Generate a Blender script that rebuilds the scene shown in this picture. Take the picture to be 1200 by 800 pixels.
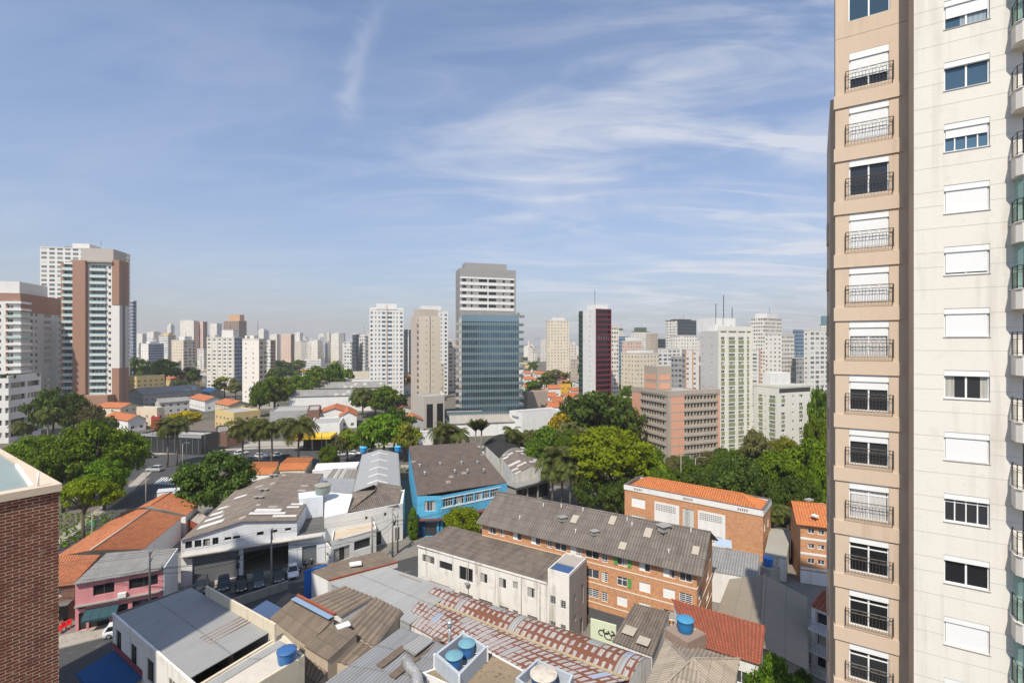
import bpy, bmesh, math, random
from mathutils import Vector, Matrix
random.seed(7)
R = math.radians
S = bpy.context.scene
C = S.collection
for o in list(bpy.data.objects): bpy.data.objects.remove(o)

# ------------------------------------------------------------------ camera, sky, sun, exposure
F, HOR, H = 567.0, 402.0, 38.0          # focal length in photo pixels, horizon row, eye height in metres
cd = bpy.data.cameras.new('camera'); cam = bpy.data.objects.new('camera', cd); C.objects.link(cam)
cd.sensor_width = 36; cd.lens = 36*F/1200; cd.shift_y = 2/1200
cd.clip_start = .1; cd.clip_end = 30000
cam.location = (0, 0, H); cam.rotation_euler = (R(90), 0, 0); S.camera = cam

SUN_AZ, SUN_EL = 20.0, 53.0             # degrees left of straight behind the camera, elevation
sdir = Vector((-math.sin(R(SUN_AZ))*math.cos(R(SUN_EL)), -math.cos(R(SUN_AZ))*math.cos(R(SUN_EL)), math.sin(R(SUN_EL))))
sl = bpy.data.lights.new('sun', 'SUN'); sl.energy = 5.0; sl.angle = R(.5); sl.color = (1, .93, .82)
so = bpy.data.objects.new('sun', sl); C.objects.link(so); so.rotation_euler = sdir.to_track_quat('Z', 'Y').to_euler(); so.location = (0, -40, 120)

def build_world():
    w = bpy.data.worlds.new('World'); S.world = w; w.use_nodes = True
    nt = w.node_tree; N = nt.nodes; L = nt.links; N.clear()
    out = N.new('ShaderNodeOutputWorld'); bg = N.new('ShaderNodeBackground'); bg.inputs[1].default_value = .15
    sky = N.new('ShaderNodeTexSky'); sky.sky_type = 'NISHITA'; sky.sun_disc = False
    sky.sun_elevation = R(SUN_EL); sky.sun_rotation = R(180+SUN_AZ); sky.air_density = 1.0; sky.dust_density = .7; sky.ozone_density = 2.6; sky.altitude = 760
    tc = N.new('ShaderNodeTexCoord'); sep = N.new('ShaderNodeSeparateXYZ'); L.new(tc.outputs['Generated'], sep.inputs[0])
    def mth(op, a, b=None, c=None):
        n = N.new('ShaderNodeMath'); n.operation = op
        for i, v in enumerate((a, b, c)):
            if v is None: continue
            if isinstance(v, (int, float)): n.inputs[i].default_value = v
            else: L.new(v, n.inputs[i])
        return n.outputs[0]
    zz = mth('ADD', mth('MAXIMUM', sep.outputs[2], 0), .13)
    px = mth('DIVIDE', sep.outputs[0], zz); py = mth('DIVIDE', sep.outputs[1], zz)
    cmb = N.new('ShaderNodeCombineXYZ'); L.new(px, cmb.inputs[0]); L.new(py, cmb.inputs[1])
    def noise(rot, sx, sy, scale, det, lo, hi, dist=0., off=(0, 0, 0)):
        mp = N.new('ShaderNodeMapping'); mp.inputs['Rotation'].default_value = (0, 0, R(rot)); mp.inputs['Scale'].default_value = (sx, sy, 1); mp.inputs['Location'].default_value = off
        L.new(cmb.outputs[0], mp.inputs[0])
        nz = N.new('ShaderNodeTexNoise'); nz.inputs['Scale'].default_value = scale; nz.inputs['Detail'].default_value = det; nz.inputs['Roughness'].default_value = .58; nz.inputs['Distortion'].default_value = dist
        L.new(mp.outputs[0], nz.inputs[0])
        mr = N.new('ShaderNodeMapRange'); mr.interpolation_type = 'SMOOTHSTEP'; mr.inputs[1].default_value = lo; mr.inputs[2].default_value = hi
        L.new(nz.outputs[0], mr.inputs[0]); return mr.outputs[0]
    yy = mth('MAXIMUM', sep.outputs[1], .05); du = mth('DIVIDE', sep.outputs[0], yy); dv = mth('DIVIDE', sep.outputs[2], yy)
    def smooth(v, lo, hi, a=0., b=1.):
        q = N.new('ShaderNodeMapRange'); q.interpolation_type = 'SMOOTHSTEP'; q.inputs[1].default_value = lo; q.inputs[2].default_value = hi; q.inputs[3].default_value = a; q.inputs[4].default_value = b; L.new(v, q.inputs[0]); return q.outputs[0]
    a = noise(12, .7, 2.2, 1.35, 12, .40, .76, 1.4, (3.1, 1.7, 0))      # fine cirrus streaks
    a2 = noise(30, 1.0, 2.0, .8, 9, .40, .75, .9, (9.1, 4.7, 0))
    b = noise(-15, .6, 1.0, .6, 4, .36, .66, .4, (1.3, 5.2, 0))         # where the cirrus lies
    side = smooth(du, -.45, .35)
    m = mth('MULTIPLY', a, mth('MULTIPLY_ADD', b, .7, .25))
    m = mth('ADD', mth('MULTIPLY', m, mth('MULTIPLY_ADD', side, 1.05, .22)), mth('MULTIPLY', a2, mth('MULTIPLY_ADD', side, .34, .12)))
    m = mth('ADD', m, mth('MULTIPLY_ADD', side, .05, .02))
    # one curved wisp high left of the middle
    wn = noise(50, 2.0, 2.0, 2.2, 8, .30, .72, .8); q = mth('SUBTRACT', dv, .52); cc = mth('MULTIPLY_ADD', mth('MULTIPLY', q, q), 1.9, -.338)
    d = mth('DIVIDE', mth('ADD', mth('SUBTRACT', du, cc), mth('MULTIPLY_ADD', wn, .03, -.015)), .022)
    wisp = mth('MULTIPLY', mth('POWER', 2.718, mth('MULTIPLY', mth('MULTIPLY', d, d), -1)), mth('MULTIPLY_ADD', wn, .6, .4))
    wisp = mth('MULTIPLY', wisp, mth('MULTIPLY', smooth(dv, .42, .53), smooth(dv, .74, .60)))
    m = mth('MINIMUM', mth('ADD', m, mth('MULTIPLY', wisp, .42)), .8)
    tint = N.new('ShaderNodeMix'); tint.data_type = 'RGBA'; tint.blend_type = 'MULTIPLY'; tint.inputs[0].default_value = 1; L.new(sky.outputs[0], tint.inputs[6]); tint.inputs[7].default_value = (.89, 1.04, 1.16, 1)
    hz = mth('POWER', 2.718, mth('MULTIPLY', mth('MAXIMUM', sep.outputs[2], 0), -3.5))
    sm = N.new('ShaderNodeMix'); sm.data_type = 'RGBA'; L.new(hz, sm.inputs[0]); L.new(tint.outputs[2], sm.inputs[6]); sm.inputs[7].default_value = (2.66, 2.56, 2.62, 1)
    mix = N.new('ShaderNodeMix'); mix.data_type = 'RGBA'; L.new(m, mix.inputs[0]); L.new(sm.outputs[2], mix.inputs[6]); mix.inputs[7].default_value = (4.5, 4.65, 5.1, 1)
    L.new(mix.outputs[2], bg.inputs[0]); L.new(bg.outputs[0], out.inputs[0])
build_world()
S.view_settings.view_transform = 'Standard'; S.view_settings.look = 'None'; S.view_settings.gamma = 1; S.view_settings.exposure = 0.15
S.view_settings.use_curve_mapping = False
S.render.engine = 'CYCLES'
cy = S.cycles; cy.use_denoising = True; cy.max_bounces = 6; cy.diffuse_bounces = 3; cy.glossy_bounces = 3; cy.transmission_bounces = 4; cy.volume_bounces = 0; cy.transparent_max_bounces = 6
cy.caustics_reflective = False; cy.caustics_refractive = False; cy.sample_clamp_indirect = 4

# ------------------------------------------------------------------ measuring: a photo pixel at a known height is a place in the city
def g(px, py, z=0.):
    Y = F*(H-z)/(py-HOR); return Vector(((px-600)/F*Y, Y, z))
def gy(px, Y, z=0.): return Vector(((px-600)/F*Y, Y, z))
def zat(py, Y): return H-(py-HOR)*Y/F
def reach(P, d, px):                     # how far along d from P until photo column px
    k = px-600; return (k*P.y-F*P.x)/(F*d.x-k*d.y)
def dirs(th):                            # away-left and away-right directions of a block turned th degrees
    c, s = math.cos(R(th)), math.sin(R(th)); return Vector((-c, s, 0)), Vector((s, c, 0))
UP = Vector((0, 0, 1))

# ------------------------------------------------------------------ materials
MC = {}
class NT:
    def __init__(s, name):
        s.m = bpy.data.materials.new(name); s.m.use_nodes = True; s.t = s.m.node_tree; s.N = s.t.nodes; s.L = s.t.links
        s.p = s.N['Principled BSDF']
    def n(s, t, **k):
        q = s.N.new('ShaderNode'+t)
        for a, v in k.items(): setattr(q, a, v)
        return q
    def put(s, sock, v):
        if isinstance(v, (int, float)): sock.default_value = v
        elif isinstance(v, tuple): sock.default_value = (v+(1,))[:4] if sock.type == 'RGBA' else v
        else: s.L.new(v, sock)
    def math(s, op, a, b=None, c=None, clamp=False):
        q = s.n('Math', operation=op, use_clamp=clamp)
        for i, v in enumerate((a, b, c)):
            if v is not None: s.put(q.inputs[i], v)
        return q.outputs[0]
    def mix(s, f, a, b, blend='MIX'):
        q = s.n('Mix', data_type='RGBA', blend_type=blend); s.put(q.inputs[0], f); s.put(q.inputs[6], a); s.put(q.inputs[7], b); return q.outputs[2]
    def noise(s, co, scale, det=4, rough=.55, lo=None, hi=None, sc=None, dist=0):
        if sc:
            mp = s.n('Mapping'); mp.inputs['Scale'].default_value = sc; s.L.new(co, mp.inputs[0]); co = mp.outputs[0]
        q = s.n('TexNoise'); s.put(q.inputs['Scale'], scale); s.put(q.inputs['Detail'], det); s.put(q.inputs['Roughness'], rough); s.put(q.inputs['Distortion'], dist); s.L.new(co, q.inputs[0])
        if lo is None: return q.outputs[0]
        return s.ramp(q.outputs[0], lo, hi)
    def ramp(s, v, lo, hi, a=0., b=1.):
        q = s.n('MapRange', interpolation_type='SMOOTHSTEP'); s.put(q.inputs[0], v); q.inputs[1].default_value = lo; q.inputs[2].default_value = hi; q.inputs[3].default_value = a; q.inputs[4].default_value = b; return q.outputs[0]
    def pos(s): return s.n('NewGeometry').outputs['Position']
    def uv(s): return s.n('TexCoord').outputs['UV']
    def sep(s, co): q = s.n('SeparateXYZ'); s.L.new(co, q.inputs[0]); return q.outputs
    def white(s, x, y, z=0.):
        c = s.n('CombineXYZ'); s.put(c.inputs[0], x); s.put(c.inputs[1], y); s.put(c.inputs[2], z)
        q = s.n('TexWhiteNoise'); s.L.new(c.outputs[0], q.inputs[0]); return q.outputs[0]
    def rnd(s): return s.n('ObjectInfo').outputs['Random']
    def fin(s, col, rough=.8, spec=.3, bump=None, bd=.02, metal=0.):
        s.put(s.p.inputs['Base Color'], col); s.put(s.p.inputs['Roughness'], rough); s.put(s.p.inputs['Specular IOR Level'], spec); s.put(s.p.inputs['Metallic'], metal)
        if bump is not None:
            b = s.n('Bump'); b.inputs['Strength'].default_value = 1; b.inputs['Distance'].default_value = bd; s.L.new(bump, b.inputs['Height']); s.L.new(b.outputs[0], s.p.inputs['Normal'])
        return s.m
def sh(c, k): return tuple(min(1, x*k) for x in c)

def plaster(name, col, var=.12, dirt=.25, dcol=None, rough=.85, streak=1.0, scale=.35):
    """painted wall: faint mottling, rain streaks and patches of dirt"""
    if name in MC: return MC[name]
    t = NT(name); p = t.pos(); dcol = dcol or (col[0]*.5, col[1]*.47, col[2]*.42)
    c = t.mix(t.noise(p, scale, 5), sh(col, 1-var), sh(col, 1+var*.6))
    st = t.math('MULTIPLY', t.noise(p, 1.0, 5, .6, .47, .74, sc=(1.6, 1.6, .10)), t.noise(p, .3, 3, .5, .28, .58))
    c = t.mix(t.math('MULTIPLY', st, dirt*streak), c, dcol)
    c = t.mix(t.math('MULTIPLY', t.noise(p, .8, 6, .65, .52, .78), dirt*.55), c, dcol)
    c = t.mix(t.math('MULTIPLY', t.noise(p, 3.0, 6, .7, .56, .74), dirt*.5), c, dcol)
    MC[name] = t.fin(c, rough, .25, t.noise(p, 8, 4), .006); return MC[name]
def plain(name, col, rough=.6, spec=.4, metal=0., var=.08):
    if name in MC: return MC[name]
    t = NT(name); c = t.mix(t.noise(t.pos(), 1.7, 4), sh(col, 1-var), sh(col, 1+var))
    MC[name] = t.fin(c, rough, spec, None, 0, metal); return MC[name]
def sheetmat(name, col, dark, light=None, row=1.1, bay=1.0, patch=.25, stain=.6, rough=.75, metal=0., spec=.3, lights=0.0, bd=.03):
    """corrugated sheets laid in courses: overlaps, single replaced sheets, lichen stains running down the slope"""
    if name in MC: return MC[name]
    t = NT(name); u = t.uv(); s = t.sep(u)
    cu = t.math('FLOOR', t.math('DIVIDE', s[0], bay)); cv = t.math('FLOOR', t.math('DIVIDE', s[1], row))
    w = t.white(cu, cv); w2 = t.white(cu, cv, 3.3)
    c = t.mix(t.math('MULTIPLY', w, patch), col, dark)
    if light and lights > 0: c = t.mix(t.math('GREATER_THAN', w2, 1-lights), c, light)
    st = t.noise(u, .9, 6, .65, .42, .72, sc=(1.0, .28, 1))
    c = t.mix(t.math('MULTIPLY', st, stain), c, dark)
    c = t.mix(t.math('MULTIPLY', t.noise(u, 5, 5, .7, .5, .75), stain*.6), c, sh(dark, .7))
    fv = t.math('FRACT', t.math('DIVIDE', s[1], row))
    lap = t.math('LESS_THAN', fv, .05)
    c = t.mix(t.math('MULTIPLY', t.math('MULTIPLY', lap, t.noise(u, 2, 3, .5, .3, .6)), .5), c, sh(dark, .55))
    at = t.n('Attribute', attribute_name='tone'); c = t.mix(t.math('MULTIPLY', at.outputs['Fac'], .42), c, sh(dark, .6))  # valley faces painted darker, standing for corrugation shadow and groove dirt
    MC[name] = t.fin(c, rough, spec, fv, bd, metal); return MC[name]
def tilemat(name, c1, c2, dark, pw=.24, ph=.36, stain=.5):
    """clay roof tiles: every tile its own tone"""
    if name in MC: return MC[name]
    t = NT(name); u = t.uv(); s = t.sep(u)
    cu = t.math('FLOOR', t.math('DIVIDE', s[0], pw)); cv = t.math('FLOOR', t.math('DIVIDE', s[1], ph)); w = t.white(cu, cv)
    c = t.mix(w, c1, c2)
    c = t.mix(t.math('MULTIPLY', t.noise(u, .5, 6, .65, .42, .75), stain), c, dark)
    c = t.mix(t.math('MULTIPLY', t.noise(u, 2.5, 4, .7, .55, .75), stain*.7), c, sh(dark, .7))
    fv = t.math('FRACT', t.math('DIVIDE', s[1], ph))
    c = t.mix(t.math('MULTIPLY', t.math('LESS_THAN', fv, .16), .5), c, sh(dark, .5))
    at = t.n('Attribute', attribute_name='tone'); c = t.mix(t.math('MULTIPLY', at.outputs['Fac'], .6), c, sh(dark, .8))  # tile grooves painted darker, standing for their shadow and dirt
    MC[name] = t.fin(c, .8, .25, fv, .05); return MC[name]
def brickmat(name, c1, c2, mortar, bw=.25, bh=.08, ms=.012, stain=.2):
    if name in MC: return MC[name]
    t = NT(name); u = t.uv(); b = t.n('TexBrick'); t.L.new(u, b.inputs[0])
    b.inputs['Color1'].default_value = c1+(1,); b.inputs['Color2'].default_value = c2+(1,); b.inputs['Mortar'].default_value = mortar+(1,)
    b.inputs['Scale'].default_value = 1; b.inputs['Mortar Size'].default_value = ms; b.inputs['Brick Width'].default_value = bw; b.inputs['Row Height'].default_value = bh; b.inputs['Bias'].default_value = 0
    c = t.mix(t.math('MULTIPLY', t.noise(u, .4, 6, .6, .4, .75), stain), b.outputs[0], sh(c1, .45))
    c = t.mix(t.math('MULTIPLY', t.noise(u, 2.2, 6, .7, .46, .62), .55), c, sh(c2, .95)); c = t.mix(t.math('MULTIPLY', t.noise(u, 5, 4, .7, .58, .7), .3), c, sh(mortar, .9))
    MC[name] = t.fin(c, .85, .25, b.outputs['Fac'], -.006); return MC[name]
def glassmat(name, dark=(.025, .03, .035), curtain=(.45, .43, .38), share=.35, rough=.06, spec=.6, tint=None):
    """window glass: every pane object shows its own darkness, some with curtains or blinds close behind"""
    if name in MC: return MC[name]
    t = NT(name); r = t.rnd(); p = t.pos(); s = t.sep(t.n('TexCoord').outputs['Object'])
    c = t.mix(t.math('FRACT', t.math('MULTIPLY', r, 7.3)), dark, sh(dark, 2.6))
    fold = t.ramp(t.math('SINE', t.math('MULTIPLY', s[0], 34)), -1, 1, .6, 1)
    cc = t.mix(fold, sh(curtain, .5), curtain)
    half = t.math('LESS_THAN', t.math('FRACT', t.math('ADD', t.math('MULTIPLY', s[0], .55), t.math('MULTIPLY', r, 3.7))), .5)
    c = t.mix(t.math('MULTIPLY', t.math('LESS_THAN', t.math('FRACT', t.math('MULTIPLY', r, 13.7)), share), half), c, cc)
    MC[name] = t.fin(c, rough, spec); return MC[name]
def towermat(name, wall, win=(.06, .07, .08), bay=3.2, fl=3.0, u0=.25, u1=.7, v0=.33, v1=.75, band=None, bandv=.12, pier=None, pierw=.12, var=.5, curt=.35, skip=0.):
    """far facade: wall paint with rows of windows, floor bands and piers (a pixel or two each in the picture)"""
    if name in MC: return MC[name]
    t = NT(name); u = t.uv(); s = t.sep(u); p = t.pos()
    a = t.math('DIVIDE', s[0], bay); b = t.math('DIVIDE', s[1], fl); fu = t.math('FRACT', a); fv = t.math('FRACT', b); cu = t.math('FLOOR', a); cv = t.math('FLOOR', b)
    c = t.mix(t.noise(p, .15, 4), sh(wall, .9), sh(wall, 1.05))
    st = t.noise(p, .5, 4, .6, .5, .8, sc=(1, 1, .08)); c = t.mix(t.math('MULTIPLY', st, .25), c, sh(wall, .55))
    if band: c = t.mix(t.math('LESS_THAN', fv, bandv), c, band)
    if pier: c = t.mix(t.math('LESS_THAN', fu, pierw), c, pier)
    inu = t.math('MULTIPLY', t.math('GREATER_THAN', fu, u0), t.math('LESS_THAN', fu, u1))
    inv = t.math('MULTIPLY', t.math('GREATER_THAN', fv, v0), t.math('LESS_THAN', fv, v1))
    w = t.white(cu, cv); mk = t.math('MULTIPLY', inu, inv)
    if skip: mk = t.math('MULTIPLY', mk, t.math('GREATER_THAN', t.white(cu, cv, 9.), skip))
    wc = t.mix(t.math('MULTIPLY', w, var), win, sh(wall, .55)); wc = t.mix(t.math('GREATER_THAN', t.white(cu, cv, 5.), 1-curt*.5), wc, sh(wall, .8))
    c = t.mix(mk, c, wc)
    MC[name] = t.fin(c, t.math('MULTIPLY_ADD', mk, -.6, .8), .4); return MC[name]
def leafmat(name, a, b, c3=None, trans=.25):
    """foliage: every leaf tuft its own green"""
    if name in MC: return MC[name]
    t = NT(name); at = t.n('Attribute', attribute_name='tone'); r = t.rnd()
    c = t.mix(at.outputs['Fac'], a, b)
    if c3: c = t.mix(t.math('GREATER_THAN', t.math('FRACT', t.math('MULTIPLY', at.outputs['Fac'], 17.)), .72), c, c3)
    h = t.n('HueSaturation'); t.put(h.inputs['Hue'], t.math('MULTIPLY_ADD', r, .03, .485)); t.put(h.inputs['Value'], t.math('MULTIPLY_ADD', r, .4, .8)); t.L.new(c, h.inputs['Color']); c = h.outputs[0]
    t.fin(c, .8, .08)
    tr = t.n('BsdfTranslucent'); t.L.new(c, tr.inputs[0]); ms = t.n('MixShader'); ms.inputs[0].default_value = trans
    o = t.N['Material Output']; t.L.new(t.p.outputs[0], ms.inputs[1]); t.L.new(tr.outputs[0], ms.inputs[2]); t.L.new(ms.outputs[0], o.inputs[0])
    MC[name] = t.m; return t.m

# ------------------------------------------------------------------ mesh building
class MB:
    def __init__(s): s.v = []; s.f = []; s.uv = []; s.mi = []; s.sm = []; s.tone = None; s.gr = {}
    def quad(s, *p, m=0, uv=None, sm=False):
        i = len(s.v); s.v += [Vector(q) for q in p]; s.f.append(tuple(range(i, i+len(p)))); s.uv.append(uv); s.mi.append(m); s.sm.append(sm)
    def box(s, O, u, v, w, m=0, skip=''):
        """box at corner O with edge vectors u (right), v (inward), w (up)"""
        O = Vector(O); a, b, c, d = O, O+u, O+u+v, O+v; e, f, g_, h = a+w, b+w, c+w, d+w
        if u.cross(v).dot(w) < 0: a, b, c, d, e, f, g_, h = e, f, g_, h, a, b, c, d
        if 'b' not in skip: s.quad(a, d, c, b, m=m)
        if 't' not in skip: s.quad(e, f, g_, h, m=m)
        s.quad(a, b, f, e, m=m); s.quad(b, c, g_, f, m=m); s.quad(c, d, h, g_, m=m); s.quad(d, a, e, h, m=m)
    def cbox(s, c, sx, sy, sz, ang=0., m=0):
        """box standing on point c, size sx sy sz, turned ang"""
        u = Vector((math.cos(ang), math.sin(ang), 0)); v = Vector((-u.y, u.x, 0)); s.box(Vector(c)-u*sx/2-v*sy/2, u*sx, v*sy, UP*sz, m)
    def prism(s, poly, z0, z1=None, m=0, mt=None, bottom=False):
        """vertical walls under a polygon of tops (z taken from the points unless z1 given); a list of any height"""
        P = [Vector((p[0], p[1], p[2] if z1 is None else z1)) for p in poly]; n = len(P)
        ar = sum(P[i].x*P[(i+1) % n].y-P[(i+1) % n].x*P[i].y for i in range(n))
        if ar < 0: P.reverse()
        B = [Vector((p.x, p.y, z0)) for p in P]
        for i in range(n):
            j = (i+1) % n; s.quad(B[i], B[j], P[j], P[i], m=m)
        if mt is not None: s.quad(*P, m=mt)
        if bottom: s.quad(*B[::-1], m=m)
    def tube(s, pts, r, n=6, m=0, cap=True, r1=None):
        pts = [Vector(p) for p in pts]; k = len(pts); rings = []
        for i, p in enumerate(pts):
            d = (pts[min(i+1, k-1)]-pts[max(i-1, 0)]).normalized(); x = d.cross(UP if abs(d.z) < .95 else Vector((1, 0, 0))).normalized(); y = d.cross(x)
            rr = r if r1 is None else r+(r1-r)*i/max(1, k-1)
            rings.append([p+(x*math.cos(2*math.pi*j/n)+y*math.sin(2*math.pi*j/n))*rr for j in range(n)])
        b = len(s.v)
        for q in rings: s.v += q
        for i in range(k-1):
            for j in range(n):
                a, c = b+i*n+j, b+i*n+(j+1) % n; s.f.append((a, a+n, c+n, c)); s.uv.append(None); s.mi.append(m); s.sm.append(n > 5)
        if cap:
            s.f.append(tuple(b+j for j in range(n))); s.f.append(tuple(b+(k-1)*n+j for j in reversed(range(n)))); s.uv += [None]*2; s.mi += [m]*2; s.sm += [False]*2
    def lathe(s, c, prof, n=20, m=0):
        c = Vector(c); b = len(s.v)
        for r, z in prof: s.v += [c+Vector((r*math.cos(2*math.pi*j/n), r*math.sin(2*math.pi*j/n), z)) for j in range(n)]
        for i in range(len(prof)-1):
            for j in range(n):
                a, d = b+i*n+j, b+i*n+(j+1) % n; s.f.append((a, d, d+n, a+n)); s.uv.append(None); s.mi.append(m); s.sm.append(abs(prof[i][1]-prof[i+1][1]) > 1e-4 and abs(prof[i][0]-prof[i+1][0]) < .5)
        for k, rv in ((0, True), (len(prof)-1, False)):
            if prof[k][0] > 1e-3:
                q = [b+k*n+j for j in range(n)]; s.f.append(tuple(q[::-1] if rv else q)); s.uv.append(None); s.mi.append(m); s.sm.append(False)
    def sheet(s, A, B, Cc, D, pitch=.18, amp=.03, t=.07, m=0, sub=4, vrows=1, prof='sin', arc=0.):
        """corrugated roof plane: A,B the eave left and right, Cc,D the upper edge right and left; ribs run up the slope"""
        if prof == 'sin' and .1 < pitch < .3: pitch *= 1.75; amp *= 1.6
        A, B, Cc, D = map(Vector, (A, B, Cc, D)); W = max((B-A).length, (Cc-D).length); Ls = ((D-A).length+(Cc-B).length)/2
        nrm = (B-A).cross(D-A).normalized()
        if nrm.z < 0: nrm = -nrm
        n = max(1, round(W/pitch)); nu = n*sub if amp > 0 else 1; nv = max(1, vrows if not arc else max(vrows, 10)); b = len(s.v); idx = {}
        for j in range(nv+1):
            fj = j/nv
            for i in range(nu+1):
                fi = i/nu; ph = fi*n*2*math.pi
                if prof == 'sin': d = amp*math.sin(ph)
                else:
                    q = (fi*n) % 1; d = amp*(1 if q < .25 else -1)
                p = A.lerp(B, fi).lerp(D.lerp(Cc, fi), fj)+nrm*d+UP*(arc*4*fj*(1-fj))
                idx[i, j] = len(s.v); s.v.append(p)
        for j in range(nv):
            for i in range(nu):
                q = (idx[i, j], idx[i+1, j], idx[i+1, j+1], idx[i, j+1]); s.gr[len(s.f)] = (1. if (math.sin((i+.5)/sub*2*math.pi) < 0 if prof == 'sin' else (i % sub) == 1) else 0.) if amp > 0 else 0.; s.f.append(q); s.mi.append(m); s.sm.append(prof == 'sin' or bool(arc))  # marks valley faces, which the materials darken as painted groove shadow
                s.uv.append([(W*i/nu, Ls*j/nv), (W*(i+1)/nu, Ls*j/nv), (W*(i+1)/nu, Ls*(j+1)/nv), (W*i/nu, Ls*(j+1)/nv)])
        edge = [(i, 0) for i in range(nu+1)]+[(nu, j) for j in range(1, nv+1)]+[(i, nv) for i in range(nu-1, -1, -1)]+[(0, j) for j in range(nv-1, -1, -1)]
        for (a, c) in zip(edge[:-1], edge[1:]):
            p, q = s.v[idx[a]], s.v[idx[c]]; s.quad(p-nrm*t, q-nrm*t, q, p, m=m)
    def ribs(s, A, B, q, p, pitch, amp, m=0, sub=4, t=.07):
        """hip-roof plane (trapezoid or triangle A,B at the eave, q above B, p above A) with parallel ribs"""
        if .1 < pitch < .3: pitch *= 1.75; amp *= 1.6
        A, B, q, p = map(Vector, (A, B, q, p)); W = (B-A).length; u = (B-A)/W; nrm = (B-A).cross((p+q)/2-A).normalized(); nrm = nrm if nrm.z > 0 else -nrm
        v = nrm.cross(u); v = v if v.z > 0 else -v; pu, pv, qu, qv = (p-A).dot(u), (p-A).dot(v), (q-A).dot(u), (q-A).dot(v)
        def top(x):
            if x < pu: return pv*x/max(pu, 1e-6)
            if x > qu: return qv*(W-x)/max(W-qu, 1e-6)
            return pv+(qv-pv)*(x-pu)/max(qu-pu, 1e-6)
        n = max(2, round(W/pitch))*sub; X = sorted({W*i/n for i in range(n+1)} | {max(0, min(W, pu)), max(0, min(W, qu))})
        off = lambda x: nrm*amp*math.sin(x/W*(n/sub)*2*math.pi)
        for a, b in zip(X[:-1], X[1:]):
            ta, tb = top(a), top(b); P = [A+u*a+off(a), A+u*b+off(b), A+u*b+v*tb+off(b), A+u*a+v*ta+off(a)]
            s.gr[len(s.f)] = 1. if math.sin((a+b)/2/W*(n/sub)*2*math.pi) < 0 and amp > 0 else 0.  # valley faces marked for the painted groove shadow
            s.quad(*P, m=m, uv=[(a, 0), (b, 0), (b, tb), (a, ta)], sm=False); s.quad(P[0]-nrm*t, P[1]-nrm*t, P[1], P[0], m=m)
    def wall(s, O, u, W, z0, z1, holes=(), depth=.14, m=0, mr=None):
        """upright wall from O along u with rectangular openings (u0,u1,v0,v1) cut through and their reveals"""
        O = Vector((O[0], O[1], 0)); inn = Vector((-u.y, u.x, 0)); mr = m if mr is None else mr
        hs = [h for h in holes]
        us = sorted({0., W, *[x for h in hs for x in h[:2]]}); vs = sorted({z0, z1, *[x for h in hs for x in h[2:4]]})
        P = lambda a, b, d=0.: O+u*a+UP*b+inn*d
        # merge cells column-wise to keep the mesh light
        for i in range(len(us)-1):
            a, b = us[i], us[i+1]; mid = (a+b)/2; run = None
            col = [h for h in hs if h[0] < mid < h[1]]
            for j in range(len(vs)-1):
                c, d = vs[j], vs[j+1]; vm = (c+d)/2
                if any(h[2] < vm < h[3] for h in col):
                    if run is not None: s.quad(P(a, run), P(b, run), P(b, c), P(a, c), m=m); run = None
                elif run is None: run = c
            if run is not None: s.quad(P(a, run), P(b, run), P(b, z1), P(a, z1), m=m)
        for (a, b, c, d) in [h[:4] for h in hs]:
            s.quad(P(a, c), P(a, c, depth), P(a, d, depth), P(a, d), m=mr); s.quad(P(b, c, depth), P(b, c), P(b, d), P(b, d, depth), m=mr)
            s.quad(P(a, c), P(b, c), P(b, c, depth), P(a, c, depth), m=mr); s.quad(P(a, d, depth), P(b, d, depth), P(b, d), P(a, d), m=mr)
    def build(s, name, mats, parent=None, base=None, **props):
        me = bpy.data.meshes.new(name); base = base if base is not None else (Vector(parent['_b']) if parent is not None and '_b' in parent else Vector((0, 0, 0)))
        me.from_pydata([tuple(p-base) for p in s.v], [], s.f)
        for m in (mats if isinstance(mats, (list, tuple)) else [mats]): me.materials.append(m)
        ul = me.uv_layers.new(name='UVMap'); k = 0; buf = [0.]*(2*len(me.loops))
        for fi, f in enumerate(s.f):
            q = s.uv[fi]
            if q is None:
                p = [s.v[i] for i in f]; n = Vector((0, 0, 0))
                for i in range(len(p)): a, b = p[i], p[(i+1) % len(p)]; n += Vector(((a.y-b.y)*(a.z+b.z), (a.z-b.z)*(a.x+b.x), (a.x-b.x)*(a.y+b.y)))
                if n.length > 0: n.normalize()
                if abs(n.z) < .7:
                    h = Vector((-n.y, n.x, 0)).normalized(); q = [(x.dot(h), x.z) for x in p]
                else: q = [(x.x, x.y) for x in p]
            for (a, b) in q: buf[k] = a; buf[k+1] = b; k += 2
        ul.data.foreach_set('uv', buf)
        me.polygons.foreach_set('material_index', s.mi); me.polygons.foreach_set('use_smooth', s.sm)
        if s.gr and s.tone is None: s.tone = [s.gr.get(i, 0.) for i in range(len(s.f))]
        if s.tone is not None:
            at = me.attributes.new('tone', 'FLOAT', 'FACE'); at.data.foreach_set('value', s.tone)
        o = bpy.data.objects.new(name, me); C.objects.link(o)
        if parent is not None: o.parent = parent
        else: o.location = base
        for a, b in props.items(): o[a] = b
        return o

def thing(name, label, cat, base, group=None):
    o = bpy.data.objects.new(name, None); C.objects.link(o); b = Vector(base); o.location = b; o.empty_display_size = .5
    o['_b'] = tuple(b); o['label'] = label; o['category'] = cat
    if group: o['group'] = group
    return o
def tag(o, label, cat, group=None):
    o['label'] = label; o['category'] = cat
    if group: o['group'] = group
    return o
def kind(o, k): o['kind'] = k; return o
def copytree(r, parent=None):
    c = r.copy(); C.objects.link(c)
    if parent is not None: c.parent = parent
    for ch in r.children: copytree(ch, c)
    return c

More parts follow.
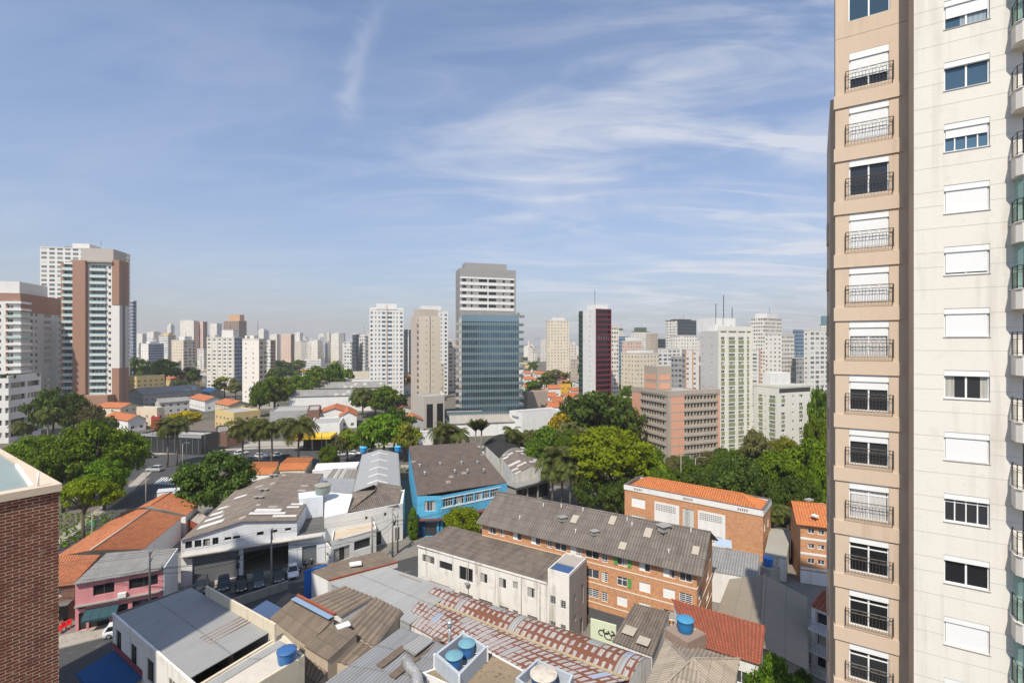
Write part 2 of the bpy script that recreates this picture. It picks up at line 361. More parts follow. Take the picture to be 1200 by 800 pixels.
# ------------------------------------------------------------------ windows
WM = {}
def winmesh(w, h, style, gl, fr):
    k = (round(w, 2), round(h, 2), style, gl.name, fr.name)
    if k in WM: return WM[k]
    b = MB(); X = Vector((1, 0, 0)); Yv = Vector((0, 1, 0)); t = min(.06, w*.08); dp = .05
    if style != 'shut': b.quad((0, dp, 0), (w, dp, 0), (w, dp, h), (0, dp, h), m=0)
    def bar(x0, x1, z0, z1, y0=0., m=1): b.box((x0, y0, z0), X*(x1-x0), Yv*(dp-.002-y0), UP*(z1-z0), m)
    if style != 'bare':
        bar(0, t, 0, h); bar(w-t, w, 0, h); bar(t, w-t, 0, t); bar(t, w-t, h-t, h)
    if style == 'slide': bar(w/2-t*.6, w/2+t*.6, t, h-t)
    if style == 'four':
        for q in (.25, .5, .75): bar(w*q-t*.4, w*q+t*.4, t, h-t)
        bar(t, w-t, h*.7-t*.4, h*.7+t*.4, .012)
    if style == 'cross': bar(w/2-t*.6, w/2+t*.6, t, h-t); bar(t, w-t, h*.68-t*.5, h*.68+t*.5, .012)
    if style == 'louv':
        n = max(3, int(h/.22))
        for i in range(1, n): bar(t, w-t, h*i/n-.022, h*i/n+.022, .01)
        bar(w/2-t*.4, w/2+t*.4, t, h-t)
    if style == 'shut':
        b.box((t, .02, t), X*(w-2*t), Yv*.02, UP*(h-2*t), 1); n = max(4, int(h/.12))
        bar(w/2-.025, w/2+.025, t, h-t, -.005)
    if style == 'half':
        bar(t, w*.5, t, h-t, .02); bar(w*.5-.02, w*.5+.02, t, h-t, .0)
    if style == 'blind':
        bar(t, w-t, h*.55, h-t, .015); bar(w/2-t*.5, w/2+t*.5, t, h*.55)
    if style == 'latt':
        nx, nz = max(2, int(w/.25)), max(2, int(h/.25))
        for i in range(1, nx): bar(w*i/nx-.03, w*i/nx+.03, t, h-t, -.0)
        for i in range(1, nz): bar(t, w-t, h*i/nz-.03, h*i/nz+.03, .004)
    o = b.build('window', [gl, fr]); me = o.data; bpy.data.objects.remove(o); WM[k] = me; return me
PEND = {}
def windows(th, O, u, wins, gl, fr, depth=.14, name='window'):
    """queue window objects for a wall: wins (u0,u1,v0,v1,style)"""
    O = Vector((O[0], O[1], 0)); inn = Vector((-u.y, u.x, 0))
    for q in wins:
        st = q[4] if len(q) > 4 else 'slide'
        p = O+u*q[0]+UP*q[2]+inn*(depth-.052)
        PEND.setdefault(th.name, (th, []))[1].append((name, p, math.atan2(u.y, u.x), winmesh(q[1]-q[0], q[3]-q[2], st, gl, fr)))
def flush_windows():
    for th, L in PEND.values():
        b = Vector(th['_b']); names = {}
        for q in L: names.setdefault(q[0], []).append(q)
        for nm, Q in names.items():
            Q.sort(key=lambda q: (q[1]-Vector((0, 0, H))).length)
            for q in Q[:100]:
                o = bpy.data.objects.new(nm, q[3]); C.objects.link(o); o.parent = th; o.location = q[1]-b; o.rotation_euler = (0, 0, q[2])
            if len(Q) > 100:
                mb = MB(); mats = []
                for q in Q[100:]:
                    me = q[3]; M = Matrix.Translation(q[1]) @ Matrix.Rotation(q[2], 4, 'Z'); k = len(mb.v); mm = []
                    for m in me.materials:
                        if m not in mats: mats.append(m)
                        mm.append(mats.index(m))
                    mb.v += [M @ v.co for v in me.vertices]
                    for p in me.polygons: mb.f.append(tuple(i+k for i in p.vertices)); mb.uv.append(None); mb.mi.append(mm[p.material_index]); mb.sm.append(False)
                kind(mb.build(nm+'_rows', mats, th), 'stuff')
    PEND.clear()
# ------------------------------------------------------------------ common materials
GL = glassmat('window_glass'); GLD = glassmat('dark_window_glass', (.012, .013, .015), share=.12); GLB = glassmat('bluish_glass', (.03, .06, .09), (.3, .36, .4), .3)
WF = plain('white_frame_paint', (.74, .74, .72)); DF = plain('dark_metal', (.06, .055, .05), .45); AL = plain('aluminium', (.5, .51, .52), .35, .5, .6)
WHITE = plaster('white_plaster', (.72, .71, .68), dirt=.35); OLDW = plaster('old_white_plaster', (.72, .69, .63), dirt=.85, streak=1.2); CREAM = plaster('cream_plaster', (.62, .55, .42), dirt=.45)
GREYP = plaster('grey_plaster', (.36, .36, .35), dirt=.5); CONC = plaster('raw_concrete', (.33, .31, .28), .2, .6); BROWNP = plaster('brown_plaster', (.2, .11, .08)); YELP = plaster('yellow_plaster', (.62, .47, .22))
BLUEP = plaster('light_blue_paint', (.10, .40, .62), .1, .45); DBLUE = plaster('dark_blue_paint', (.012, .075, .20), dirt=.3); PINK = plaster('pink_paint', (.62, .26, .275), .15, .5)
FIBRE = sheetmat('old_fibre_cement', (.215, .175, .14), (.065, .055, .048), (.42, .38, .32), 1.1, 1.0, .35, .55, lights=.0)
FIBREL = sheetmat('pale_fibre_cement', (.42, .35, .27), (.16, .14, .115), (.5, .46, .4), 1.2, 1.0, .4, .4, lights=.05)
FIBREG = sheetmat('grey_fibre_cement', (.30, .295, .28), (.15, .14, .13), None, 1.5, 1.0, .25, .35)
BROWNR = sheetmat('brown_trapezoid_sheet', (.225, .175, .13), (.075, .06, .048), (.36, .3, .24), 1.5, 1.1, .4, .5, lights=.03)
METAL = sheetmat('grey_metal_sheet', (.36, .36, .345), (.24, .235, .225), None, 4., 2.2, .25, .35, .6, .1)
METALD = sheetmat('weathered_metal_sheet', (.31, .32, .33), (.2, .19, .18), (.45, .46, .47), 3., 1.0, .35, .35, .55, .2, lights=.04)
TILE = tilemat('orange_clay_tile', (.54, .20, .085), (.42, .14, .06), (.18, .085, .055)); TILEO = tilemat('bright_orange_tile', (.64, .225, .075), (.50, .155, .05), (.28, .11, .05), stain=.4); TILER = tilemat('red_brown_tile', (.36, .10, .055), (.28, .075, .04), (.14, .06, .04), stain=.55)
OBRICK = brickmat('orange_brick', (.64, .30, .13), (.44, .17, .065), (.55, .38, .25), .25, .08, .016, .3)
DBRICK = brickmat('dark_red_brick', (.21, .06, .034), (.135, .042, .028), (.46, .37, .28), .23, .076, .009, .25)
ASPH = NT('asphalt')
def _asph():
    t = ASPH; p = t.pos(); c = t.mix(t.noise(p, .12, 5), (.05, .05, .052), (.085, .083, .08)); c = t.mix(t.noise(p, 6, 3, .6, .45, .7), c, (.04, .04, .04)); c = t.mix(t.noise(p, .6, 5, .6, .6, .68), c, (.13, .125, .12)); return t.fin(c, .85, .3)
ASPH = _asph()
def _pav(name, a, b):
    t = NT(name); p = t.pos(); c = t.mix(t.noise(p, .2, 5), a, b); c = t.mix(t.noise(p, 2.2, 5, .65, .5, .75), c, sh(a, .5)); return t.fin(c, .9, .2)
PAVE = _pav('pavement_concrete', (.30, .27, .23), (.40, .36, .30)); YARD = _pav('yard_concrete', (.16, .15, .135), (.24, .22, .19))
def _city():
    t = NT('city_soil'); p = t.pos(); v = t.n('TexVoronoi'); v.inputs['Scale'].default_value = .05; t.L.new(p, v.inputs[0]); s = t.sep(v.outputs['Color'])
    c = t.mix(t.noise(p, .02, 4, .6, .4, .6), (.13, .12, .105), (.06, .075, .035)); c = t.mix(t.math('MULTIPLY', t.math('GREATER_THAN', s[0], .6), .6), c, (.22, .16, .12)); c = t.mix(t.noise(p, .5, 4), c, sh((.16, .15, .13), .8)); return t.fin(c, .95, .1)
CITY = _city()
PAINT = plain('road_paint', (.7, .7, .68), .7)
LAWN = _pav('lawn', (.05, .085, .02), (.08, .11, .03))

# ------------------------------------------------------------------ ground, roads, pavements
mb = MB(); mb.quad((-9000, -300, 0), (9000, -300, 0), (9000, 9000, 0), (-9000, 9000, 0)); kind(mb.build('ground', CITY), 'structure')
def flat(name, pts, m, z, world=False):
    b = MB(); P = [Vector((p[0], p[1], z)) if world else Vector((*g(*p)[:2], z)) for p in pts]
    n = (P[1]-P[0]).cross(P[2]-P[0]); P = P if n.z > 0 else P[::-1]; b.quad(*P); return kind(b.build(name, m), 'structure')
# the yards under the near roofs
flat('yard', [(-60, 20), (60, 20), (75, 100), (70, 130), (-50, 135), (-95, 95)], YARD, .012, True)
# avenue crossing the picture, the side road by the big trees, the near street
flat('avenue', [(-200, 585), (120, 567), (270, 547), (460, 541), (742, 546), (742, 526), (460, 524), (300, 526), (150, 535), (-200, 540)], ASPH, .024)
flat('side_road', [(40, 705), (140, 652), (185, 605), (214, 566), (240, 549), (184, 553), (160, 575), (110, 610), (40, 655)], ASPH, .030)
flat('rising_road', [(205, 552), (282, 540), (285, 503), (282, 488), (270, 488), (262, 506), (235, 528)], ASPH, .036)
flat('near_street', [(-40, 850), (60, 763), (126, 746), (215, 703), (300, 690), (395, 674), (470, 656), (500, 648), (560, 640), (560, 680), (470, 700), (330, 745), (250, 800), (100, 900)], ASPH, .030)
def strip(name, pts, w, m, z0, h):
    """kerbed pavement along ground points, w metres wide to the left of travel"""
    b = MB(); P = [Vector((*g(*p)[:2], 0)) for p in pts]
    for i in range(len(P)-1):
        d = (P[i+1]-P[i]).normalized(); n = Vector((-d.y, d.x, 0)); e = .05 if i else 0
        b.box(P[i]-UP*0, (P[i+1]-P[i]), n*w, UP*(z0+h+i*.003))
    return kind(b.build(name, m), 'structure')
strip('pavement', [(40, 770), (62, 762.5), (126, 745.5), (214, 703)], 3.4, PAVE, 0, .14)
strip('forecourt', [(214, 692), (300, 676), (396, 658)], 1.2, PAVE, 0, .06)
strip('pavement', [(60, 648), (112, 607), (158, 573), (178, 553)], 2.2, PAVE, 0, .14)
strip('pavement', [(470, 545), (740, 549)], -3, PAVE, 0, .14)
strip('pavement', [(150, 535), (300, 526), (460, 524), (740, 526)], 3, PAVE, 0, .14)
flat('verge', [(150, 533), (300, 523), (470, 521), (470, 515), (300, 517), (150, 527)], PAVE, .02)
flat('school_yard', [(560, 560), (720, 575), (760, 600), (900, 650), (1000, 650), (1000, 534), (742, 534), (742, 549), (560, 549)], _pav('dark_soil', (.05, .045, .035), (.09, .08, .06)), .018)
# zebra crossing and lane lines, thin sheets of paint
b = MB()
c0, c1, c2, c3 = [g(*p) for p in ((180, 567), (190, 559), (212, 559), (205, 568))]
for i in range(8):
    f0, f1 = i/8, i/8+.06
    P = [c0.lerp(c3, f0), c0.lerp(c3, f1), c1.lerp(c2, f1), c1.lerp(c2, f0)]
    b.quad(*[Vector((p.x, p.y, .045)) for p in P])
kind(b.build('zebra_crossing', PAINT), 'structure')
b = MB()
for (p, q) in (((128, 640), (139, 630)), ((148, 622), (155, 615)), ((163, 603), (170, 594)), ((250, 528), (254, 522)), ((258, 517), (262, 511)), ((350, 535), (362, 534.5)), ((300, 538), (312, 537)), ((395, 533), (408, 532.6)), ((620, 535), (634, 535))):
    a, c = g(*p), g(*q); d = (c-a).normalized(); n = Vector((-d.y, d.x, 0))*.08
    b.quad(*[Vector((x.x, x.y, .048)) for x in (a-n, a+n, c+n, c-n)])
kind(b.build('lane_lines', PAINT), 'structure')
b = MB()
for sx in (1, -1):
    pass
far = [(-3200, 3600, 260, 1500), (-1500, 4200, 190, 1400), (200, 4600, 160, 1700), (2100, 4300, 230, 1500), (3600, 3900, 210, 1300)]
t = NT('far_hill_cover'); HILLM = t.fin(t.mix(t.noise(t.pos(), .01, 5), (.05, .07, .04), (.12, .12, .11)), .95, .1)
for (x, y, h, w) in far:
    k = 28; 
    for j in range(6):
        for i in range(k):
            def P(i, j):
                a = 2*math.pi*i/k; r = w*(1-j/6)*(1+.12*math.sin(3*a+x)); return Vector((x+r*math.cos(a), y+.35*r*math.sin(a), h*.16*(j/6)**.8+(-1 if j == 0 else 0)))
            b.quad(P(i, j), P(i+1, j), P(i+1, j+1), P(i, j+1), sm=True)
kind(b.build('hills', HILLM), 'structure')
# ------------------------------------------------------------------ builders for low buildings
def V2(p, z): return Vector((p[0], p[1], z))
def gp(*q): return [g(*p) for p in q]
def bld(name, label, cat, pts, group=None):
    c = sum((Vector(p) for p in pts), Vector())/len(pts); return thing(name, label, cat, (c.x, c.y, 0), group)
def walls(th, poly, z0, mat, holes=None, gl=None, fr=None, depth=.14, name='wall', top=None, extra=None):
    """poly counter-clockwise from above (front edge left to right first); holes {edge: [(u0,u1,v0,v1,style)]} become windows"""
    mb = MB(); n = len(poly); P = [Vector(p) for p in poly]; gl = gl or GL; fr = fr or WF
    for i in range(n):
        a, c = P[i], P[(i+1) % n]; W = V2(c-a, 0).length; u = V2(c-a, 0)/W
        if holes and i in holes:
            zt = min(a.z, c.z); mb.wall(a, u, W, z0, zt, holes[i], depth); windows(th, a, u, holes[i], gl, fr, depth)
            if abs(a.z-c.z) > .01:
                if a.z > c.z: mb.quad(V2(a, zt), V2(c, zt), a)
                else: mb.quad(V2(a, zt), c, V2(a, zt)) if False else mb.quad(V2(a, zt), V2(c, zt), c)
        else: mb.quad(V2(a, z0), V2(c, z0), c, a)
    mats = [mat]
    if top is not None: mb.quad(*P, m=1); mats.append(top)
    if extra: extra(mb)
    return mb.build(name, mats, th)
def on(a, c, *wins):
    """openings on the wall a->c given by photo columns: (px0,px1,z0,z1,style)"""
    u = V2(c-a, 0).normalized(); A = V2(a, 0); W = V2(c-a, 0).length; out = []
    for q in wins:
        u0, u1 = sorted((reach(A, u, q[0]), reach(A, u, q[1]))); u0 = max(.12, u0); u1 = min(W-.12, u1)
        if u1-u0 > .15: out.append((u0, u1, q[2], q[3])+tuple(q[4:]))
    return out
def grow(a, b, d): return a+(a-b).normalized()*d
def roof_gable(th, E, Rg, mat, pitch=.18, amp=.03, over=.35, prof='sin', cap=None, lift=.06, name='roof', rows=1):
    p, q = [Vector(x) for x in Rg]; E = [Vector(e)+UP*lift for e in E]; p += UP*lift; q += UP*lift
    r = (q-p).normalized()*over; mb = MB()
    e0, e1, e2, e3 = grow(E[0], p, over)-r, grow(E[1], q, over)+r, grow(E[2], q, over)+r, grow(E[3], p, over)-r; p -= r; q += r
    mb.sheet(e0, e1, q, p, pitch, amp, prof=prof, vrows=rows); mb.sheet(e2, e3, p, q, pitch, amp, prof=prof, vrows=rows)
    mats = [mat]
    mb.tube([p+UP*.04, q+UP*.04], .12, 6, m=1); mats.append(cap or mat)
    return mb.build(name, mats, th)
def gable(name, label, cat, E, Rg, wm, rm, pitch=.18, amp=.03, over=.35, prof='sin', holes=None, gl=None, fr=None, group=None, cap=None, rows=1):
    th = bld(name, label, cat, E, group); p, q = [Vector(x) for x in Rg]
    def ex(mb):
        mb.quad(E[1], E[2], q); mb.quad(E[3], E[0], p)
    walls(th, E, 0, wm, holes, gl, fr, extra=ex); roof_gable(th, E, Rg, rm, pitch, amp, over, prof, cap, rows=rows); return th
def mono(name, label, cat, E, wm, rm, pitch=.18, amp=.03, over=.25, prof='sin', holes=None, gl=None, fr=None, group=None, lift=.06, rows=1):
    """single slope: E[0],E[1] the front edge, E[2],E[3] the back edge"""
    th = bld(name, label, cat, E, group); E = [Vector(e) for e in E]; walls(th, E, 0, wm, holes, gl, fr)
    a, b_, c, d = [e+UP*lift for e in E]; mb = MB()
    a2, d2 = grow(a, d, over), grow(d, a, over); b2, c2 = grow(b_, c, over), grow(c, b_, over)
    a3, b3 = grow(a2, b2, over), grow(b2, a2, over); d3, c3 = grow(d2, c2, over), grow(c2, d2, over)
    mb.sheet(a3, b3, c3, d3, pitch, amp, prof=prof, vrows=rows); mb.build('roof', rm, th); return th
def hip(th, E, Rg, mat, pitch, amp, over=.4, prof='sin', lift=.06):
    E = [Vector(e)+UP*lift for e in E]; p, q = [Vector(x)+UP*lift for x in Rg]; c = sum(E, Vector())/4
    E = [grow(e, V2(c, e.z), over) for e in E]; mb = MB()
    mb.ribs(E[0], E[1], q, p, pitch, amp); mb.ribs(E[2], E[3], p, q, pitch, amp); mb.ribs(E[1], E[2], q, q, pitch, amp); mb.ribs(E[3], E[0], p, p, pitch, amp)
    for (s, t_) in ((E[0], p), (E[3], p), (E[1], q), (E[2], q), (p, q)): mb.tube([s+UP*.05, t_+UP*.05], .1, 5)
    return mb.build('roof', mat, th)
def parapet(th, poly, h, w, mat, name='parapet', skip=()):
    """wall of thickness w standing inside the edge of a flat roof polygon"""
    mb = MB(); n = len(poly); P = [Vector(p) for p in poly]; cen = sum(P, Vector())/n
    for i in range(n):
        if i in skip: continue
        a, c = P[i], P[(i+1) % n]; d = V2(c-a, 0).normalized(); nn = Vector((-d.y, d.x, 0)); 
        if nn.dot(cen-a) < 0: nn = -nn
        e = .0 if i % 2 == 0 else w+.002
        mb.box(a+d*e, (c-a)-d*2*e, nn*w, UP*(h-(0 if i % 2 == 0 else .004)))
    return mb.build(name, mat, th)
def deck(th, poly, mat, name='flat_roof', z=0.):
    mb = MB(); mb.quad(*[Vector(p)+UP*z for p in poly]); return mb.build(name, mat, th)

# ------------------------------------------------------------------ water tanks
def tank(label, p, d, h, body, lid, kindn='blue', group='water tanks on the roofs'):
    th = thing('water_tank', label, 'water tank', p, group); b = MB(); r = d/2; P = Vector(p)
    b.lathe(P, [(0, 0), (r*.84, 0), (r*.86, .03), (r*.95, h*.55), (r*.985, h*.86), (r*1.0, h*.87)], 28); b.build('tank_body', body, th)
    b = MB(); b.lathe(P, [(r*1.04, h*.84), (r*1.05, h*.89), (r*1.0, h*.93), (r*.6, h*1.02), (r*.28, h*1.05), (.0, h*1.055)], 28)
    for k in range(8):
        a = 2*math.pi*k/8; x, y = Vector((math.cos(a), math.sin(a), 0)), Vector((-math.sin(a), math.cos(a), 0))
        b.tube([P+x*r*.35+UP*h*1.045, P+x*r*1.0+UP*h*.935], .025, 5)
    b.build('lid', lid, th)
    b = MB(); b.tube([P+Vector((r*.9, 0, .15)), P+Vector((r*1.25, .05, .15)), P+Vector((r*1.25, .05, -.0))], .03, 5); b.build('pipe', WF, th)
    return th
TBLUE = plain('blue_tank_plastic', (.035, .16, .42), .45, .5, var=.15); TLID = plain('blue_lid_plastic', (.06, .30, .55), .5, .4, var=.15); TTEAL = plain('faded_teal_lid', (.14, .30, .36), .6, .3, var=.2); TWH = plaster('grimy_white_fibre', (.6, .54, .46), .25, .9)

# ------------------------------------------------------------------ brick building, left edge of the picture
kc = gy(69, 12.0, zat(566.5, 12.0)); ka, kb = Vector((-.822, .570, 0)), Vector((.570, .822, 0))
th = thing('brick_building', 'tall dark red brick building at the left edge with pale coping', 'building', (kc.x-6, kc.y-2, 0))
kz = kc.z; k0 = kc-kb*14; mb = MB()
poly = [k0, kc-kb*0, kc+ka*9, k0+ka*9]
for i in range(4):
    a, c = poly[i], poly[(i+1) % 4]; mb.quad(V2(a, 0), V2(c, 0), V2(c, kz-.18), V2(a, kz-.18))
mb.build('wall', DBRICK, th)
COP = plaster('pale_coping_stone', (.62, .5, .38), .12, .35)
mb = MB(); u = kb; o = .05
mb.box(k0-ka*o-UP*.18, kb*14.05, ka*.33, UP*.18); mb.prism([kc+kb*.05+ka*.281, kc+kb*.05+ka*8.9, kc-kb*.03+ka*8.9, kc-kb*.12+ka*3.6, kc-kb*.40+ka*.281], kz-.3, kz, mt=0); mb.box(k0+ka*8.6-UP*.18, kb*12.99, ka*.4, UP*.176); mb.build('coping', COP, th)
mb = MB(); mb.box(k0+ka*.282-UP*.3, kb*13.97, ka*8.3, UP*.24); mb.build('roof_membrane', plain('pale_green_membrane', (.25, .30, .28), .5, .4, var=.12), th)
mb = MB(); d_ = (kc-kb*.13+ka*3.6)-(kc-kb*.42+ka*.29); mb.box(kc-kb*.46+ka*.29-UP*.06, d_, kb*.07, UP*.075); mb.box(k0+ka*1.3-UP*.058, kb*13.2, ka*.02, UP*.012); mb.build('flashing', plain('white_flashing', (.75, .74, .7)), th)
mb = MB(); mb.tube([kc-kb*.35+ka*.12, kc-kb*.35+ka*.12+UP*.34], .022, 8); mb.build('vent_pipe', WF, th)

# ------------------------------------------------------------------ apartment tower, right
r = Vector((math.cos(R(32)), -math.sin(R(32)), 0)); inn = Vector((-r.y, r.x, 0))
Pb = Vector((19.36, 26.26, 0)); OB = Pb-r*1.506; WB = 3.166; Pi = OB+r*WB; Pc = Pi-inn*1.78
TB = thing('apartment_tower', 'tall beige and cream apartment tower with wrought iron window rails', 'apartment tower', (OB.x+6, OB.y+2, 0))
BEI = plaster('beige_render', (.575, .452, .338), .06, .25, streak=1.2, scale=.2); CRE = plaster('cream_render', (.69, .655, .59), .05, .28, streak=1.3, scale=.2); ZT = 66.
# beige window bay
zk = [52.94-2.95*k for k in range(-0, 18)]
bh = [(.631, 2.386, z-.93, z+1.02) for z in zk if z > 2]+[(.60, 2.43, 55.75, 57.8), (.60, 2.43, 59.5, 61.2)]
mb = MB(); mb.wall(OB, r, WB, 0, ZT, bh+[(0, WB, 54.9+.02*0, 54.92), (0, WB, 55.3+3.2, 58.52)], .16)
mb.quad(V2(Pi, 0), V2(Pc, 0), V2(Pc, ZT), V2(Pi, ZT), m=1)
sl_ = OB+inn*1.6; mb.quad(V2(sl_, 0), V2(OB, 0), V2(OB, ZT), V2(sl_, ZT), m=0)
mb.build('window_bay_wall', [BEI, BEI], TB)
for z in zk[1:]:
    mb = MB(); mb.box(OB-inn*.07+r*(-.07)+UP*(z+1.04), r*(WB-.12), inn*.069, UP*.74)
    mb.box(OB-inn*.0+r*(-.07)+UP*(z+1.04), r*.069, inn*1.2, UP*.74); mb.build('floor_band', BEI, TB)
# rear wing seen as a strip at the left
rw = OB+inn*1.6-r*.2; mb = MB(); mb.prism([rw, rw+r*9, rw+r*9+inn*.0+inn*9, rw+inn*9], 0, 52.3, mt=0); mb.build('rear_wing', BEI, TB)
for k in range(14): mb = MB(); mb.box(rw+inn*(2.5+0)+UP*(6+2.95*k)-r*.12, r*.119, inn*1.4, UP*1.3); mb.build('rear_box', BEI, TB)
mb = MB(); q0, q1 = OB, OB+r*15
mb.quad(V2(Pc+r*14, 0), V2(Pc+r*14+inn*13, 0), V2(Pc+r*14+inn*13, ZT), V2(Pc+r*14, ZT)); OD = OB+r*1.6; mb.quad(V2(Pc+r*14+inn*13, 0), V2(OD+inn*11, 0), V2(OD+inn*11, ZT), V2(Pc+r*14+inn*13, ZT)); mb.quad(V2(OD+inn*11, 0), V2(OD+inn*1.6, 0), V2(OD+inn*1.6, ZT), V2(OD+inn*11, ZT)); mb.quad(V2(OD+inn*1.6, 0), V2(OB+inn*1.6, 0), V2(OB+inn*1.6, ZT), V2(OD+inn*1.6, ZT))
mb.quad(*[V2(p, ZT) for p in (OB, Pi, Pc, Pc+r*14, Pc+r*14+inn*13, OD+inn*11, OD+inn*1.6, OB+inn*1.6)]); mb.build('side_walls', BEI, TB)
# cream facade
zb = [53.05-2.95*k for k in range(-1, 17)]
cw = [(1.127, 2.74, z, z+1.36) for z in zb if z > 2]; WC = 14.
op = [(3.80, 6.6, z+2.12, z+4.05) for z in zb if z+2 > 2]
gr = []
for z in zb:
    if z < 3: continue
    for dz in (-.66, .42, 1.12):
        segs = [(0, 3.78), (6.62, WC)] if dz < 0 else [(0, 1.12), (2.75, 3.78), (6.62, WC)]
        if 1.2 < dz < 2.1: segs = [(0, WC)]
        gr += [(a, b_, z+dz, z+dz+.014) for a, b_ in segs]
mb = MB(); mb.wall(Pc, r, WC, 0, ZT, cw+op, .17)
OC = Pc; P_ = lambda a, z, d=0.: OC+r*a+UP*z+inn*d
mb.build('facade_wall', CRE, TB)
GRV = plain('groove_shadow_gap', (.42, .37, .30)); mb = MB()
for (a, b_, z0, z1) in gr: mb.box(P_(a, z0, -.004), r*(b_-a), inn*.0035, UP*(z1-z0), skip='bt')
for z in [53.05-2.95*k+.3 for k in range(-4, 17)]:
    mb.box(Pi-inn*.004-inn*1.776+UP*z-r*.004, r*.0035, inn*1.77, UP*.014, skip='bt')
mb.build('panel_joint', GRV, TB)
# iron rails under the french windows
def rail_mesh():
    b = MB(); w, h, d = 2.08, .97, .16; X = Vector((1, 0, 0)); 
    def bar(x0, y0, z0, x1, y1, z1, t=.016): b.tube([(x0, y0, z0), (x1, y1, z1)], t, 4, cap=False)
    for z in (0.03, .78, h): bar(0, -d, z, w, -d, z, .02 if z == h else .014)
    for x in (0, w):
        for z in (.03, .78, h): bar(x, 0, z, x, -d, z, .016)
        bar(x, -d, 0, x, -d, h, .02); bar(x, 0, .0, x, 0, h, .016)
    n = 14
    for i in range(1, n): bar(w*i/n, -d, .03, w*i/n, -d, .78, .009)
    for i in (1, n-1): bar(w*i/n, -d, .78, w*i/n, -d, h, .012)
    for i in range(n):
        c = w*(i+.5)/n; b.tube([(c+.05*math.cos(a), -d, .10+.05*math.sin(a)) for a in [k*math.pi/4 for k in range(9)]], .007, 4, cap=False)
    for k in range(4):
        x0 = w*(.2+.2*k); b.tube([(x0+.16*math.cos(a)-.0, -d, .875+.06*math.sin(a)) for a in [j*math.pi/6 for j in range(13)]], .007, 4, cap=False)
    return b.build('railing', plain('brown_wrought_iron', (.075, .058, .048), .5))
ro = rail_mesh(); RAILM = ro.data; bpy.data.objects.remove(ro)
ang = math.atan2(r.y, r.x); bb = Vector(TB['_b'])
def put(name, me, p, parent=TB, base=None): 
    o = bpy.data.objects.new(name, me); C.objects.link(o); o.parent = parent; o.location = p-(bb if base is None else base); o.rotation_euler = (0, 0, ang); return o
SHUT = NT('roller_shutter'); _z = SHUT.sep(SHUT.n('TexCoord').outputs['Object'])[2]; _f = SHUT.math('FRACT', SHUT.math('DIVIDE', _z, .05))
SHUT = SHUT.fin(SHUT.mix(SHUT.math('LESS_THAN', _f, .14), (.78, .78, .77), (.62, .62, .61)), .6, .3, _f, .004)
def french(z, i):
    o = put('window', winmesh(1.755, 1.95, 'cross' if i in (8, 9, 10, 11, 6, 7) else 'slide', GLD, WF), P_b(.631, z-.93, .10))
    sh_ = {0: .72, 1: .98, 2: .10, 3: .98, 4: .97, 5: .42, 6: .40, 7: .36, 8: .08, 9: .10, 10: .06, 11: .16}.get(i, [.3, .98, .1][i % 3])
    b = MB(); h = 1.95*sh_; b.box((.06, 0, 1.95-h), Vector((1.63, 0, 0)), Vector((0, .03, 0)), UP*(h-.02)); s_ = b.build('shutter', SHUT); s_.parent = o; s_.location = (0, -.035, 0)
    b = MB(); b.box((.01, -.09, 1.95-.36), Vector((1.735, 0, 0)), Vector((0, .085, 0)), UP*.355); s_ = b.build('shutter_box', WF); s_.parent = o
    if i in (5, 3, 8):
        b = MB(); n = 40
        for k in range(n):
            x0, x1 = .1+1.55*k/n, .1+1.55*(k+1)/n; y0, y1 = .035+.012*math.sin(k*1.3), .035+.012*math.sin((k+1)*1.3); b.quad((x0, y0, .07), (x1, y1, .07), (x1, y1, 1.9), (x0, y0, 1.9), sm=True)
        c_ = b.build('curtain', plain('pale_curtain', (.55, .54, .52))); c_.parent = o
    put('railing', RAILM, P_b(.631-.16, z-.97, 0))
P_b = lambda a, z, d=0.: OB+r*a+UP*z+inn*d
for i, z in enumerate(zk):
    if z > 2: french(z, i)
put('window', winmesh(1.83, 2.05, 'slide', GLB, AL), P_b(.60, 55.75, .10)); put('window', winmesh(1.83, 1.7, 'slide', GLB, AL), P_b(.60, 59.5, .10))
cst = {1: (.62, 'slide'), 2: (.20, 'slide'), 3: (.50, 'four'), 4: (1, 's'), 5: (.92, 'slide'), 6: (1, 's'), 7: (.16, 'slide'), 8: (1, 's'), 9: (.14, 'four'), 10: (.14, 'slide'), 11: (1, 's')}
for i, z in enumerate(zb):
    if z < 2: continue
    f, st = cst.get(i, [(1, 's'), (.15, 'slide'), (.5, 'slide')][i % 3])
    o = put('window', winmesh(1.613, 1.36, 'slide' if st == 's' else st, GLD if i > 6 else GLB, WF), P_(1.127, z, .11))
    b = MB(); h = max(.14, 1.3*f); b.box((.07, -.04, 1.36-.04-h), Vector((1.47, 0, 0)), Vector((0, .03, 0)), UP*h); s_ = b.build('shutter', SHUT); s_.parent = o
    b = MB(); b.box((.01, -.09, 1.36-.27), Vector((1.593, 0, 0)), Vector((0, .075, 0)), UP*.265); s_ = b.build('shutter_box', WF); s_.parent = o
    b = MB(); b.box((-.03, -.135, -.045), Vector((1.67, 0, 0)), Vector((0, .14, 0)), UP*.04); s_ = b.build('sill', plain('grey_stone_sill', (.30, .27, .25))); s_.parent = o
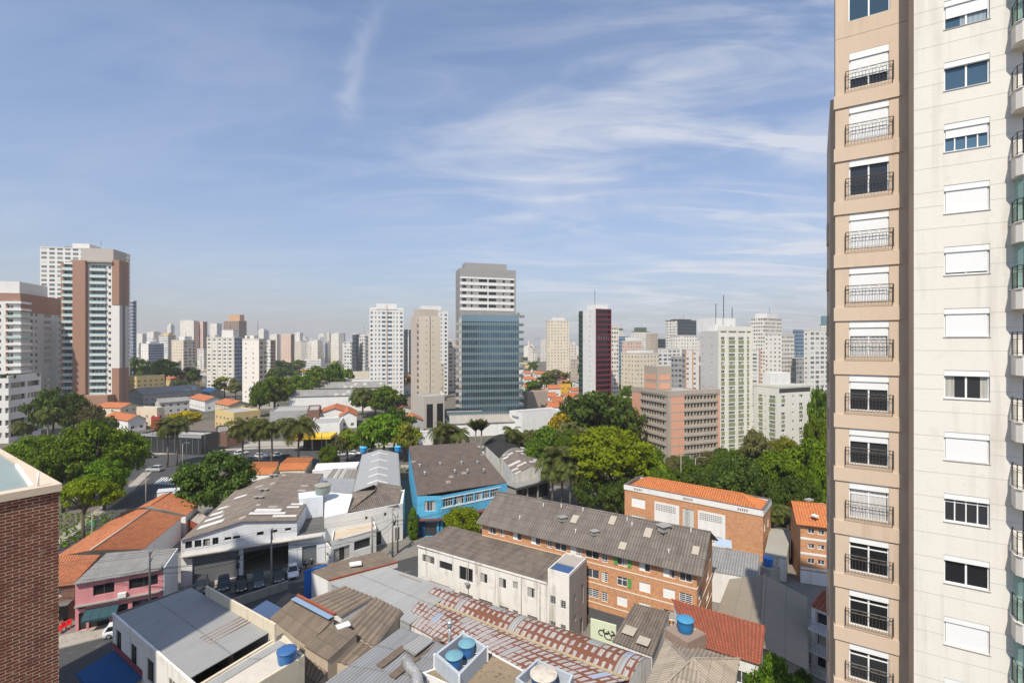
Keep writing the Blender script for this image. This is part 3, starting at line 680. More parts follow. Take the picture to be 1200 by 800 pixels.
# balconies at the far right of the tower
BG = NT('balcony_glass'); BG.fin((.45, .62, .6), .05, .6); _t = BG.n('BsdfTransparent'); _t.inputs[0].default_value = (.86, .95, .93, 1); _m = BG.n('MixShader'); _m.inputs[0].default_value = .2
BG.L.new(_t.outputs[0], _m.inputs[1]); BG.L.new(BG.p.outputs[0], _m.inputs[2]); BG.L.new(_m.outputs[0], BG.N['Material Output'].inputs[0]); BG = BG.m
IRON = MC['brown_wrought_iron']
def balcony_meshes():
    w, d, c = 4.2, .85, .18; pl = [Vector(p) for p in ((0, 0, 0), (0, -d+c, 0), (c, -d, 0), (w, -d, 0), (w, 0, 0))]
    b = MB(); b.prism([Vector((p.x, p.y, 0)) for p in pl], 0, .86, mt=0, bottom=True); 
    b.prism([Vector((p.x*1.02-.04, p.y*1.03, 0)) for p in pl], .862, .90, mt=0, bottom=True); slab = b.build('slab', CRE)
    b = MB(); path = [Vector((.06, -.02, 0)), Vector((.06, -d+c+.03, 0)), Vector((c+.03, -d+.06, 0)), Vector((w-.05, -d+.06, 0))]
    for z in (1.0, 1.62, 1.72, 1.93):
        b.tube([p+UP*z for p in path], .018 if z > 1.9 else .012, 4)
    for i in range(len(path)-1):
        L_ = (path[i+1]-path[i]).length; n = max(1, int(L_/.13))
        for k in range(n+1):
            p = path[i].lerp(path[i+1], k/n); thick = .02 if k in (0, n) else .009
            b.tube([p+UP*.9, p+UP*(1.93 if k in (0, n) or k % 5 == 0 else 1.62)], thick, 4, cap=False)
    rl = b.build('railing', IRON)
    b = MB(); q = [Vector((.10, -.05, 0)), Vector((.10, -d+c+.10, 0)), Vector((c+.10, -d+.14, 0)), Vector((c+1.3, -d+.14, 0))]
    for i in range(3): b.box(q[i]+UP*.92, q[i+1]-q[i], Vector((.012, .012, 0)), UP*1.98)
    gl_ = b.build('glazing', BG); ms = [x.data for x in (slab, rl, gl_)]
    for x in (slab, rl, gl_): bpy.data.objects.remove(x)
    return ms
bsl, brl, bgl = balcony_meshes()
for i, z in enumerate(zb):
    if z < 2: continue
    o = put('balcony', bsl, P_(3.42, z+1.22))
    q = bpy.data.objects.new('railing', brl); C.objects.link(q); q.parent = o
    if i in (1, 2, 5, 6, 11, 12): q = bpy.data.objects.new('glazing', bgl); C.objects.link(q); q.parent = o
    put('balcony_door', winmesh(2.8, 1.93, 'slide', GLD, AL), P_(3.80, z+2.12, .11))
flush_windows()
# ------------------------------------------------------------------ orange brick apartment block, middle
Cq = Vector((22.35, 58.5, 0)); a_ = Vector((-.854, .5205, 0)); b_ = Vector((.5205, .854, 0)); La, Lb, EZ, FH = 31.6, 11.1, 10.5, 2.62
OO = Cq+a_*La
ob = thing('orange_apartment_block', 'long orange brick apartment block of four floors under a grey corrugated gable roof', 'apartment block', Cq+a_*La/2+b_*Lb/2)
E = [V2(OO, EZ), V2(Cq, EZ), V2(Cq+b_*Lb, EZ), V2(OO+b_*Lb, EZ)]
fw = []; SH2 = plain('green_shutter_paint', (.10, .28, .07))
def col(px0, px1, st, vz=(1.0, 2.2), fl=(0, 1, 2, 3)):
    for f in fl:
        s_ = st[f % len(st)] if isinstance(st, (list, tuple)) else st
        fw.extend(on(OO, Cq, (px0, px1, FH*f+vz[0], FH*f+vz[1], s_)))
col(572, 582, 'slide', fl=(1, 2, 3)); col(586, 591, 'louv', fl=(1, 2, 3)); col(601, 611, ('slide', 'slide', 'louv', 'half')); col(622, 633, ('shut', 'slide', 'slide', 'half')); col(641, 647, 'louv'); col(650, 664, ('slide', 'louv', 'slide', 'slide'))
col(686, 702, ('slide', 'louv', 'slide', 'slide')); col(705, 712, 'louv', (.9, 2.2)); col(723, 735, ('slide', 'shut', 'cross', 'slide')); col(749, 762, ('shut', 'shut', 'shut', 'half')); col(777, 791, ('shut', 'slide', 'shut', 'half')); col(796, 811, ('slide', 'louv', 'louv', 'slide'))
col(676, 682, 'latt', (.2, 2.3))
bo = [(1.2, 3.0, FH*f+1.0, FH*f+2.2, 'slide') for f in range(4)]+[(6.5, 8.4, FH*f+1.0, FH*f+2.2, 'slide') for f in range(4)]
def ex(mb):
    mb.quad(E[1], E[2], V2(Cq+b_*Lb/2, EZ+2.9)); mb.quad(E[3], E[0], V2(OO+b_*Lb/2, EZ+2.9))
walls(ob, E, 0, OBRICK, {0: fw, 1: bo}, GL, WF, .12, extra=ex)
RID = [V2(OO+b_*Lb/2, EZ+2.9), V2(Cq+b_*Lb/2, EZ+2.9)]
FIBRED = sheetmat('dark_fibre_cement', (.205, .175, .148), (.08, .07, .06), (.4, .36, .30), 1.25, 1.05, .4, .5, lights=.0, bd=.05)
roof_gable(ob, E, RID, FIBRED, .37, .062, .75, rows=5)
BND = plaster('white_band_paint', (.70, .62, .5), .06, .3); mb = MB(); nf = -b_
for f in range(1, 4):
    mb.box(OO+nf*.05+UP*(FH*f+.36)-a_*-.0, -a_*(La+.05), b_*.0495, UP*.14); mb.box(Cq-a_*.0005+UP*(FH*f+.36), -a_*.05, b_*Lb, UP*.14)
mb.build('floor_band', BND, ob)
u_ = -a_; st0 = reach(OO, u_, 668.5); st1 = reach(OO, u_, 675.5); mb = MB(); mb.box(OO+u_*st0+nf*.02, u_*(st1-st0), b_*.0195, UP*(EZ-.1)); mb.build('stair_panel', WHITE, ob)
mb = MB(); mb.box(OO+u_*(reach(OO, u_, 690))+nf*.018, u_*9, b_*.0175, UP*2.2); mb.build('dark_base', plaster('dark_grey_paint', (.1, .1, .105)), ob)
# green shutters beside two windows, paler sheets, vents and chimneys on the roof
for (px, f, w) in ((719.5, 3, 3.2), (735.5, 3, 3.2), (735.5, 2, 3.)):
    u0 = reach(OO, u_, px); b = MB(); b.box(OO+u_*u0+nf*.06+UP*(FH*f+1.0), u_*.5, -nf*.04, UP*1.25); b.build('shutter', SH2, ob)
sl = (RID[0]-E[0]).normalized(); rn = (RID[0]-E[0]).cross(-a_).normalized(); rn = rn if rn.z > 0 else -rn
ROOFP = lambda u, s_: E[0]+u_*u+sl*s_+rn*.16
for (u, s_, w, l, nm) in ((13.6, 3.1, .95, 1.5, 'x'), (19.0, 4.2, .9, 1.6, 'x'), (24.2, 3.3, 1.0, 1.6, 'x'), (21.6, .5, .95, 1.2, 'x'), (30.6, 2.2, .8, 1.3, 'x')):
    b = MB(); b.box(ROOFP(u, s_), u_*w, sl*l, rn*.02); b.build('pale_sheet', plaster('pale_sheet', (.40, .355, .29), .1, .4), ob)
def vent(th, p, s_=1.):
    b = MB(); b.cbox(p, .9*s_, .7*s_, .5*s_, .5); b.cbox(p+UP*.52*s_, 1.15*s_, .95*s_, .07, .5); return b.build('roof_vent', plaster('vent_concrete', (.3, .29, .27), .2, .6), th)
for (u, s_, k) in ((12.4, 3.2, 1.1), (17.8, 2.0, 1.0), (26.6, 5.0, 1.5)): vent(ob, ROOFP(u, s_)-UP*.1, k)
for (u, s_) in ((6, 1.6), (8.5, 4.8), (11.3, 5.3), (14.8, 5.4), (15.2, 1.4), (21.5, 5.2), (28, 1.4), (22.4, 4.5), (30, 5.4)):
    b = MB(); p = ROOFP(u, s_); b.tube([p-UP*.1, p+UP*.5], .06, 6); b.tube([p+UP*.5, p+UP*.62], .11, 6); b.build('vent_pipe', WF, ob)

# ------------------------------------------------------------------ white concrete building in front of it
z = 7.5; FL, FR, BR, BL = g(490, 640, z), g(642, 684, z), g(672, 659, z), g(526, 621.5, z)
wb = bld('white_workshop', 'stained white concrete building with grey roof and barred windows', 'building', (FL, FR, BR, BL))
u = V2(FR-FL, 0).normalized(); FR = FL+u*(reach(V2(FL, 0), u, 642)); FR.z = z
wn = on(FL, FR, (495, 509, 5.5, 6.6, 'louv'), (515, 530, 5.3, 6.4, 'bare'), (538, 554, 4.6, 6.5, 'slide'), (563, 571, 5.1, 6.4, 'half'), (585, 593, 5.2, 6.5, 'half'), (601, 607, 5.6, 6.6, 'shut'), (618, 627, 5.1, 6.4, 'half'),
       (495, 509, 1.7, 2.7, 'louv'), (515, 530, 1.7, 2.7, 'latt'), (538, 554, 1.6, 2.8, 'louv'), (561, 577, 1.7, 2.8, 'louv'), (585, 596, 1.7, 2.8, 'louv'), (601, 607, 1.9, 2.8, 'louv'), (618, 630, 1.8, 2.8, 'louv'))
BLz = V2(BL, 8.3); BRz = V2(BR, 8.3)
walls(wb, [FL, FR, BRz, BLz], 0, OLDW, {0: wn}, GLD, GREYP and plain('dirty_window_steel', (.36, .35, .32)), .16)
mb = MB(); up = UP*.05; mb.sheet(FL+up+(FL-BL).normalized()*.15, FR+up, BRz+up, BLz+up, .2, .03, vrows=4); mb.build('roof', FIBRE, wb)
mb = MB(); mb.box(FL-u*.1-Vector((-u.y, u.x, 0))*.12-UP*.02, u*((FR-FL).length+.0), Vector((-u.y, u.x, 0))*.12, UP*.22); mb.build('parapet', OLDW, wb)
for px in (549, 611, 633): 
    p = V2(FL, 0)+u*reach(V2(FL, 0), u, px)-Vector((-u.y, u.x, 0))*.07; b = MB(); b.tube([p+UP*.1, p+UP*7.3], .05, 6); b.build('drain_pipe', plain('old_pipe', (.3, .27, .24)), wb)
p = V2(FL, 0)+u*reach(V2(FL, 0), u, 549)-Vector((-u.y, u.x, 0))*.3+UP*4.3; b = MB(); b.lathe(p, [(.05, 0), (.3, .08), (.42, .2)], 16); o = b.build('satellite_dish', AL, wb)
# its stair tower with a water basin on top
T0, T1 = V2(FR, 0), V2(FR, 0)+u*(reach(V2(FR, 0), u, 667)); iu = Vector((-u.y, u.x, 0)); dpt = 5.6; zt = 9.1
tw = thing('stair_tower', 'stained stair tower with blue roof basin at the right end of the white workshop', 'tower', (T0+T1)/2+iu*2)
tp = [V2(T0, zt), V2(T1, zt), V2(T1+iu*dpt, zt), V2(T0+iu*dpt, zt)]
wl = on(T0, T1, (645, 651, 5.2, 6.2, 'louv'), (657, 663, 5.0, 6.0, 'louv'), (645, 651, 2.0, 3.0, 'louv'), (657, 663, 2.0, 3., 'louv')); we = [(1.6, 2.1, 5.4, 6.2, 'louv'), (1.6, 2.1, 2.8, 3.6, 'louv'), (3.9, 4.5, 4.0, 6.5, 'bare'), (3.4, 4.3, .2, 2.2, 'bare')]
WALLG = plaster('dirty_shaded_concrete', (.34, .30, .27), .2, .5)  # end wall darker than the front: its shade and dirt put into the colour
mb = MB(); W = (T1-T0).length
mb.wall(T0, u, W, 0, zt, wl, .15); windows(tw, T0, u, wl, GLD, GREYP, .15); mb.wall(T1, iu, dpt, 0, zt, we, .15, m=1); windows(tw, T1, iu, we, GLD, GREYP, .15)
mb.quad(V2(T1+iu*dpt, 0), V2(T0+iu*dpt, 0), V2(T0+iu*dpt, zt), V2(T1+iu*dpt, zt)); mb.quad(V2(T0+iu*dpt, 0), V2(T0, 0), V2(T0, zt), V2(T0+iu*dpt, zt)); mb.build('wall', [OLDW, WALLG], tw)
parapet(tw, tp, .35, .14, OLDW); deck(tw, tp, FIBRE, z=-.02)
mb = MB(); mb.box(T0+u*.2+iu*.3+UP*(zt+.0), u*(W-.4), iu*2.1, UP*.16); mb.build('water_basin', plain('deep_blue_water', (.02, .07, .19), .08, .6), tw)
mb = MB(); mb.box(T0+u*.17+iu*2.5+UP*zt, u*(W-.34), iu*2.7, UP*.28); mb.build('hatch', plaster('hatch_concrete', (.38, .34, .3)), tw)

# ------------------------------------------------------------------ small buildings in the foreground
# grey flat metal roof
z = 5.0; P1, P2, P3, P4 = g(385, 682, z), g(452, 665.5, z), g(530, 690, z), g(470, 726, z)
A_, B_, D_, E_ = V2(P1, 4.6), V2(P2, 5.2), V2(P3, 5.2), V2(P4, 4.6)
th = mono('metal_roof_shed', 'low shed under a smooth pale grey metal roof beside the rusty shed', 'shed', [g(388, 684, 4.6), g(480, 731, 4.6), g(532, 691, 5.4), g(452, 664.5, 5.4)], GREYP, METAL, .5, .015, .1, prof='trap')
for (px, py, w, l) in ((467, 674, 1.2, 4.2), (500, 683, 1.2, 3.6)):
    p = g(px, py, 5.25); b = MB(); d = (g(530, 691, 5.3)-g(452, 664.5, 5.3)).normalized(); n = Vector((-d.y, d.x, .04)); b.box(p+UP*.12, d*l, n*w*.5, UP*.02); b.build('rust_patch', plaster('rusty_sheet', (.22, .15, .11), .3, .4), th)
# rusty double-vault shed
def rust(name, amt):
    t = NT(name); u = t.uv(); s = t.sep(u); bay = .82; row = 1.15
    fu = t.math('FRACT', t.math('DIVIDE', s[0], bay)); fv = t.math('FRACT', t.math('DIVIDE', s[1], row)); cu = t.math('FLOOR', t.math('DIVIDE', s[0], bay)); cv = t.math('FLOOR', t.math('DIVIDE', s[1], row))
    n1 = t.noise(u, 2.6, 7, .72); n2 = t.noise(u, .16, 4, .6, .36, .66); n3 = t.noise(u, 7, 4, .7)
    e1 = t.math('SUBTRACT', .5, t.math('ABSOLUTE', t.math('SUBTRACT', fu, .5))); e2 = t.math('SUBTRACT', .5, t.math('ABSOLUTE', t.math('SUBTRACT', fv, .5)))
    edge = t.math('MINIMUM', e1, t.math('MULTIPLY_ADD', e2, 1.1, .06))
    m = t.ramp(t.math('SUBTRACT', t.math('ADD', t.math('MULTIPLY', n1, .42), t.math('MULTIPLY', n2, .26)), t.math('MULTIPLY', edge, 1.0)), .20-amt, .27-amt)
    c = t.mix(n3, (.30, .28, .265), (.43, .405, .39)); rustc = t.mix(n3, (.12, .045, .028), (.22, .085, .048)); c = t.mix(m, c, rustc)
    w = t.white(t.math('FLOOR', t.math('DIVIDE', s[0], bay*1.0)), t.math('FLOOR', t.math('DIVIDE', s[1], 2.3)), amt)
    c = t.mix(t.math('GREATER_THAN', w, .95), c, t.mix(n3, (.27, .27, .26), (.35, .36, .36))); c = t.mix(t.math('LESS_THAN', w, .022), c, (.30, .36, .45))
    at = t.n('Attribute', attribute_name='tone'); c = t.mix(t.math('MULTIPLY', at.outputs['Fac'], .35), c, (.14, .08, .06))  # valley shadow of the ribs painted in as a dark rusty tint
    return t.fin(c, .75, .25, n1, .02)
RUST = rust('rusty_painted_sheet', .165); RUST2 = rust('less_rusty_sheet', .07); RZ = 4.4
X0, X1 = g(520, 690.5, RZ), g(763, 772, RZ); G0, G1 = g(495, 706, RZ), g(737, 803, RZ); Y0, Y1 = g(474, 727, RZ), g(644, 822, RZ)
th = bld('rusty_shed', 'long shed with two rust-streaked curved metal roofs', 'shed', (X0, X1, Y0, Y1))
walls(th, [Y0, Y1, G1, X1, X0, G0], 0, OLDW, {}, GLD, WF)
mb = MB(); mb.sheet(G0+UP*.08, G1+UP*.08, X1+UP*.08, X0+UP*.08, .36, .02, arc=1.0, sub=3, vrows=10); mb.build('roof', RUST, th)
mb = MB(); mb.sheet(Y0+UP*.05+(Y0-G0)*.03, Y1+UP*.05+(Y1-G1)*.03, G1+UP*.6, G0+UP*.6, .36, .02, arc=.22, sub=3, vrows=6); mb.build('roof', RUST2, th)
mb = MB(); d = (G1-G0); n = Vector((-d.y, d.x, 0)).normalized(); mb.box(G0+UP*.62-n*.16, d, n*.3, UP*.1); mb.build('gutter', plaster('ochre_gutter', (.42, .33, .2), .2, .5), th)
for E0, E1 in ((G0, X0), (G1, X1)):
    mb = MB(); n_ = 12; pts = [E0.lerp(E1, i/n_)+UP*(1.0*4*(i/n_)*(1-i/n_)+.0) for i in range(n_+1)]; mb.quad(*pts); mb.build('gable_panel', OLDW, th)
# shed walls behind: pale corrugated roof with a duct, bottom centre-left
z = 5.2; th = mono('corrugated_shed', 'low grey corrugated shed with a raised skylight and fat metal duct', 'shed', [g(330, 838, 4.6), g(476, 838, 4.6), g(526, 759, 5.2), g(471, 735.5, 5.2)], OLDW, METALD, .28, .035, .1)
a, c_, d, e = [g(*p, 5.6) for p in ((472, 758), (486, 767), (508, 750), (495, 743))]
b = MB(); b.sheet(a, c_, d, e, .4, .02, t=.12); b.build('skylight', METAL, th)
for (px, py) in ((440, 780), (484, 768), (455, 792)):
    p = g(px, py, 5.02); v = (g(471, 735.5, 5.1)-g(380, 800, 4.9)).normalized(); w = (g(524, 757, 5.1)-g(471, 735.5, 5.1)).normalized(); b = MB(); b.box(p+UP*.14, w*.95, v*3.6, UP*.02); b.build('brown_sheet', plaster('brown_sheet', (.16, .12, .09), .2, .4), th)
p0 = g(491, 812, 5.2); p1 = g(488, 795, 5.6); b = MB(); q = [g(492, 830, 4.9), p0+UP*.3, p1+UP*.5, g(482, 783, 6.1), g(476, 773, 6.4)]; b.tube(q, .52, 14, r1=.55); b.build('duct', plain('bare_metal_duct', (.46, .45, .43), .4, .5, .5, .15), th)
for i in range(7):
    t_ = i/6*3.99; k = int(t_); p = q[k].lerp(q[k+1], t_-k); d = (q[k+1]-q[k]).normalized(); b = MB(); b.tube([p-d*.03, p+d*.03], .58, 14); b.build('duct_ring', MC['bare_metal_duct'], th)
# terrace building with water tanks
z = 5.2; TP = [g(494, 789, z), g(605, 838, z), g(614, 786, z), g(570, 762, z)]
th = bld('terrace_house', 'flat-roofed white house with a stained brown roof terrace in the foreground', 'house', TP)
walls(th, TP, 0, WHITE); deck(th, TP, _pav('stained_terrace_screed', (.14, .115, .085), (.36, .27, .17)), z=-.05); parapet(th, TP, .12, .16, WHITE)
BX = [g(509, 766, z+1.5), g(538, 791, z+1.5), g(571, 757, z+1.5), g(543, 739.5, z+1.5)]
tb = bld('tank_enclosure', 'grey walled enclosure holding two teal-lidded water tanks on the white house', 'tank enclosure', BX); tb.location.z = 0
GB = plaster('pale_blue_grey_paint', (.42, .46, .50), .08, .25)
cen = sum(BX, Vector())/4; walls(tb, BX, z-.6, GB); IN = [V2(cen+(p-cen)*.86, p.z) for p in BX]
mb = MB(); n = 4
for i in range(4):
    j = (i+1) % 4; mb.quad(BX[i], BX[j], IN[j], IN[i]); mb.quad(IN[i], IN[j], V2(IN[j], z+.2), V2(IN[i], z+.2))
mb.build('inner_wall', GB, tb); deck(tb, [V2(p, z+.25) for p in IN], CONC, 'floor_slab')
for i in range(4): mb = MB(); mb.cbox(V2(cen+(BX[i]-cen)*1.004, z-.58), .16, .16, 2.12, .5); mb.build('corner_trim', WF, tb)
for (px, py, lab) in ((532.3, 765.5, 'round teal-lidded water tank in the walled enclosure, nearer the duct'), (547, 751.5, 'round teal-lidded water tank in the walled enclosure, farther corner')):
    p = g(px, py, z+1.65); tank(lab, V2(p, z+.28), 1.75, 1.38, TBLUE, TTEAL)
b = MB(); p = V2(g(527, 750, z+1), z); b.tube([p, p+UP*2.6], .16, 10); b.tube([p+UP*2.5, p+UP*2.9], .28, 12); b.lathe(p+UP*2.9, [(.36, 0), (.36, .12), (.05, .3)], 14); tag(b.build('chimney_pipe', AL), 'metal chimney pipe with round cowl beside the teal-lidded water tanks', 'chimney')
BX = [g(604, 794, z+1.3), g(655, 830, z+1.3), g(672, 790, z+1.3), g(629, 771.5, z+1.3)]
tb = bld('tank_enclosure', 'grey walled enclosure holding one grimy white tank at the bottom edge', 'tank enclosure', BX)
cen = sum(BX, Vector())/4; walls(tb, BX, 0, GB); IN = [V2(cen+(p-cen)*.9, p.z) for p in BX]; mb = MB()
for i in range(4):
    j = (i+1) % 4; mb.quad(BX[i], BX[j], IN[j], IN[i]); mb.quad(IN[i], IN[j], V2(IN[j], z+.1), V2(IN[i], z+.1))
mb.build('inner_wall', GB, tb); deck(tb, [V2(p, z+.15) for p in IN], CONC, 'floor_slab')
tank('big round grimy white water tank at the bottom edge of the picture', V2(g(637, 788, z+1.5), z+.17), 2.5, 1.45, TBLUE, TWH)

# hip roof, lower right
z = 6.2; E = [g(745, 835, z), g(865, 838, z), g(864, 774, z), g(781, 751, z)]
E[1] = E[0]+(E[2]-E[3])
th = bld('hip_roof_house', 'house with a pale brown corrugated hip roof at the bottom edge', 'house', E); walls(th, E, 0, WHITE)
hip(th, E, (g(807, 776, 8.1), g(812, 772, 8.1)), FIBREL, .22, .03)
# red tile house with blue tank on a small platform
z = 6.0; E = [g(812, 752.5, z), g(889, 776, z), g(894, 735, 7.9), g(790, 704, 7.9)]
th = mono('red_tile_house', 'white house with a single slope of weathered red-brown tiles and a blue tank', 'house', E, WHITE, TILER, .24, .04, .25, holes={0: on(E[0], E[1], (862, 876, 3.3, 4.6, 'slide'), (838, 844, 3.4, 4.4, 'slide'))})
p = g(803, 741, 7.2); b = MB(); b.cbox(V2(p, 0), 3.0, 3.0, 7.4, .55); tag(b.build('tank_platform', plaster('platform_screed', (.3, .22, .18), .2, .5)), 'square concrete platform carrying the blue tank beside red tiles', 'platform')
tank('bright blue water tank on the platform beside the red-brown tiles', V2(p, 7.42), 1.75, 1.4, plain('bright_blue_tank', (.02, .17, .38), .5, .4, var=.2), plain('bright_blue_lid', (.06, .25, .42), .55, .35, var=.2))
# small patched roof
E = [g(718, 751, 4.6), g(764, 768, 4.6), g(784, 717, 5.4), g(744, 707.5, 5.4)]
th = mono('patched_roof_annex', 'small annex with a patched brown roof against the orange block', 'annex', E, WHITE, FIBRE, .2, .03, .1)
for (x, y, w, l) in ((735, 738, 2.2, 1.5), (752, 750, 1.9, 1.3)):
    a, c_ = g(x-7, y+4, 4.9), g(x+7, y+9, 4.9); v = (E[3]-E[0]).normalized(); b = MB(); b.box(a+UP*.16, (c_-a), v*l, UP*.02); b.build('pale_sheet', MC['pale_sheet'], th)
# pale green garden wall with a painted scroll
a, c_ = g(692, 748, 0), g(722, 757, 0); d = (c_-a); n = Vector((-d.y, d.x, 0)).normalized(); b = MB(); b.box(a, d, n*.2, UP*2.6); th = tag(b.build('garden_wall', plaster('pale_green_paint', (.60, .66, .48), .06, .2)), 'pale green garden wall with black painted scrolls below the orange block', 'wall')
b = MB(); u = d.normalized(); W = d.length
for (cx, cz, rr, t0, t1) in ((.45, 1.2, .35, 0, 5), (.60, 1.5, .3, 2, 7), (.7, 1.0, .42, 1, 5.5), (.83, 1.45, .28, 3, 8), (.93, 1.1, .3, 0, 4)):
    pts = [a+u*(W*cx+rr*math.cos(t0+(t1-t0)*k/12)*(1+.03*k))+UP*(cz+rr*math.sin(t0+(t1-t0)*k/12))-n*.012 for k in range(13)]
    b.tube(pts, .075, 5)
o = b.build('painted_scroll', plain('black_wall_paint', (.03, .03, .028)), None); o.parent = th; o.location = -th.location

# ------------------------------------------------------------------ buildings right of the orange block
z = 4.2; E = [g(834, 664, z), g(890, 673, z), g(893, 637, z), g(840, 628, z)]
th = mono('white_wall_annex', 'low annex with bare white wall and grey corrugated roof behind the orange block', 'annex', [g(828, 668, 4.4), g(888, 678.5, 4.4), g(890, 650, 5.0), g(836, 640, 5.0)], WHITE, FIBREG, .22, .03, .05)
b = MB(); b.box(g(838, 640, 5.1)+UP*.2, g(858, 644, 5.1)-g(838, 640, 5.1), (g(838, 631, 5.1)-g(838, 640, 5.1)), UP*.05); b.build('blue_sheet', plain('pale_blue_sheet', (.38, .47, .56)), th)
E = [g(896, 650, 3.6), g(921, 655, 3.6), g(927, 622, 3.8), g(903, 617, 3.8)]
th = mono('grey_lean_to', 'small flat-roofed grey lean-to beside the brick school', 'lean-to', E, OLDW, plaster('grey_felt', (.33, .32, .28), .1, .3), 1, 0, .05)
tank('blue water tank beside the grey lean-to by the brick school', V2(g(900, 662, 3.0), 3.0), 1.5, 1.35, plain('strong_blue_tank', (.02, .14, .50), .4, .5), plain('strong_blue_lid', (.04, .22, .6), .4, .5))
b = MB(); p = g(900, 662, 3.0)
b.cbox(V2(p, 0), 2.4, 2.4, 2.98, .5); tag(b.build('tank_platform', CONC), 'concrete platform under the blue tank beside the grey lean-to', 'platform')
z = 4.4; rp, rq = g(891, 757, 5.7), g(896, 673, 5.7); lf, lb, rf, rb = g(838, 722, z), g(855, 678.5, z), g(948, 786, z), g(947, 700, z)
th = bld('grey_warehouse', 'warehouse under a plain grey-brown gable roof next to the beige tower', 'warehouse', (lf, lb, rf, rb))
walls(th, [lf, rf, rb, lb], 0, WHITE)
WARE = sheetmat('grey_brown_sheet', (.31, .265, .205), (.22, .19, .15), None, 2.4, 1.0, .2, .3, bd=.02)
mb = MB(); mb.sheet(lb+UP*.05, lf+UP*.05, rp+UP*.05, rq+UP*.05, .25, .02); mb.sheet(rf+UP*.05, rb+UP*.05, rq+UP*.05, rp+UP*.05, .25, .02); mb.tube([rp+UP*.1, rq+UP*.1], .16, 6); mb.build('roof', WARE, th)
mb = MB(); mb.quad(lf, rf, rp); mb.build('gable_wall', WHITE, th); mb = MB(); mb.quad(rb, lb, rq); mb.build('gable_wall', WHITE, th)
# three-floor block with orange roof by the tower
z = 9.5; P0, P1 = g(938, 612, z), g(985, 617.5, z); d = V2(P1-P0, 0).normalized(); n = Vector((-d.y, d.x, 0)); P2, P3 = P1+n*9, P0+n*9
th = bld('small_brick_block', 'three-floor brick block with patched orange roof beside the beige tower', 'apartment block', (P0, P1, P2, P3))
wn = []
for f in range(4):
    zz = .9+f*2.35
    for k in range(3): wn += [(1.0+k*1.35, 1.0+k*1.35+.95, zz, zz+.75, 'slide')]
walls(th, [P0, P1, P2, P3], 0, OBRICK, {0: wn}, GL, WF); roof_gable(th, [P0, P1, P2, P3], (V2(P0+n*4.5, z+1.9), V2(P1+n*4.5, z+1.9)), TILEO, .24, .045, .6)
mb = MB()
for f in range(3): mb.box(P0-n*.04+UP*(2.2+f*2.35-P0.z), d*(P1-P0).length, n*.039, UP*.35)
mb.build('floor_band', WHITE, th)
mb = MB(); mb.box(P0-n*.03-UP*P0.z, d*7, n*.0295, UP*1.95); mb.build('base_panel', WHITE, th)
for (px, py, w, mm) in ((948, 586, 1.3, CONC), (962, 592, 1.6, METAL), (955, 605, .7, WHITE), (945, 598, .6, WHITE)):
    p = g(px, py, z+1.); b = MB(); b.cbox(p+UP*.0, w, .9, .25, .4); b.build('roof_patch', mm, th)
# white balcony house in the tower's shade
P0, P1 = g(951, 783, 0), g(992, 803, 0); d = (P1-P0).normalized(); n = Vector((-d.y, d.x, 0)); L_ = (P1-P0).length
th = thing('white_balcony_house', 'white three-floor house with slatted balcony rails in the shade of the tower', 'house', (P0+P1)/2+n*3); zt = 7.4
walls(th, [V2(p, zt) for p in (P0, P1, P1+n*6, P0+n*6)], 0, WHITE, {0: [(.4, L_-.4, 2.9, 4.5, 'slide'), (.4, L_-.4, .4, 2.2, 'slide'), (.4, L_-.4, 5.4, 6.9, 'slide')]}, GLD, WF, .6)
mb = MB(); mb.sheet(V2(P0, zt+.05)-n*.3, V2(P1, zt+.05)-n*.3, V2(P1+n*3, zt+.8), V2(P0+n*3, zt+.8), .24, .04); mb.sheet(V2(P1+n*6, zt+.05), V2(P0+n*6, zt+.05), V2(P0+n*3, zt+.8), V2(P1+n*3, zt+.8), .24, .04); mb.build('roof', TILER, th)
for zz in (0.02, 2.5, 5.0):
    b = MB(); b.box(P0-n*1.1+UP*(zz+.0), d*L_, n*1.09, UP*.15); o = b.build('balcony_slab', WHITE, th); b = MB()
    for k in range(int(L_/.16)): b.box(P0-n*1.08+d*(k*.16)+UP*(zz+.16), d*.07, n*.03, UP*.95)
    b.box(P0-n*1.09+UP*(zz+1.1), d*L_, n*.05, UP*.06); b.build('rail', plain('grey_rail', (.4, .4, .4)), th)
flush_windows()
# ------------------------------------------------------------------ tiled houses and shops, left
# pink two-storey shop
z = 6.5; E0, E1 = g(88, 682.5, z), g(191, 665, z); E2, E3 = g(207, 642, 7.3), g(125, 648, 7.3)
pk = bld('pink_shop', 'two-storey pink shop with grey corrugated roof and dark green awning', 'shop', (E0, E1, E2, E3))
wn = on(E0, E1, (109, 134, 4.3, 5.7, 'slide'), (151, 185, 4.3, 5.7, 'slide'), (92, 101, .1, 2.4, 'bare'), (104, 128, .1, 2.5, 'slide'), (134, 150, .1, 2.5, 'bare'), (155, 185, .1, 2.6, 'bare'), (92, 100, 2.9, 3.5, 'bare'))
walls(pk, [E0, E1, E2, E3], 0, PINK, {0: wn}, GLD, plain('brown_frame', (.12, .08, .06)), .25)
up = UP*.06; mb = MB(); mb.sheet(grow(E0, E3, .5)+up, grow(E1, E2, .5)+up, E2+up, E3+up, .2, .03, vrows=4); mb.build('roof', FIBREG, pk)
d = V2(E1-E0, 0).normalized(); n = Vector((-d.y, d.x, 0)); L_ = V2(E1-E0, 0).length; mb = MB(); mb.box(V2(E0, 3.35)-n*.5, d*L_, n*.49, UP*.16); mb.build('ledge', CONC, pk)
mb = MB(); mb.prism([E1+d*.03, E1+d*.16, E2+d*.16, E2+d*.03], 0, mt=0); mb.build('side_wall', WHITE, pk)
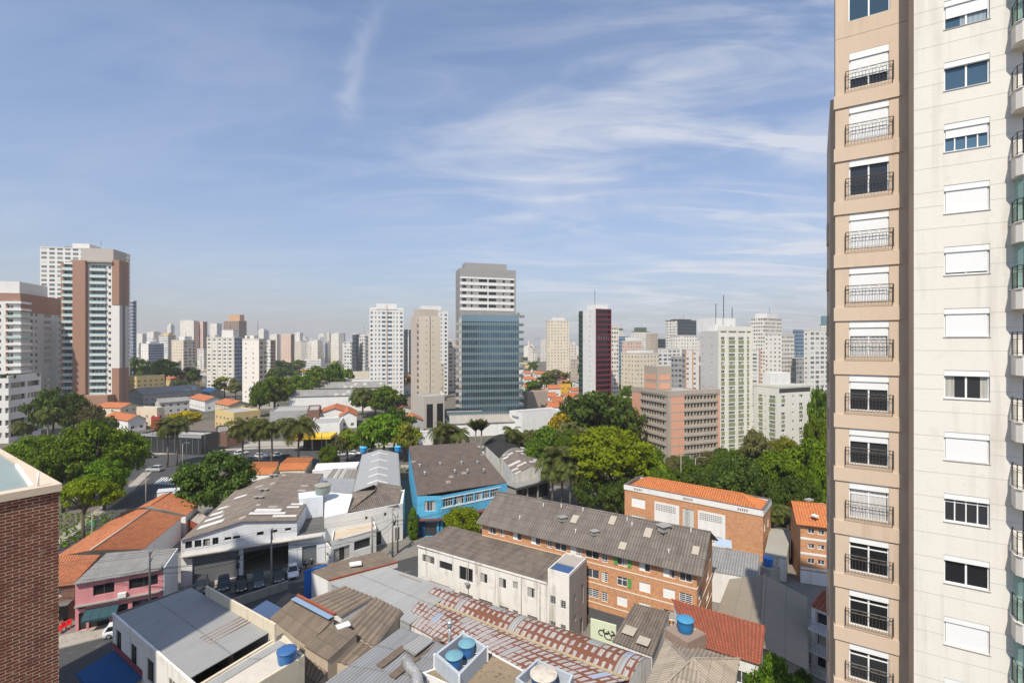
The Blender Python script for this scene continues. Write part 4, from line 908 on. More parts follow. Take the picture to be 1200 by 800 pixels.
u0 = reach(V2(E0, 0), d, 100); u1 = reach(V2(E0, 0), d, 140); a = V2(E0, 2.75)+d*u0-n*.05; b = MB(); b.quad(a, a+d*(u1-u0), a+d*(u1-u0)-n*1.7-UP*.75, a-n*1.7-UP*.75); b.quad(a-UP*.05, a-n*1.7-UP*.8, a+d*(u1-u0)-n*1.7-UP*.8, a+d*(u1-u0)-UP*.05)
b.box(a-n*1.7-UP*1.0, d*(u1-u0), n*.04, UP*.26)
for k in range(5): b.tube([a+d*(u1-u0)*k/4, a+d*(u1-u0)*k/4-n*1.7-UP*.74], .025, 4)
tag(b.build('awning', plain('dark_green_canvas', (.02, .06, .075), .6), pk), '', '') ; 
aw = bpy.data.objects['awning']; del aw['label']; del aw['category']
b = MB(); b.box(V2(E0, 3.6)+d*reach(V2(E0, 0), d, 139)-n*.6, d*.9, n*.5, UP*.6); b.build('air_conditioner', WHITE, pk)
# brown house with tiled corner roof
z = 5.2; Q0, Q1 = g(30, 690, z), g(87.5, 682.5, z); Q2, Q3 = g(118, 650, 6.6), g(40, 651, 6.6)
th = bld('brown_corner_shop', 'brown corner bar with orange tiled roof beside the pink shop', 'shop', (Q0, Q1, Q2, Q3))
wn = on(Q0, Q1, (63, 72, 3.4, 4.6, 'slide'), (64, 80, .1, 2.4, 'bare'))
walls(th, [Q0, Q1, Q2, Q3], 0, BROWNP, {0: wn}, GLD, WF, .5); mb = MB(); mb.sheet(grow(Q0, Q3, .4)+UP*.06, grow(Q1, Q2, .4)+UP*.06, Q2+UP*.06, Q3+UP*.06, .24, .04); mb.build('roof', TILE, th)
d2 = V2(Q1-Q0, 0).normalized(); n2 = Vector((-d2.y, d2.x, 0)); a = V2(Q0, 2.9)+d2*reach(V2(Q0, 0), d2, 58)-n2*.02; b = MB(); b.box(a-n2*1.5, d2*2.6, n2*1.5, UP*.08); b.build('awning', plain('grey_canvas', (.16, .15, .14)), th)
# red plastic chairs and table outside the bar
def plastic_chair(p, a, lab):
    th = thing('plastic_chair', lab, 'chair', p, 'red plastic chairs outside the bar'); RP = plain('red_plastic', (.62, .015, .02), .4, .5); u = Vector((math.cos(a), math.sin(a), 0)); v = Vector((-u.y, u.x, 0)); P = Vector(p)
    b = MB(); b.box(P-u*.24-v*.23+UP*.42, u*.48, v*.46, UP*.04); b.build('seat', RP, th)
    b = MB(); b.box(P-u*.25+v*.21+UP*.44, u*.5, v*.05+UP*.03, UP*.48); b.build('backrest', RP, th)
    for s in (-1, 1):
        for t_ in (-1, 1): b = MB(); b.tube([P+u*.22*s+v*.2*t_+UP*.42, P+u*.27*s+v*.25*t_], .03, 5); b.build('leg', RP, th)
        b = MB(); b.box(P+u*(.22*s-.02)-v*.2+UP*.64, u*.04, v*.42, UP*.03); b.build('armrest', RP, th)
for (px, py, a, lab) in ((69, 742, .4, 'red plastic chair outside the bar, closest to the brick building'), (75, 738, .9, 'red plastic chair outside the bar, second from the brick building'), (80.5, 735, .5, 'red plastic chair outside the bar, next to the pink wall')):
    p = g(px, py, .1); plastic_chair((p.x, p.y, .14), a, lab)
# long tiled house along the side road, two roof slopes, and the house behind it
z = 4.4; E = [g(82, 655, z), g(166.5, 643, z), g(212, 605.5, z), g(150, 597, z)]; rg = (g(106, 645, 6.5), g(176, 597, 6.5))
th = bld('long_tiled_house', 'long white house with orange tiled gable roof along the side road', 'house', E)
lf, rf, rb, lb = g(66, 652, z), g(166.5, 643, z), g(212, 605.5, z), g(150, 597, z)
walls(th, [lf, rf, rb, lb], 0, WHITE); mb = MB(); up = UP*.06
mb.sheet(rf+up+(rf-rg[0]).normalized()*.3, rb+up+(rf-rg[0]).normalized()*.3, rg[1]+up, rg[0]+up, .24, .04); mb.sheet(lb+up, lf+up, rg[0]+up, rg[1]+up, .24, .04); mb.build('roof', TILE, th)
mb = MB(); mb.tube([rg[0]+UP*.12, rg[1]+UP*.12], .13, 6); mb.build('ridge_cap', plaster('pale_mortar_ridge', (.5, .42, .34)), th); mb = MB(); mb.quad(lf, rf, rg[0]); mb.build('gable_wall', WHITE, th); mb = MB(); mb.quad(rb, lb, rg[1]); mb.build('gable_wall', WHITE, th)
p = g(143, 619, 5.6); v = (rg[0]-rf).normalized(); b = MB(); b.box(p+UP*.12, (rg[1]-rg[0]).normalized()*1.6, -v*1.4, UP*.03); b.build('pale_sheet', plaster('cream_sheet', (.6, .5, .38)), th)
z = 4.4; lf, rf, rb, lb = g(176, 593, z), g(219.5, 601.5, z), g(232, 589, z), g(188, 583, z); r0, r1 = g(186, 588, 6.0), g(203, 577.5, 6.0)
th = gable('tiled_house', 'orange tiled house between the long tiled house and the round tree', 'house', [g(217.5, 602.5, 4.4), g(231.5, 592, 4.4), g(190, 580, 4.4), g(160, 596, 4.4)], (g(177, 592, 6.3), g(200, 577.5, 6.3)), WHITE, TILE, .24, .04, .3)
th = mono('bus_shelter', 'white flat shelter roof beyond the tiled houses by the side road', 'shelter', [g(184, 577, 2.8), g(211, 574.5, 2.8), g(211, 571, 2.9), g(186, 573, 2.9)], OLDW, plaster('pale_shelter_roof', (.5, .52, .54)), 1, 0, .1)
th = mono('red_lean_to', 'low lean-to with dull roof and red posts beside the big garage', 'lean-to', [g(221, 608, 3.0), g(236, 615, 3.0), g(243, 606, 3.2), g(231, 598, 3.2)], plaster('red_wood', (.3, .07, .04)), plaster('dull_roof', (.38, .33, .29), .15, .4), 1, 0, .1)

# ------------------------------------------------------------------ metal-roofed warehouse, lower left
z = 7.2; W0, W1, W2, W3 = g(218, 798, z), g(315, 742, z), g(223, 688.5, z), g(132, 722, z)
wh = bld('metal_warehouse', 'old white warehouse with a big grey metal roof half in shade', 'warehouse', (W0, W1, W2, W3))
FLN = W3+(W0-W3)*1.35
wl = on(W3, FLN, (136, 142, 3.9, 6.2, 'cross'), (153, 160, 3.9, 6.2, 'cross'), (172, 180, 3.9, 6.2, 'cross'), (198, 205, 3.9, 6.2, 'cross'))
wn = []
d = V2(FLN-W3, 0).normalized(); L_ = V2(FLN-W3, 0).length; mb = MB(); mb.wall(W3, d, L_, 0, z, wl, .18); windows(wh, W3, d, wl, GLD, plain('dark_steel_window', (.05, .045, .045)), .18)
mb.quad(V2(W1, 0), V2(W2, 0), W2, W1); mb.quad(V2(W2, 0), V2(W3, 0), W3, W2); inw = Vector((-d.y, d.x, 0)); mb.quad(V2(W3, 0)+inw*.2, W3+inw*.2, FLN+inw*.2, V2(FLN, 0)+inw*.2); mb.build('wall', OLDW, wh)
up = UP*.1; mb = MB(); mb.sheet(W3+up+(W2-W3)*.02, W0+up, W1+up*1.2, W2+up*1.2, .33, .035, prof='sin', vrows=5)
bpy_roof = mb.build('roof', METAL, wh)
b = MB(); d = (W0-W3).normalized(); n = Vector((-d.y, d.x, 0)); b.box(W3-d*.2-n*.02, d*((FLN-W3).length+.2), n*.22, UP*.35); b.build('parapet', OLDW, wh)
b = MB(); d3 = (W2-W3).normalized(); n3 = Vector((d3.y, -d3.x, 0)); b.box(W3+d3*.1, d3*((W2-W3).length-.1), n3*.2, UP*.22); b.build('eave_wall', plaster('dark_mossy_wall', (.16, .15, .13)), wh)
a, c_ = W2+(W1-W2)*.22, W1+(W1-W2)*.06; d = (c_-a); n = Vector((-d.y, d.x, 0)).normalized(); b = MB(); b.box(a-UP*.6, d, n*.22, UP*1.9); b.build('firewall', CREAM, wh)
for k in range(4):
    a = W1.lerp(W2, .2+.035*k)+UP*.16; b = MB(); b.box(a, (W0-W1)*.55+(W3-W2)*0, (W2-W1).normalized()*.09, UP*.02); b.build('rust_streak', plaster('rust_streak', (.30, .17, .12), .2, .4), wh)
# open lean-to posts in front and the cream flat-roofed neighbour with blue tank
for (px, py) in ((268, 781), (222, 800)):
    b = MB(); p = g(px, py, 5.5); b.box(V2(p, 0), Vector((.3, 0, 0)), Vector((0, .3, 0)), UP*7.0); b.build('post', plaster('old_wood_post', (.25, .17, .12)), wh)
z = 6.6; F0, F1, F2, F3 = g(238, 806, z), g(357, 769, z), g(331, 743, z), g(214, 800, z); F0 = g(256, 830, z); F3 = g(196, 825, z)
nb = bld('cream_flat_house', 'cream flat-roofed house carrying one blue water tank at its corner', 'house', (F0, F1, F2, F3))
walls(nb, [F0, F1, F2, F3], 0, CREAM); deck(nb, [F0, F1, F2, F3], plaster('pale_screed', (.55, .50, .43), .08, .3), z=.0); parapet(nb, [F0, F1, F2, F3], .16, .3, CREAM)  # flat roof in a pale screed colour with light mottling
b = MB(); a, c_ = F3.lerp(F2, .1)+(F0-F3)*.35, F2.lerp(F3, .04)+(F1-F2)*.35; d = c_-a; n = Vector((-d.y, d.x, 0)).normalized(); b.box(a+UP*.03, d, n*1.1, UP*.05); b.build('gutter_sheet', METAL, nb)
p = g(336, 775, z); tank('dark blue water tank on the corner of the cream flat roof', V2(p, z+.02), 1.8, 1.3, TBLUE, plain('dark_blue_lid', (.04, .12, .30), .5))
# blue shop awning on the street corner
a = g(127, 765, 3.6); d = (W0-W3).normalized(); n = Vector((d.y, -d.x, 0)); b = MB()
q = [W3+d*.4+UP*(-3.6), W3+d*8.5+UP*(-3.6)]; o_ = n*3.2; b.box(q[0]+UP*.0, q[1]-q[0], o_-UP*.9, UP*.07); b.box(q[0]+o_-UP*1.15, q[1]-q[0], n*.04, UP*.3); b.quad(q[0]+UP*.02, q[0]+o_-UP*.88, q[0]+o_-UP*1.2, q[0]-UP*1.2)
tag(b.build('shop_awning', DBLUE, None, base=Vector((q[0].x, q[0].y, 0))), 'dark blue canvas awning on the street corner below the metal warehouse', 'awning')
b = MB(); b.box(q[0]+UP*.25-n*(-.03), q[1]-q[0], n*.12, UP*.55); tag(b.build('sign_band', plain('dark_red_sign', (.2, .03, .05)), None, base=Vector((q[0].x, q[0].y, 0))), 'dark red shop sign band above the dark blue awning', 'sign')

# ------------------------------------------------------------------ small brown-roofed sheds between warehouse and metal roof
CR2 = plaster('bare_cream_render', (.5, .42, .32), .15, .6)
mono('sheet_roof_shed', 'steep shed roof of brown corrugated sheets with blue-grey ridge strip', 'shed', [g(317, 724, 3.8), g(360, 756, 3.8), g(391, 724, 5.8), g(346, 700, 5.8)], CR2, BROWNR, .2, .03, .1)
a, c_ = g(347, 700, 5.9), g(391, 723, 5.9); d = c_-a; n = Vector((-d.y, d.x, 0)).normalized(); b = MB(); b.box(a+UP*.1-n*.7, d, n*.7, UP*.05); tag(b.build('ridge_strip', plain('blue_grey_strip', (.22, .32, .44))), 'blue-grey metal strip along the steep brown shed roof', 'flashing')
b = MB(); b.box(a+UP*.1+n*.02, d, n*.3, UP*.28); tag(b.build('tile_coping', TILER), 'row of red coping tiles along the steep brown shed roof', 'coping')
mono('ribbed_roof_shed', 'small white shed with brown roof of broad ribs beside the blue panel', 'shed', [g(361, 703, 4.4), g(400, 722, 4.4), g(437, 700, 5.0), g(404, 687, 5.0)], WHITE, BROWNR, .95, .11, .1, prof='sin')
mono('corrugated_annex', 'cream shed with brown corrugated roof and one white skylight', 'shed', [g(358, 757, 4.2), g(384, 773, 4.2), g(418, 742, 5.0), g(394, 729, 5.0)], CR2, BROWNR, .2, .03, .1)
p = g(396, 738, 5.0); b = MB(); b.box(p+UP*.0, Vector((1.2, .9, .0)), Vector((-.5, .6, .12)), UP*.12); tag(b.build('skylight_sheet', WHITE), 'white skylight sheet on the cream shed roof', 'skylight')
mono('low_ribbed_shed', 'low dark shed with broad-ribbed brown roof near the blue tank', 'shed', [g(352, 788, 2.6), g(372, 800, 2.6), g(392, 776, 3.2), g(352, 758, 3.2)], CONC, BROWNR, .9, .1, .1)
mono('broad_rib_shed', 'cream shed with broad-ribbed brown roof next to the metal roof shed', 'shed', [g(402, 735, 4.2), g(440, 758, 4.2), g(471, 716, 5.2), g(440, 700, 5.2)], CR2, BROWNR, .9, .1, .08)
mono('tall_cream_shed', 'cream shed with stepped brown roof below the broad-ribbed shed', 'shed', [g(384, 770, 3.4), g(420, 783, 3.4), g(446, 757, 4.0), g(416, 742, 4.0)], CR2, BROWNR, .9, .1, .08)
mono('brown_roof_store', 'long low store with brown roof and red tile edge along the street', 'store', [g(384, 679, 3.6), g(466, 658, 3.6), g(446, 646, 4.4), g(360, 667, 4.4)], WHITE, BROWNR, .3, .04, .1)
a, c_ = g(385, 680, 3.8), g(466, 658.5, 3.8); d = c_-a; n = Vector((-d.y, d.x, 0)).normalized(); b = MB(); b.box(a-n*.3, d, n*.3, UP*.22); tag(b.build('tile_coping', TILER), 'row of red coping tiles along the low store by the street', 'coping')
p = g(410, 664, 4.2); b = MB(); b.box(p, Vector((1.6, .6, 0)), Vector((-.4, .9, .1)), UP*.2); tag(b.build('skylight_sheet', WHITE), 'white skylight sheet on the brown-roofed store by the street', 'skylight')
a, c_ = g(357, 701, .6), g(383, 692, .6); a, c_ = V2(a, 0), V2(c_, 0); a2 = gy(357, a.y, 0); d = c_-a; n = Vector((-d.y, d.x, 0)).normalized(); b = MB(); b.box(a, d, n*.25, UP*4.6); tag(b.build('blue_panel_wall', plaster('strong_blue_paint', (.01, .12, .46), .1, .2)), 'strong blue painted end wall facing the parked cars', 'wall')
mono('blue_sheet_shed', 'little shed with pale blue and cream roof sheets by the street wall', 'shed', [g(292, 717, 2.4), g(312, 727, 2.4), g(331, 714, 3.0), g(312, 704, 3.0)], CR2, plain('pale_blue_sheet', (.38, .47, .56)), 1, 0, .1)
mono('street_shed', 'low shed with brown roof behind the street wall', 'shed', [g(318, 712, 2.6), g(346, 724, 2.6), g(366, 706, 3.0), g(338, 695, 3.0)], CR2, BROWNR, .3, .03, .1)
a, c_ = g(262, 716, 0), g(338, 690, 0); d = c_-a; n = Vector((-d.y, d.x, 0)).normalized(); b = MB(); b.box(a, d, n*.25, UP*1.3); tag(b.build('street_wall', CONC), 'low concrete street wall in front of the parked dark cars', 'wall')

# ------------------------------------------------------------------ big garage across the street
A_ = g(212, 633, 7.3); B_ = g(348, 609, 8.0); AP = g(284, 610, 9.05); u = V2(B_-A_, 0).normalized(); A0 = V2(A_, 0); W = V2(B_-A_, 0).length; RX = reach(A0, u, 380); RIG = A0+u*RX
back = Vector((-.23, .973, 0))
gar = thing('car_garage', 'big white car repair garage with dark roller doors and a wide stained roof', 'garage', A0+u*W/2+back*14)
zl = 7.2; wn = on(A0, A0+u*W, (217, 225, 5.9, 7.0, 'slide'), (228, 236, 5.9, 7.0, 'slide'), (238, 246, 5.9, 7.0, 'slide'), (249, 256, 5.9, 7., 'slide'), (263, 271, 6.3, 6.8, 'bare'), (273, 281, 6.3, 6.8, 'bare'), (301, 309, 6.3, 6.9, 'bare'), (317, 325, 6.4, 6.9, 'bare'), (334, 341, 6.4, 6.9, 'bare'))
do = on(A0, A0+u*W, (285, 338, .05, 4.5)); dr = on(A0, A0+u*W, (220, 280, .05, 4.4))
mb = MB(); apx = reach(A0, u, 284); mb.wall(A0, u, W, 0, zl, wn+do+dr, .3)
mb.quad(A0+UP*zl, A0+u*W+UP*zl, A0+u*W+UP*7.9, A0+u*apx+UP*9.0, A0+UP*7.25)
bk = 30.; mb.quad(A0+back*bk, A0, A0+UP*7.25, A0+back*bk+UP*7.2); mb.quad(A0+u*W, A0+u*W+back*bk, A0+u*W+back*bk+UP*7.9, A0+u*W+UP*7.9); mb.quad(A0+u*W+back*bk, A0+back*bk, A0+back*bk+UP*7.2, A0+u*apx+back*bk+UP*9, A0+u*W+back*bk+UP*7.9)
mb.build('wall', plaster('garage_white_paint', (.66, .67, .68), .06, .25), gar); windows(gar, A0, u, wn, GLD, DF, .2)
GR = sheetmat('garage_fibre_cement', (.225, .185, .15), (.09, .075, .065), (.42, .38, .33), 1.5, 1.1, .35, .6, lights=.035)
nI = Vector((-u.y, u.x, 0)); mb = MB(); up = UP*.1; o_ = -back*.35
# roof planes follow the lot lines going back
e0, e1, pk0, pk1 = A0+UP*7.3, A0+u*W+UP*7.95, A0+u*apx+UP*9.05, A0+u*apx+back*bk+UP*9.05
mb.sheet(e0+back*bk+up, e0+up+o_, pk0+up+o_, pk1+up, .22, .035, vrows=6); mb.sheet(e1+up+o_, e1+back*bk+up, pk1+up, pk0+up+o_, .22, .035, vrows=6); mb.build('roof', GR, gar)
SK = plaster('white_roof_sheet', (.62, .60, .56), .08, .3)
sl1 = (pk0-e0); sl2 = (pk0-e1)
for (s, k0, f0, f1, w) in ((0, 3.0, .12, .55, 1.6), (0, 6.4, .10, .42, 1.3), (0, 9.4, .08, .30, 1.4), (0, 12.5, .10, .28, 1.2), (0, 17.5, .25, .5, 1.2), (1, 2.6, .30, .98, 1.1), (1, 4.0, .42, .92, 1.5), (1, 1.2, .05, .5, 1.0), (1, 7.5, .05, .3, .9), (1, 5.9, .1, .35, .9)):
    e, s_ = (e0, sl1) if s == 0 else (e1, sl2); p = e+s_*f0+back*k0+up+UP*.07; b = MB(); b.box(p, s_*(f1-f0), back*w, UP*.03); b.build('white_sheet', SK, gar)
for (px, py) in ((306, 576), (312, 576), (318, 559), (323, 559), (300, 585), (306, 585)):
    p = g(px, py, 8.9); b = MB(); b.tube([p-UP*.2, p+UP*.45], .35, 10); b.tube([p+UP*.45, p+UP*.62], .5, 10); b.build('roof_vent', plaster('vent_concrete', (.3, .29, .27)), gar)
DM = NT('roller_door_slats'); _z = DM.sep(DM.pos())[2]; _f = DM.math('FRACT', DM.math('DIVIDE', _z, .22)); DM = DM.fin(DM.mix(DM.math('LESS_THAN', _f, .2), (.17, .175, .18), (.08, .08, .082)), .5, .4, _f, .02)
b = MB(); q = dr[0]; b.box(A0+u*q[0]+nI*.2+UP*.04, u*(q[1]-q[0]), nI*.06, UP*(q[3]-.05)); b.build('roller_door', DM, gar)
b = MB(); q = do[0]; b.box(A0+u*(q[0]-.3)+nI*12, u*(q[1]-q[0]+.6), nI*.2, UP*4.6); b.box(A0+u*(q[0]-.3)+nI*.31, u*.2, nI*11.7, UP*4.6); b.box(A0+u*(q[1]+.1)+nI*.31, u*.2, nI*11.7, UP*4.6); b.box(A0+u*(q[0]-.3)+nI*.31+UP*4.62, u*(q[1]-q[0]+.6), nI*11.7, UP*.15); b.build('interior', plaster('dim_interior', (.2, .2, .2)), gar)
b = MB()
b.box(A0+u*q[0]+nI*.1+UP*3.9, u*(q[1]-q[0]), nI*.06, UP*.6); b.build('raised_roller_door', DM, gar)
b = MB(); b.box(A0-nI*.9+UP*4.9, u*(RX*.98), nI*.89, UP*.14); b.build('canopy', plaster('canopy_concrete', (.5, .46, .40), .1, .4), gar)
b = MB(); b.box(A0+u*.3-nI*.04+UP*.06, u*1.2, nI*.035, UP*4.2); b.build('pillar_panel', WHITE, gar)
# sign between the doors (unreadable dark panel) and the lower right wing with a tank tower
b = MB(); p = A0+u*(do[0][0]-1.0)-nI*.05; b.box(p+UP*2.9, u*.55, nI*.045, UP*.55); b.box(p+UP*1.5-u*.02, u*.5, nI*.045, UP*.9); b.build('notice_panel', plain('dark_notice', (.05, .05, .06)), gar)
LW0, LW1 = A0+u*W, A0+u*reach(A0, u, 381); ww = on(LW0, LW1, (354, 371, .05, 3.3, 'bare')); wing = thing('garage_wing', 'lower white wing of the car garage with a grey flat roof', 'building', (LW0+LW1)/2)
walls(wing, [V2(LW0+u*.05, 5.3), V2(LW1, 5.3), V2(LW1+back*9, 5.3), V2(LW0+back*9+u*.05, 5.3)], 0, MC['garage_white_paint'], {0: [(q[0]-.05, q[1]-.05, *q[2:]) for q in ww]}, plain('grey_steel_door', (.13, .14, .15)), DF, .2); deck(wing, [V2(LW0+u*.05, 5.3), V2(LW1, 5.3), V2(LW1+back*9, 5.3), V2(LW0+back*9+u*.05, 5.3)], plaster('dark_felt_roof', (.12, .115, .11), .15, .3), z=.004)
c_ = gy(364, 92.5, 0); tt = thing('tank_tower', 'white concrete tank tower with a rusty round tank behind the garage', 'tower', c_); b = MB(); b.cbox(c_, 4.1, 4.1, 9.1, .46); b.build('wall', plaster('tower_paint', (.66, .69, .74), .05, .3), tt)
tank('grey-green rusty round tank on top of the white tank tower', V2(c_, 9.1)+Vector((2.1, .6, 0)), 3.0, 1.9, plain('grey_green_tank', (.25, .29, .26), .6, var=.25), plaster('rusty_lid', (.34, .32, .27), .2, .7))

# ------------------------------------------------------------------ white workshop row right of the garage
z = 6.8; S0, S1 = g(388, 607, z), g(472, 591, z); d = V2(S1-S0, 0).normalized(); n = Vector((-.18, .984, 0)); S2, S3 = S1+n*9, S0+n*9
ws = bld('white_shopfront', 'white two-storey workshop with brown hipped roof right of the garage', 'workshop', (S0, S1, S2, S3))
wn = on(S0, S1, (461, 464, 3.0, 4.6, 'bare'), (463, 468.5, .1, 2.6, 'slide'), (437, 447, .1, 2.6, 'slide'), (395, 402, 5.4, 5.9, 'bare'), (428, 431, 5.3, 5.9, 'bare'), (450, 453, 5.3, 5.9, 'bare'))
walls(ws, [S0, S1, S2, S3], 0, WHITE, {0: wn}, GLD, DF, .2); deck(ws, [S0, S1, S2, S3], plaster('plain_white_roof', (.68, .67, .64)), z=-.3); parapet(ws, [S0, S1, S2, S3], .25, .2, WHITE)  # roof deck in a plain off-white colour
r0, r1 = g(441, 573, 8.4), g(440, 560, 8.4); RE = [g(408, 600, 6.9), g(466, 592, 6.9), g(471, 571, 6.9), g(414, 577, 6.9)]
hip(ws, RE, (V2((RE[0]+RE[1])/2, 8.3)+(RE[3]-RE[0])*.55, V2((RE[2]+RE[3])/2, 8.3)), FIBRE, .2, .03, .1)
b = MB(); P = [g(380, 606, 7.3), g(407, 600, 7.3), g(413, 579, 8.0), g(381, 576, 8.0)]; b.prism(P, 0, mt=0); tag(b.build('white_roof_block', plaster('bright_white_roof', (.75, .74, .71), .03, .1)), 'plain white sloping roof block between the tank tower and brown roof', 'building')
z = 4.4; K0, K1 = g(388, 636, z), g(441, 620, z); K2, K3 = g(437, 607, z), g(392, 615, z); th = bld('shop_annex', 'low white shop annex with stained flat roof and dark windows', 'shop', (K0, K1, K2, K3))
wn = on(K0, K1, (391, 410, .9, 3.2, 'slide'), (415, 434, 1.8, 3.4, 'slide')); walls(th, [K0, K1, K2, K3], 0, WHITE, {0: wn}, GLD, DF, .2); deck(th, [K0, K1, K2, K3], plaster('stained_cream_roof', (.52, .43, .32), .12, .5), z=-.15); parapet(th, [K0, K1, K2, K3], .2, .2, WHITE)
b = MB(); dd = V2(K1-K0, 0).normalized(); nn = Vector((-dd.y, dd.x, 0)); b.box(V2(K0, 0)+dd*.4-nn*.03, dd*3.9, nn*.025, UP*.85); b.build('grey_base', GREYP, th)
# emblem painted on the white gate beside the annex: two curved black horns
a, c_ = V2(LW1, 0)+u*.1, V2(K0, 0); d_ = (c_-a); b = MB(); nn = Vector((-d_.y, d_.x, 0)).normalized(); b.box(a, d_, nn*.2, UP*3.4); gt = tag(b.build('gate_wall', WHITE, None, base=V2(a, 0)), 'white gate wall with a black horn-shaped emblem beside the garage wing', 'wall'); W_ = d_.length
for s in (-1, 1):
    b = MB(); m = a+d_*.5-nn*.012+UP*1.9; uu = d_.normalized(); pts = [(0, 0), (.3, -.22), (.62, -.18), (.82, .12), (.62, .02), (.34, .02), (0, .14)]; sc = W_*.42/.82
    q = [m+uu*(s*x*sc)+UP*(y*sc) for x, y in pts]; b.quad(*(q if s > 0 else q[::-1])); b.quad(*[x+nn*.001 for x in (q[::-1] if s > 0 else q)]); b.build('emblem', plain('black_wall_paint', (.03, .03, .028)), gt, base=V2(a, 0)); 
# long grey-roofed hall with white chevron stripes
z = 6.8; E = [g(411, 590, z), g(471, 590, z), g(466, 530, z), g(424, 532, z)]; E = [g(413, 577, z), g(470, 574, z), g(467, 531, z), g(424, 533, z)]
th = bld('long_grey_hall', 'long hall with pale grey gable roof marked by white chevron stripes', 'hall', E); rr = (V2((E[0]+E[1])/2, 8.1), V2((E[2]+E[3])/2, 8.1)); walls(th, E, 0, OLDW)
HALL = sheetmat('pale_grey_sheet', (.32, .325, .325), (.24, .24, .24), None, 6., 2.0, .12, .2, .6); mb = MB(); up = UP*.06
mb.sheet(E[3]+up, E[0]+up, rr[0]+up, rr[1]+up, .3, .03); mb.sheet(E[1]+up, E[2]+up, rr[1]+up, rr[0]+up, .3, .03); mb.build('roof', HALL, th); mb = MB(); mb.quad(E[0], E[1], rr[0]); mb.build('gable_wall', CONC, th); mb = MB(); mb.quad(E[2], E[3], rr[1]); mb.build('gable_wall', CONC, th)
for f in (.08, .24, .42, .64, .86):
    b = MB(); m0 = rr[0].lerp(rr[1], f)+UP*.12; w = (rr[1]-rr[0]).normalized()*1.0; l0, l1 = E[0].lerp(E[3], f)+UP*.12, E[1].lerp(E[2], f)+UP*.12; l0 = m0.lerp(l0, .42)-w*.4; l1 = m0.lerp(l1, .42)-w*.4
    b.quad(l0, m0, m0+w, l0+w); b.quad(m0, l1, l1+w, m0+w); b.build('white_stripe', SK, th)
for (px, py) in ((426, 530), (466, 529)): tank(f'small bright blue tank at the {"left" if px < 440 else "right"} far corner of the long grey hall', g(px, py, 6.9), 1.9, 1.6, plain('cyan_tank', (.02, .28, .6), .4), plain('cyan_lid', (.05, .4, .7), .4))
mono('flat_grey_roofs', 'pair of flat dull grey roofs between the garage and long hall', 'shed', [g(370, 577, 5.6), g(412, 578, 5.6), g(416, 561, 6.0), g(380, 560, 6.0)], OLDW, plaster('dull_blue_grey_roof', (.27, .28, .29), .12, .4), 1, 0, .05)
mono('striped_shed', 'shed with striped grey corrugated roof behind the garage', 'shed', [g(381, 562, 5.0), g(414, 562, 5.0), g(419, 550, 5.6), g(391, 549, 5.6)], OLDW, sheetmat('striped_sheet', (.33, .31, .28), (.16, .15, .13), (.5, .48, .44), 9, .8, .8, .3, lights=.2), .8, .08, .05)
E = [g(327, 551, 4.3), g(354, 551, 4.3), g(365, 535, 4.3), g(340, 533, 4.3)]
gable('small_tiled_house', 'cream house with a small bright orange tiled roof near the palms', 'house', [g(328, 550, 4.3), g(357, 549.5, 4.3), g(366, 536, 4.6), g(338, 536, 4.6)], (g(330, 543, 5.6), g(362, 541.5, 5.6)), CREAM, TILEO, .24, .04, .3)
gable('tiled_cottage', 'low cottage with orange tiled roof beside the round tree', 'house', [g(290, 555, 3.6), g(318, 555, 3.6), g(325, 541, 3.8), g(298, 541, 3.8)], (g(292, 548, 5.0), g(324, 546.5, 5.0)), WHITE, TILEO, .24, .04, .3)
mono('white_yard_wall', 'low white building with flat roof behind the striped shed', 'building', [g(366, 552, 3.2), g(418, 547, 3.2), g(421, 541, 3.2), g(372, 543, 3.2)], WHITE, plaster('bright_white_roof', (.75, .74, .71)), 1, 0, .05)

# ------------------------------------------------------------------ blue building with brown roof
z = 8.0; U0, U1, U2 = g(489, 581, z), g(517, 580.5, z), g(594, 565.5, z); U3, U4 = g(556, 522, z+.6), g(479, 526, z+.6)
bb_ = bld('blue_corner_building', 'bright blue two-storey corner building under a brown corrugated roof', 'building', (U0, U2, U3, U4)); U4b = g(481, 548, z)
wn0 = on(U0, U1, (497.5, 510, 5.0, 7.0, 'slide')); wn1 = on(U1, U2, (519.5, 531, 5.6, 7.2, 'four'), (532.5, 544, 5.6, 7.2, 'four'), (546, 555, 5.6, 7.1, 'four'), (557, 565, 5.6, 7.1, 'four'), (566, 574, 5.6, 7.1, 'four'), (575, 584, 5.6, 7.1, 'four'))
lower = on(U1, U2, (520, 545, .1, 3.0, 'bare'), (548, 590, .1, 3.0, 'slide'))
walls(bb_, [U0, U1, U2, U3, U4], 0, BLUEP, {0: wn0+on(U0, U1, (494, 512, .1, 2.8, 'bare')), 1: wn1+lower}, GL, WF, .18)
mb = MB(); up = UP*.08
ra, rb = U4.lerp(U0, 0), U3
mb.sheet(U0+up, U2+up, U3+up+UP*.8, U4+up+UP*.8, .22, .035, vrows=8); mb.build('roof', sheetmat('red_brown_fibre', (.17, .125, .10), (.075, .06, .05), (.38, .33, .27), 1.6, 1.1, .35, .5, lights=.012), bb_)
b = MB(); d = V2(U2-U1, 0).normalized(); n = Vector((-d.y, d.x, 0)); L_ = V2(U2-U1, 0).length
b.box(V2(U1, 5.35)-n*.08, d*(L_*.9), n*.08, UP*.2); b.box(V2(U1, 7.3)-n*.08, d*(L_*.9), n*.08, UP*.14); b.build('window_band', WF, bb_)
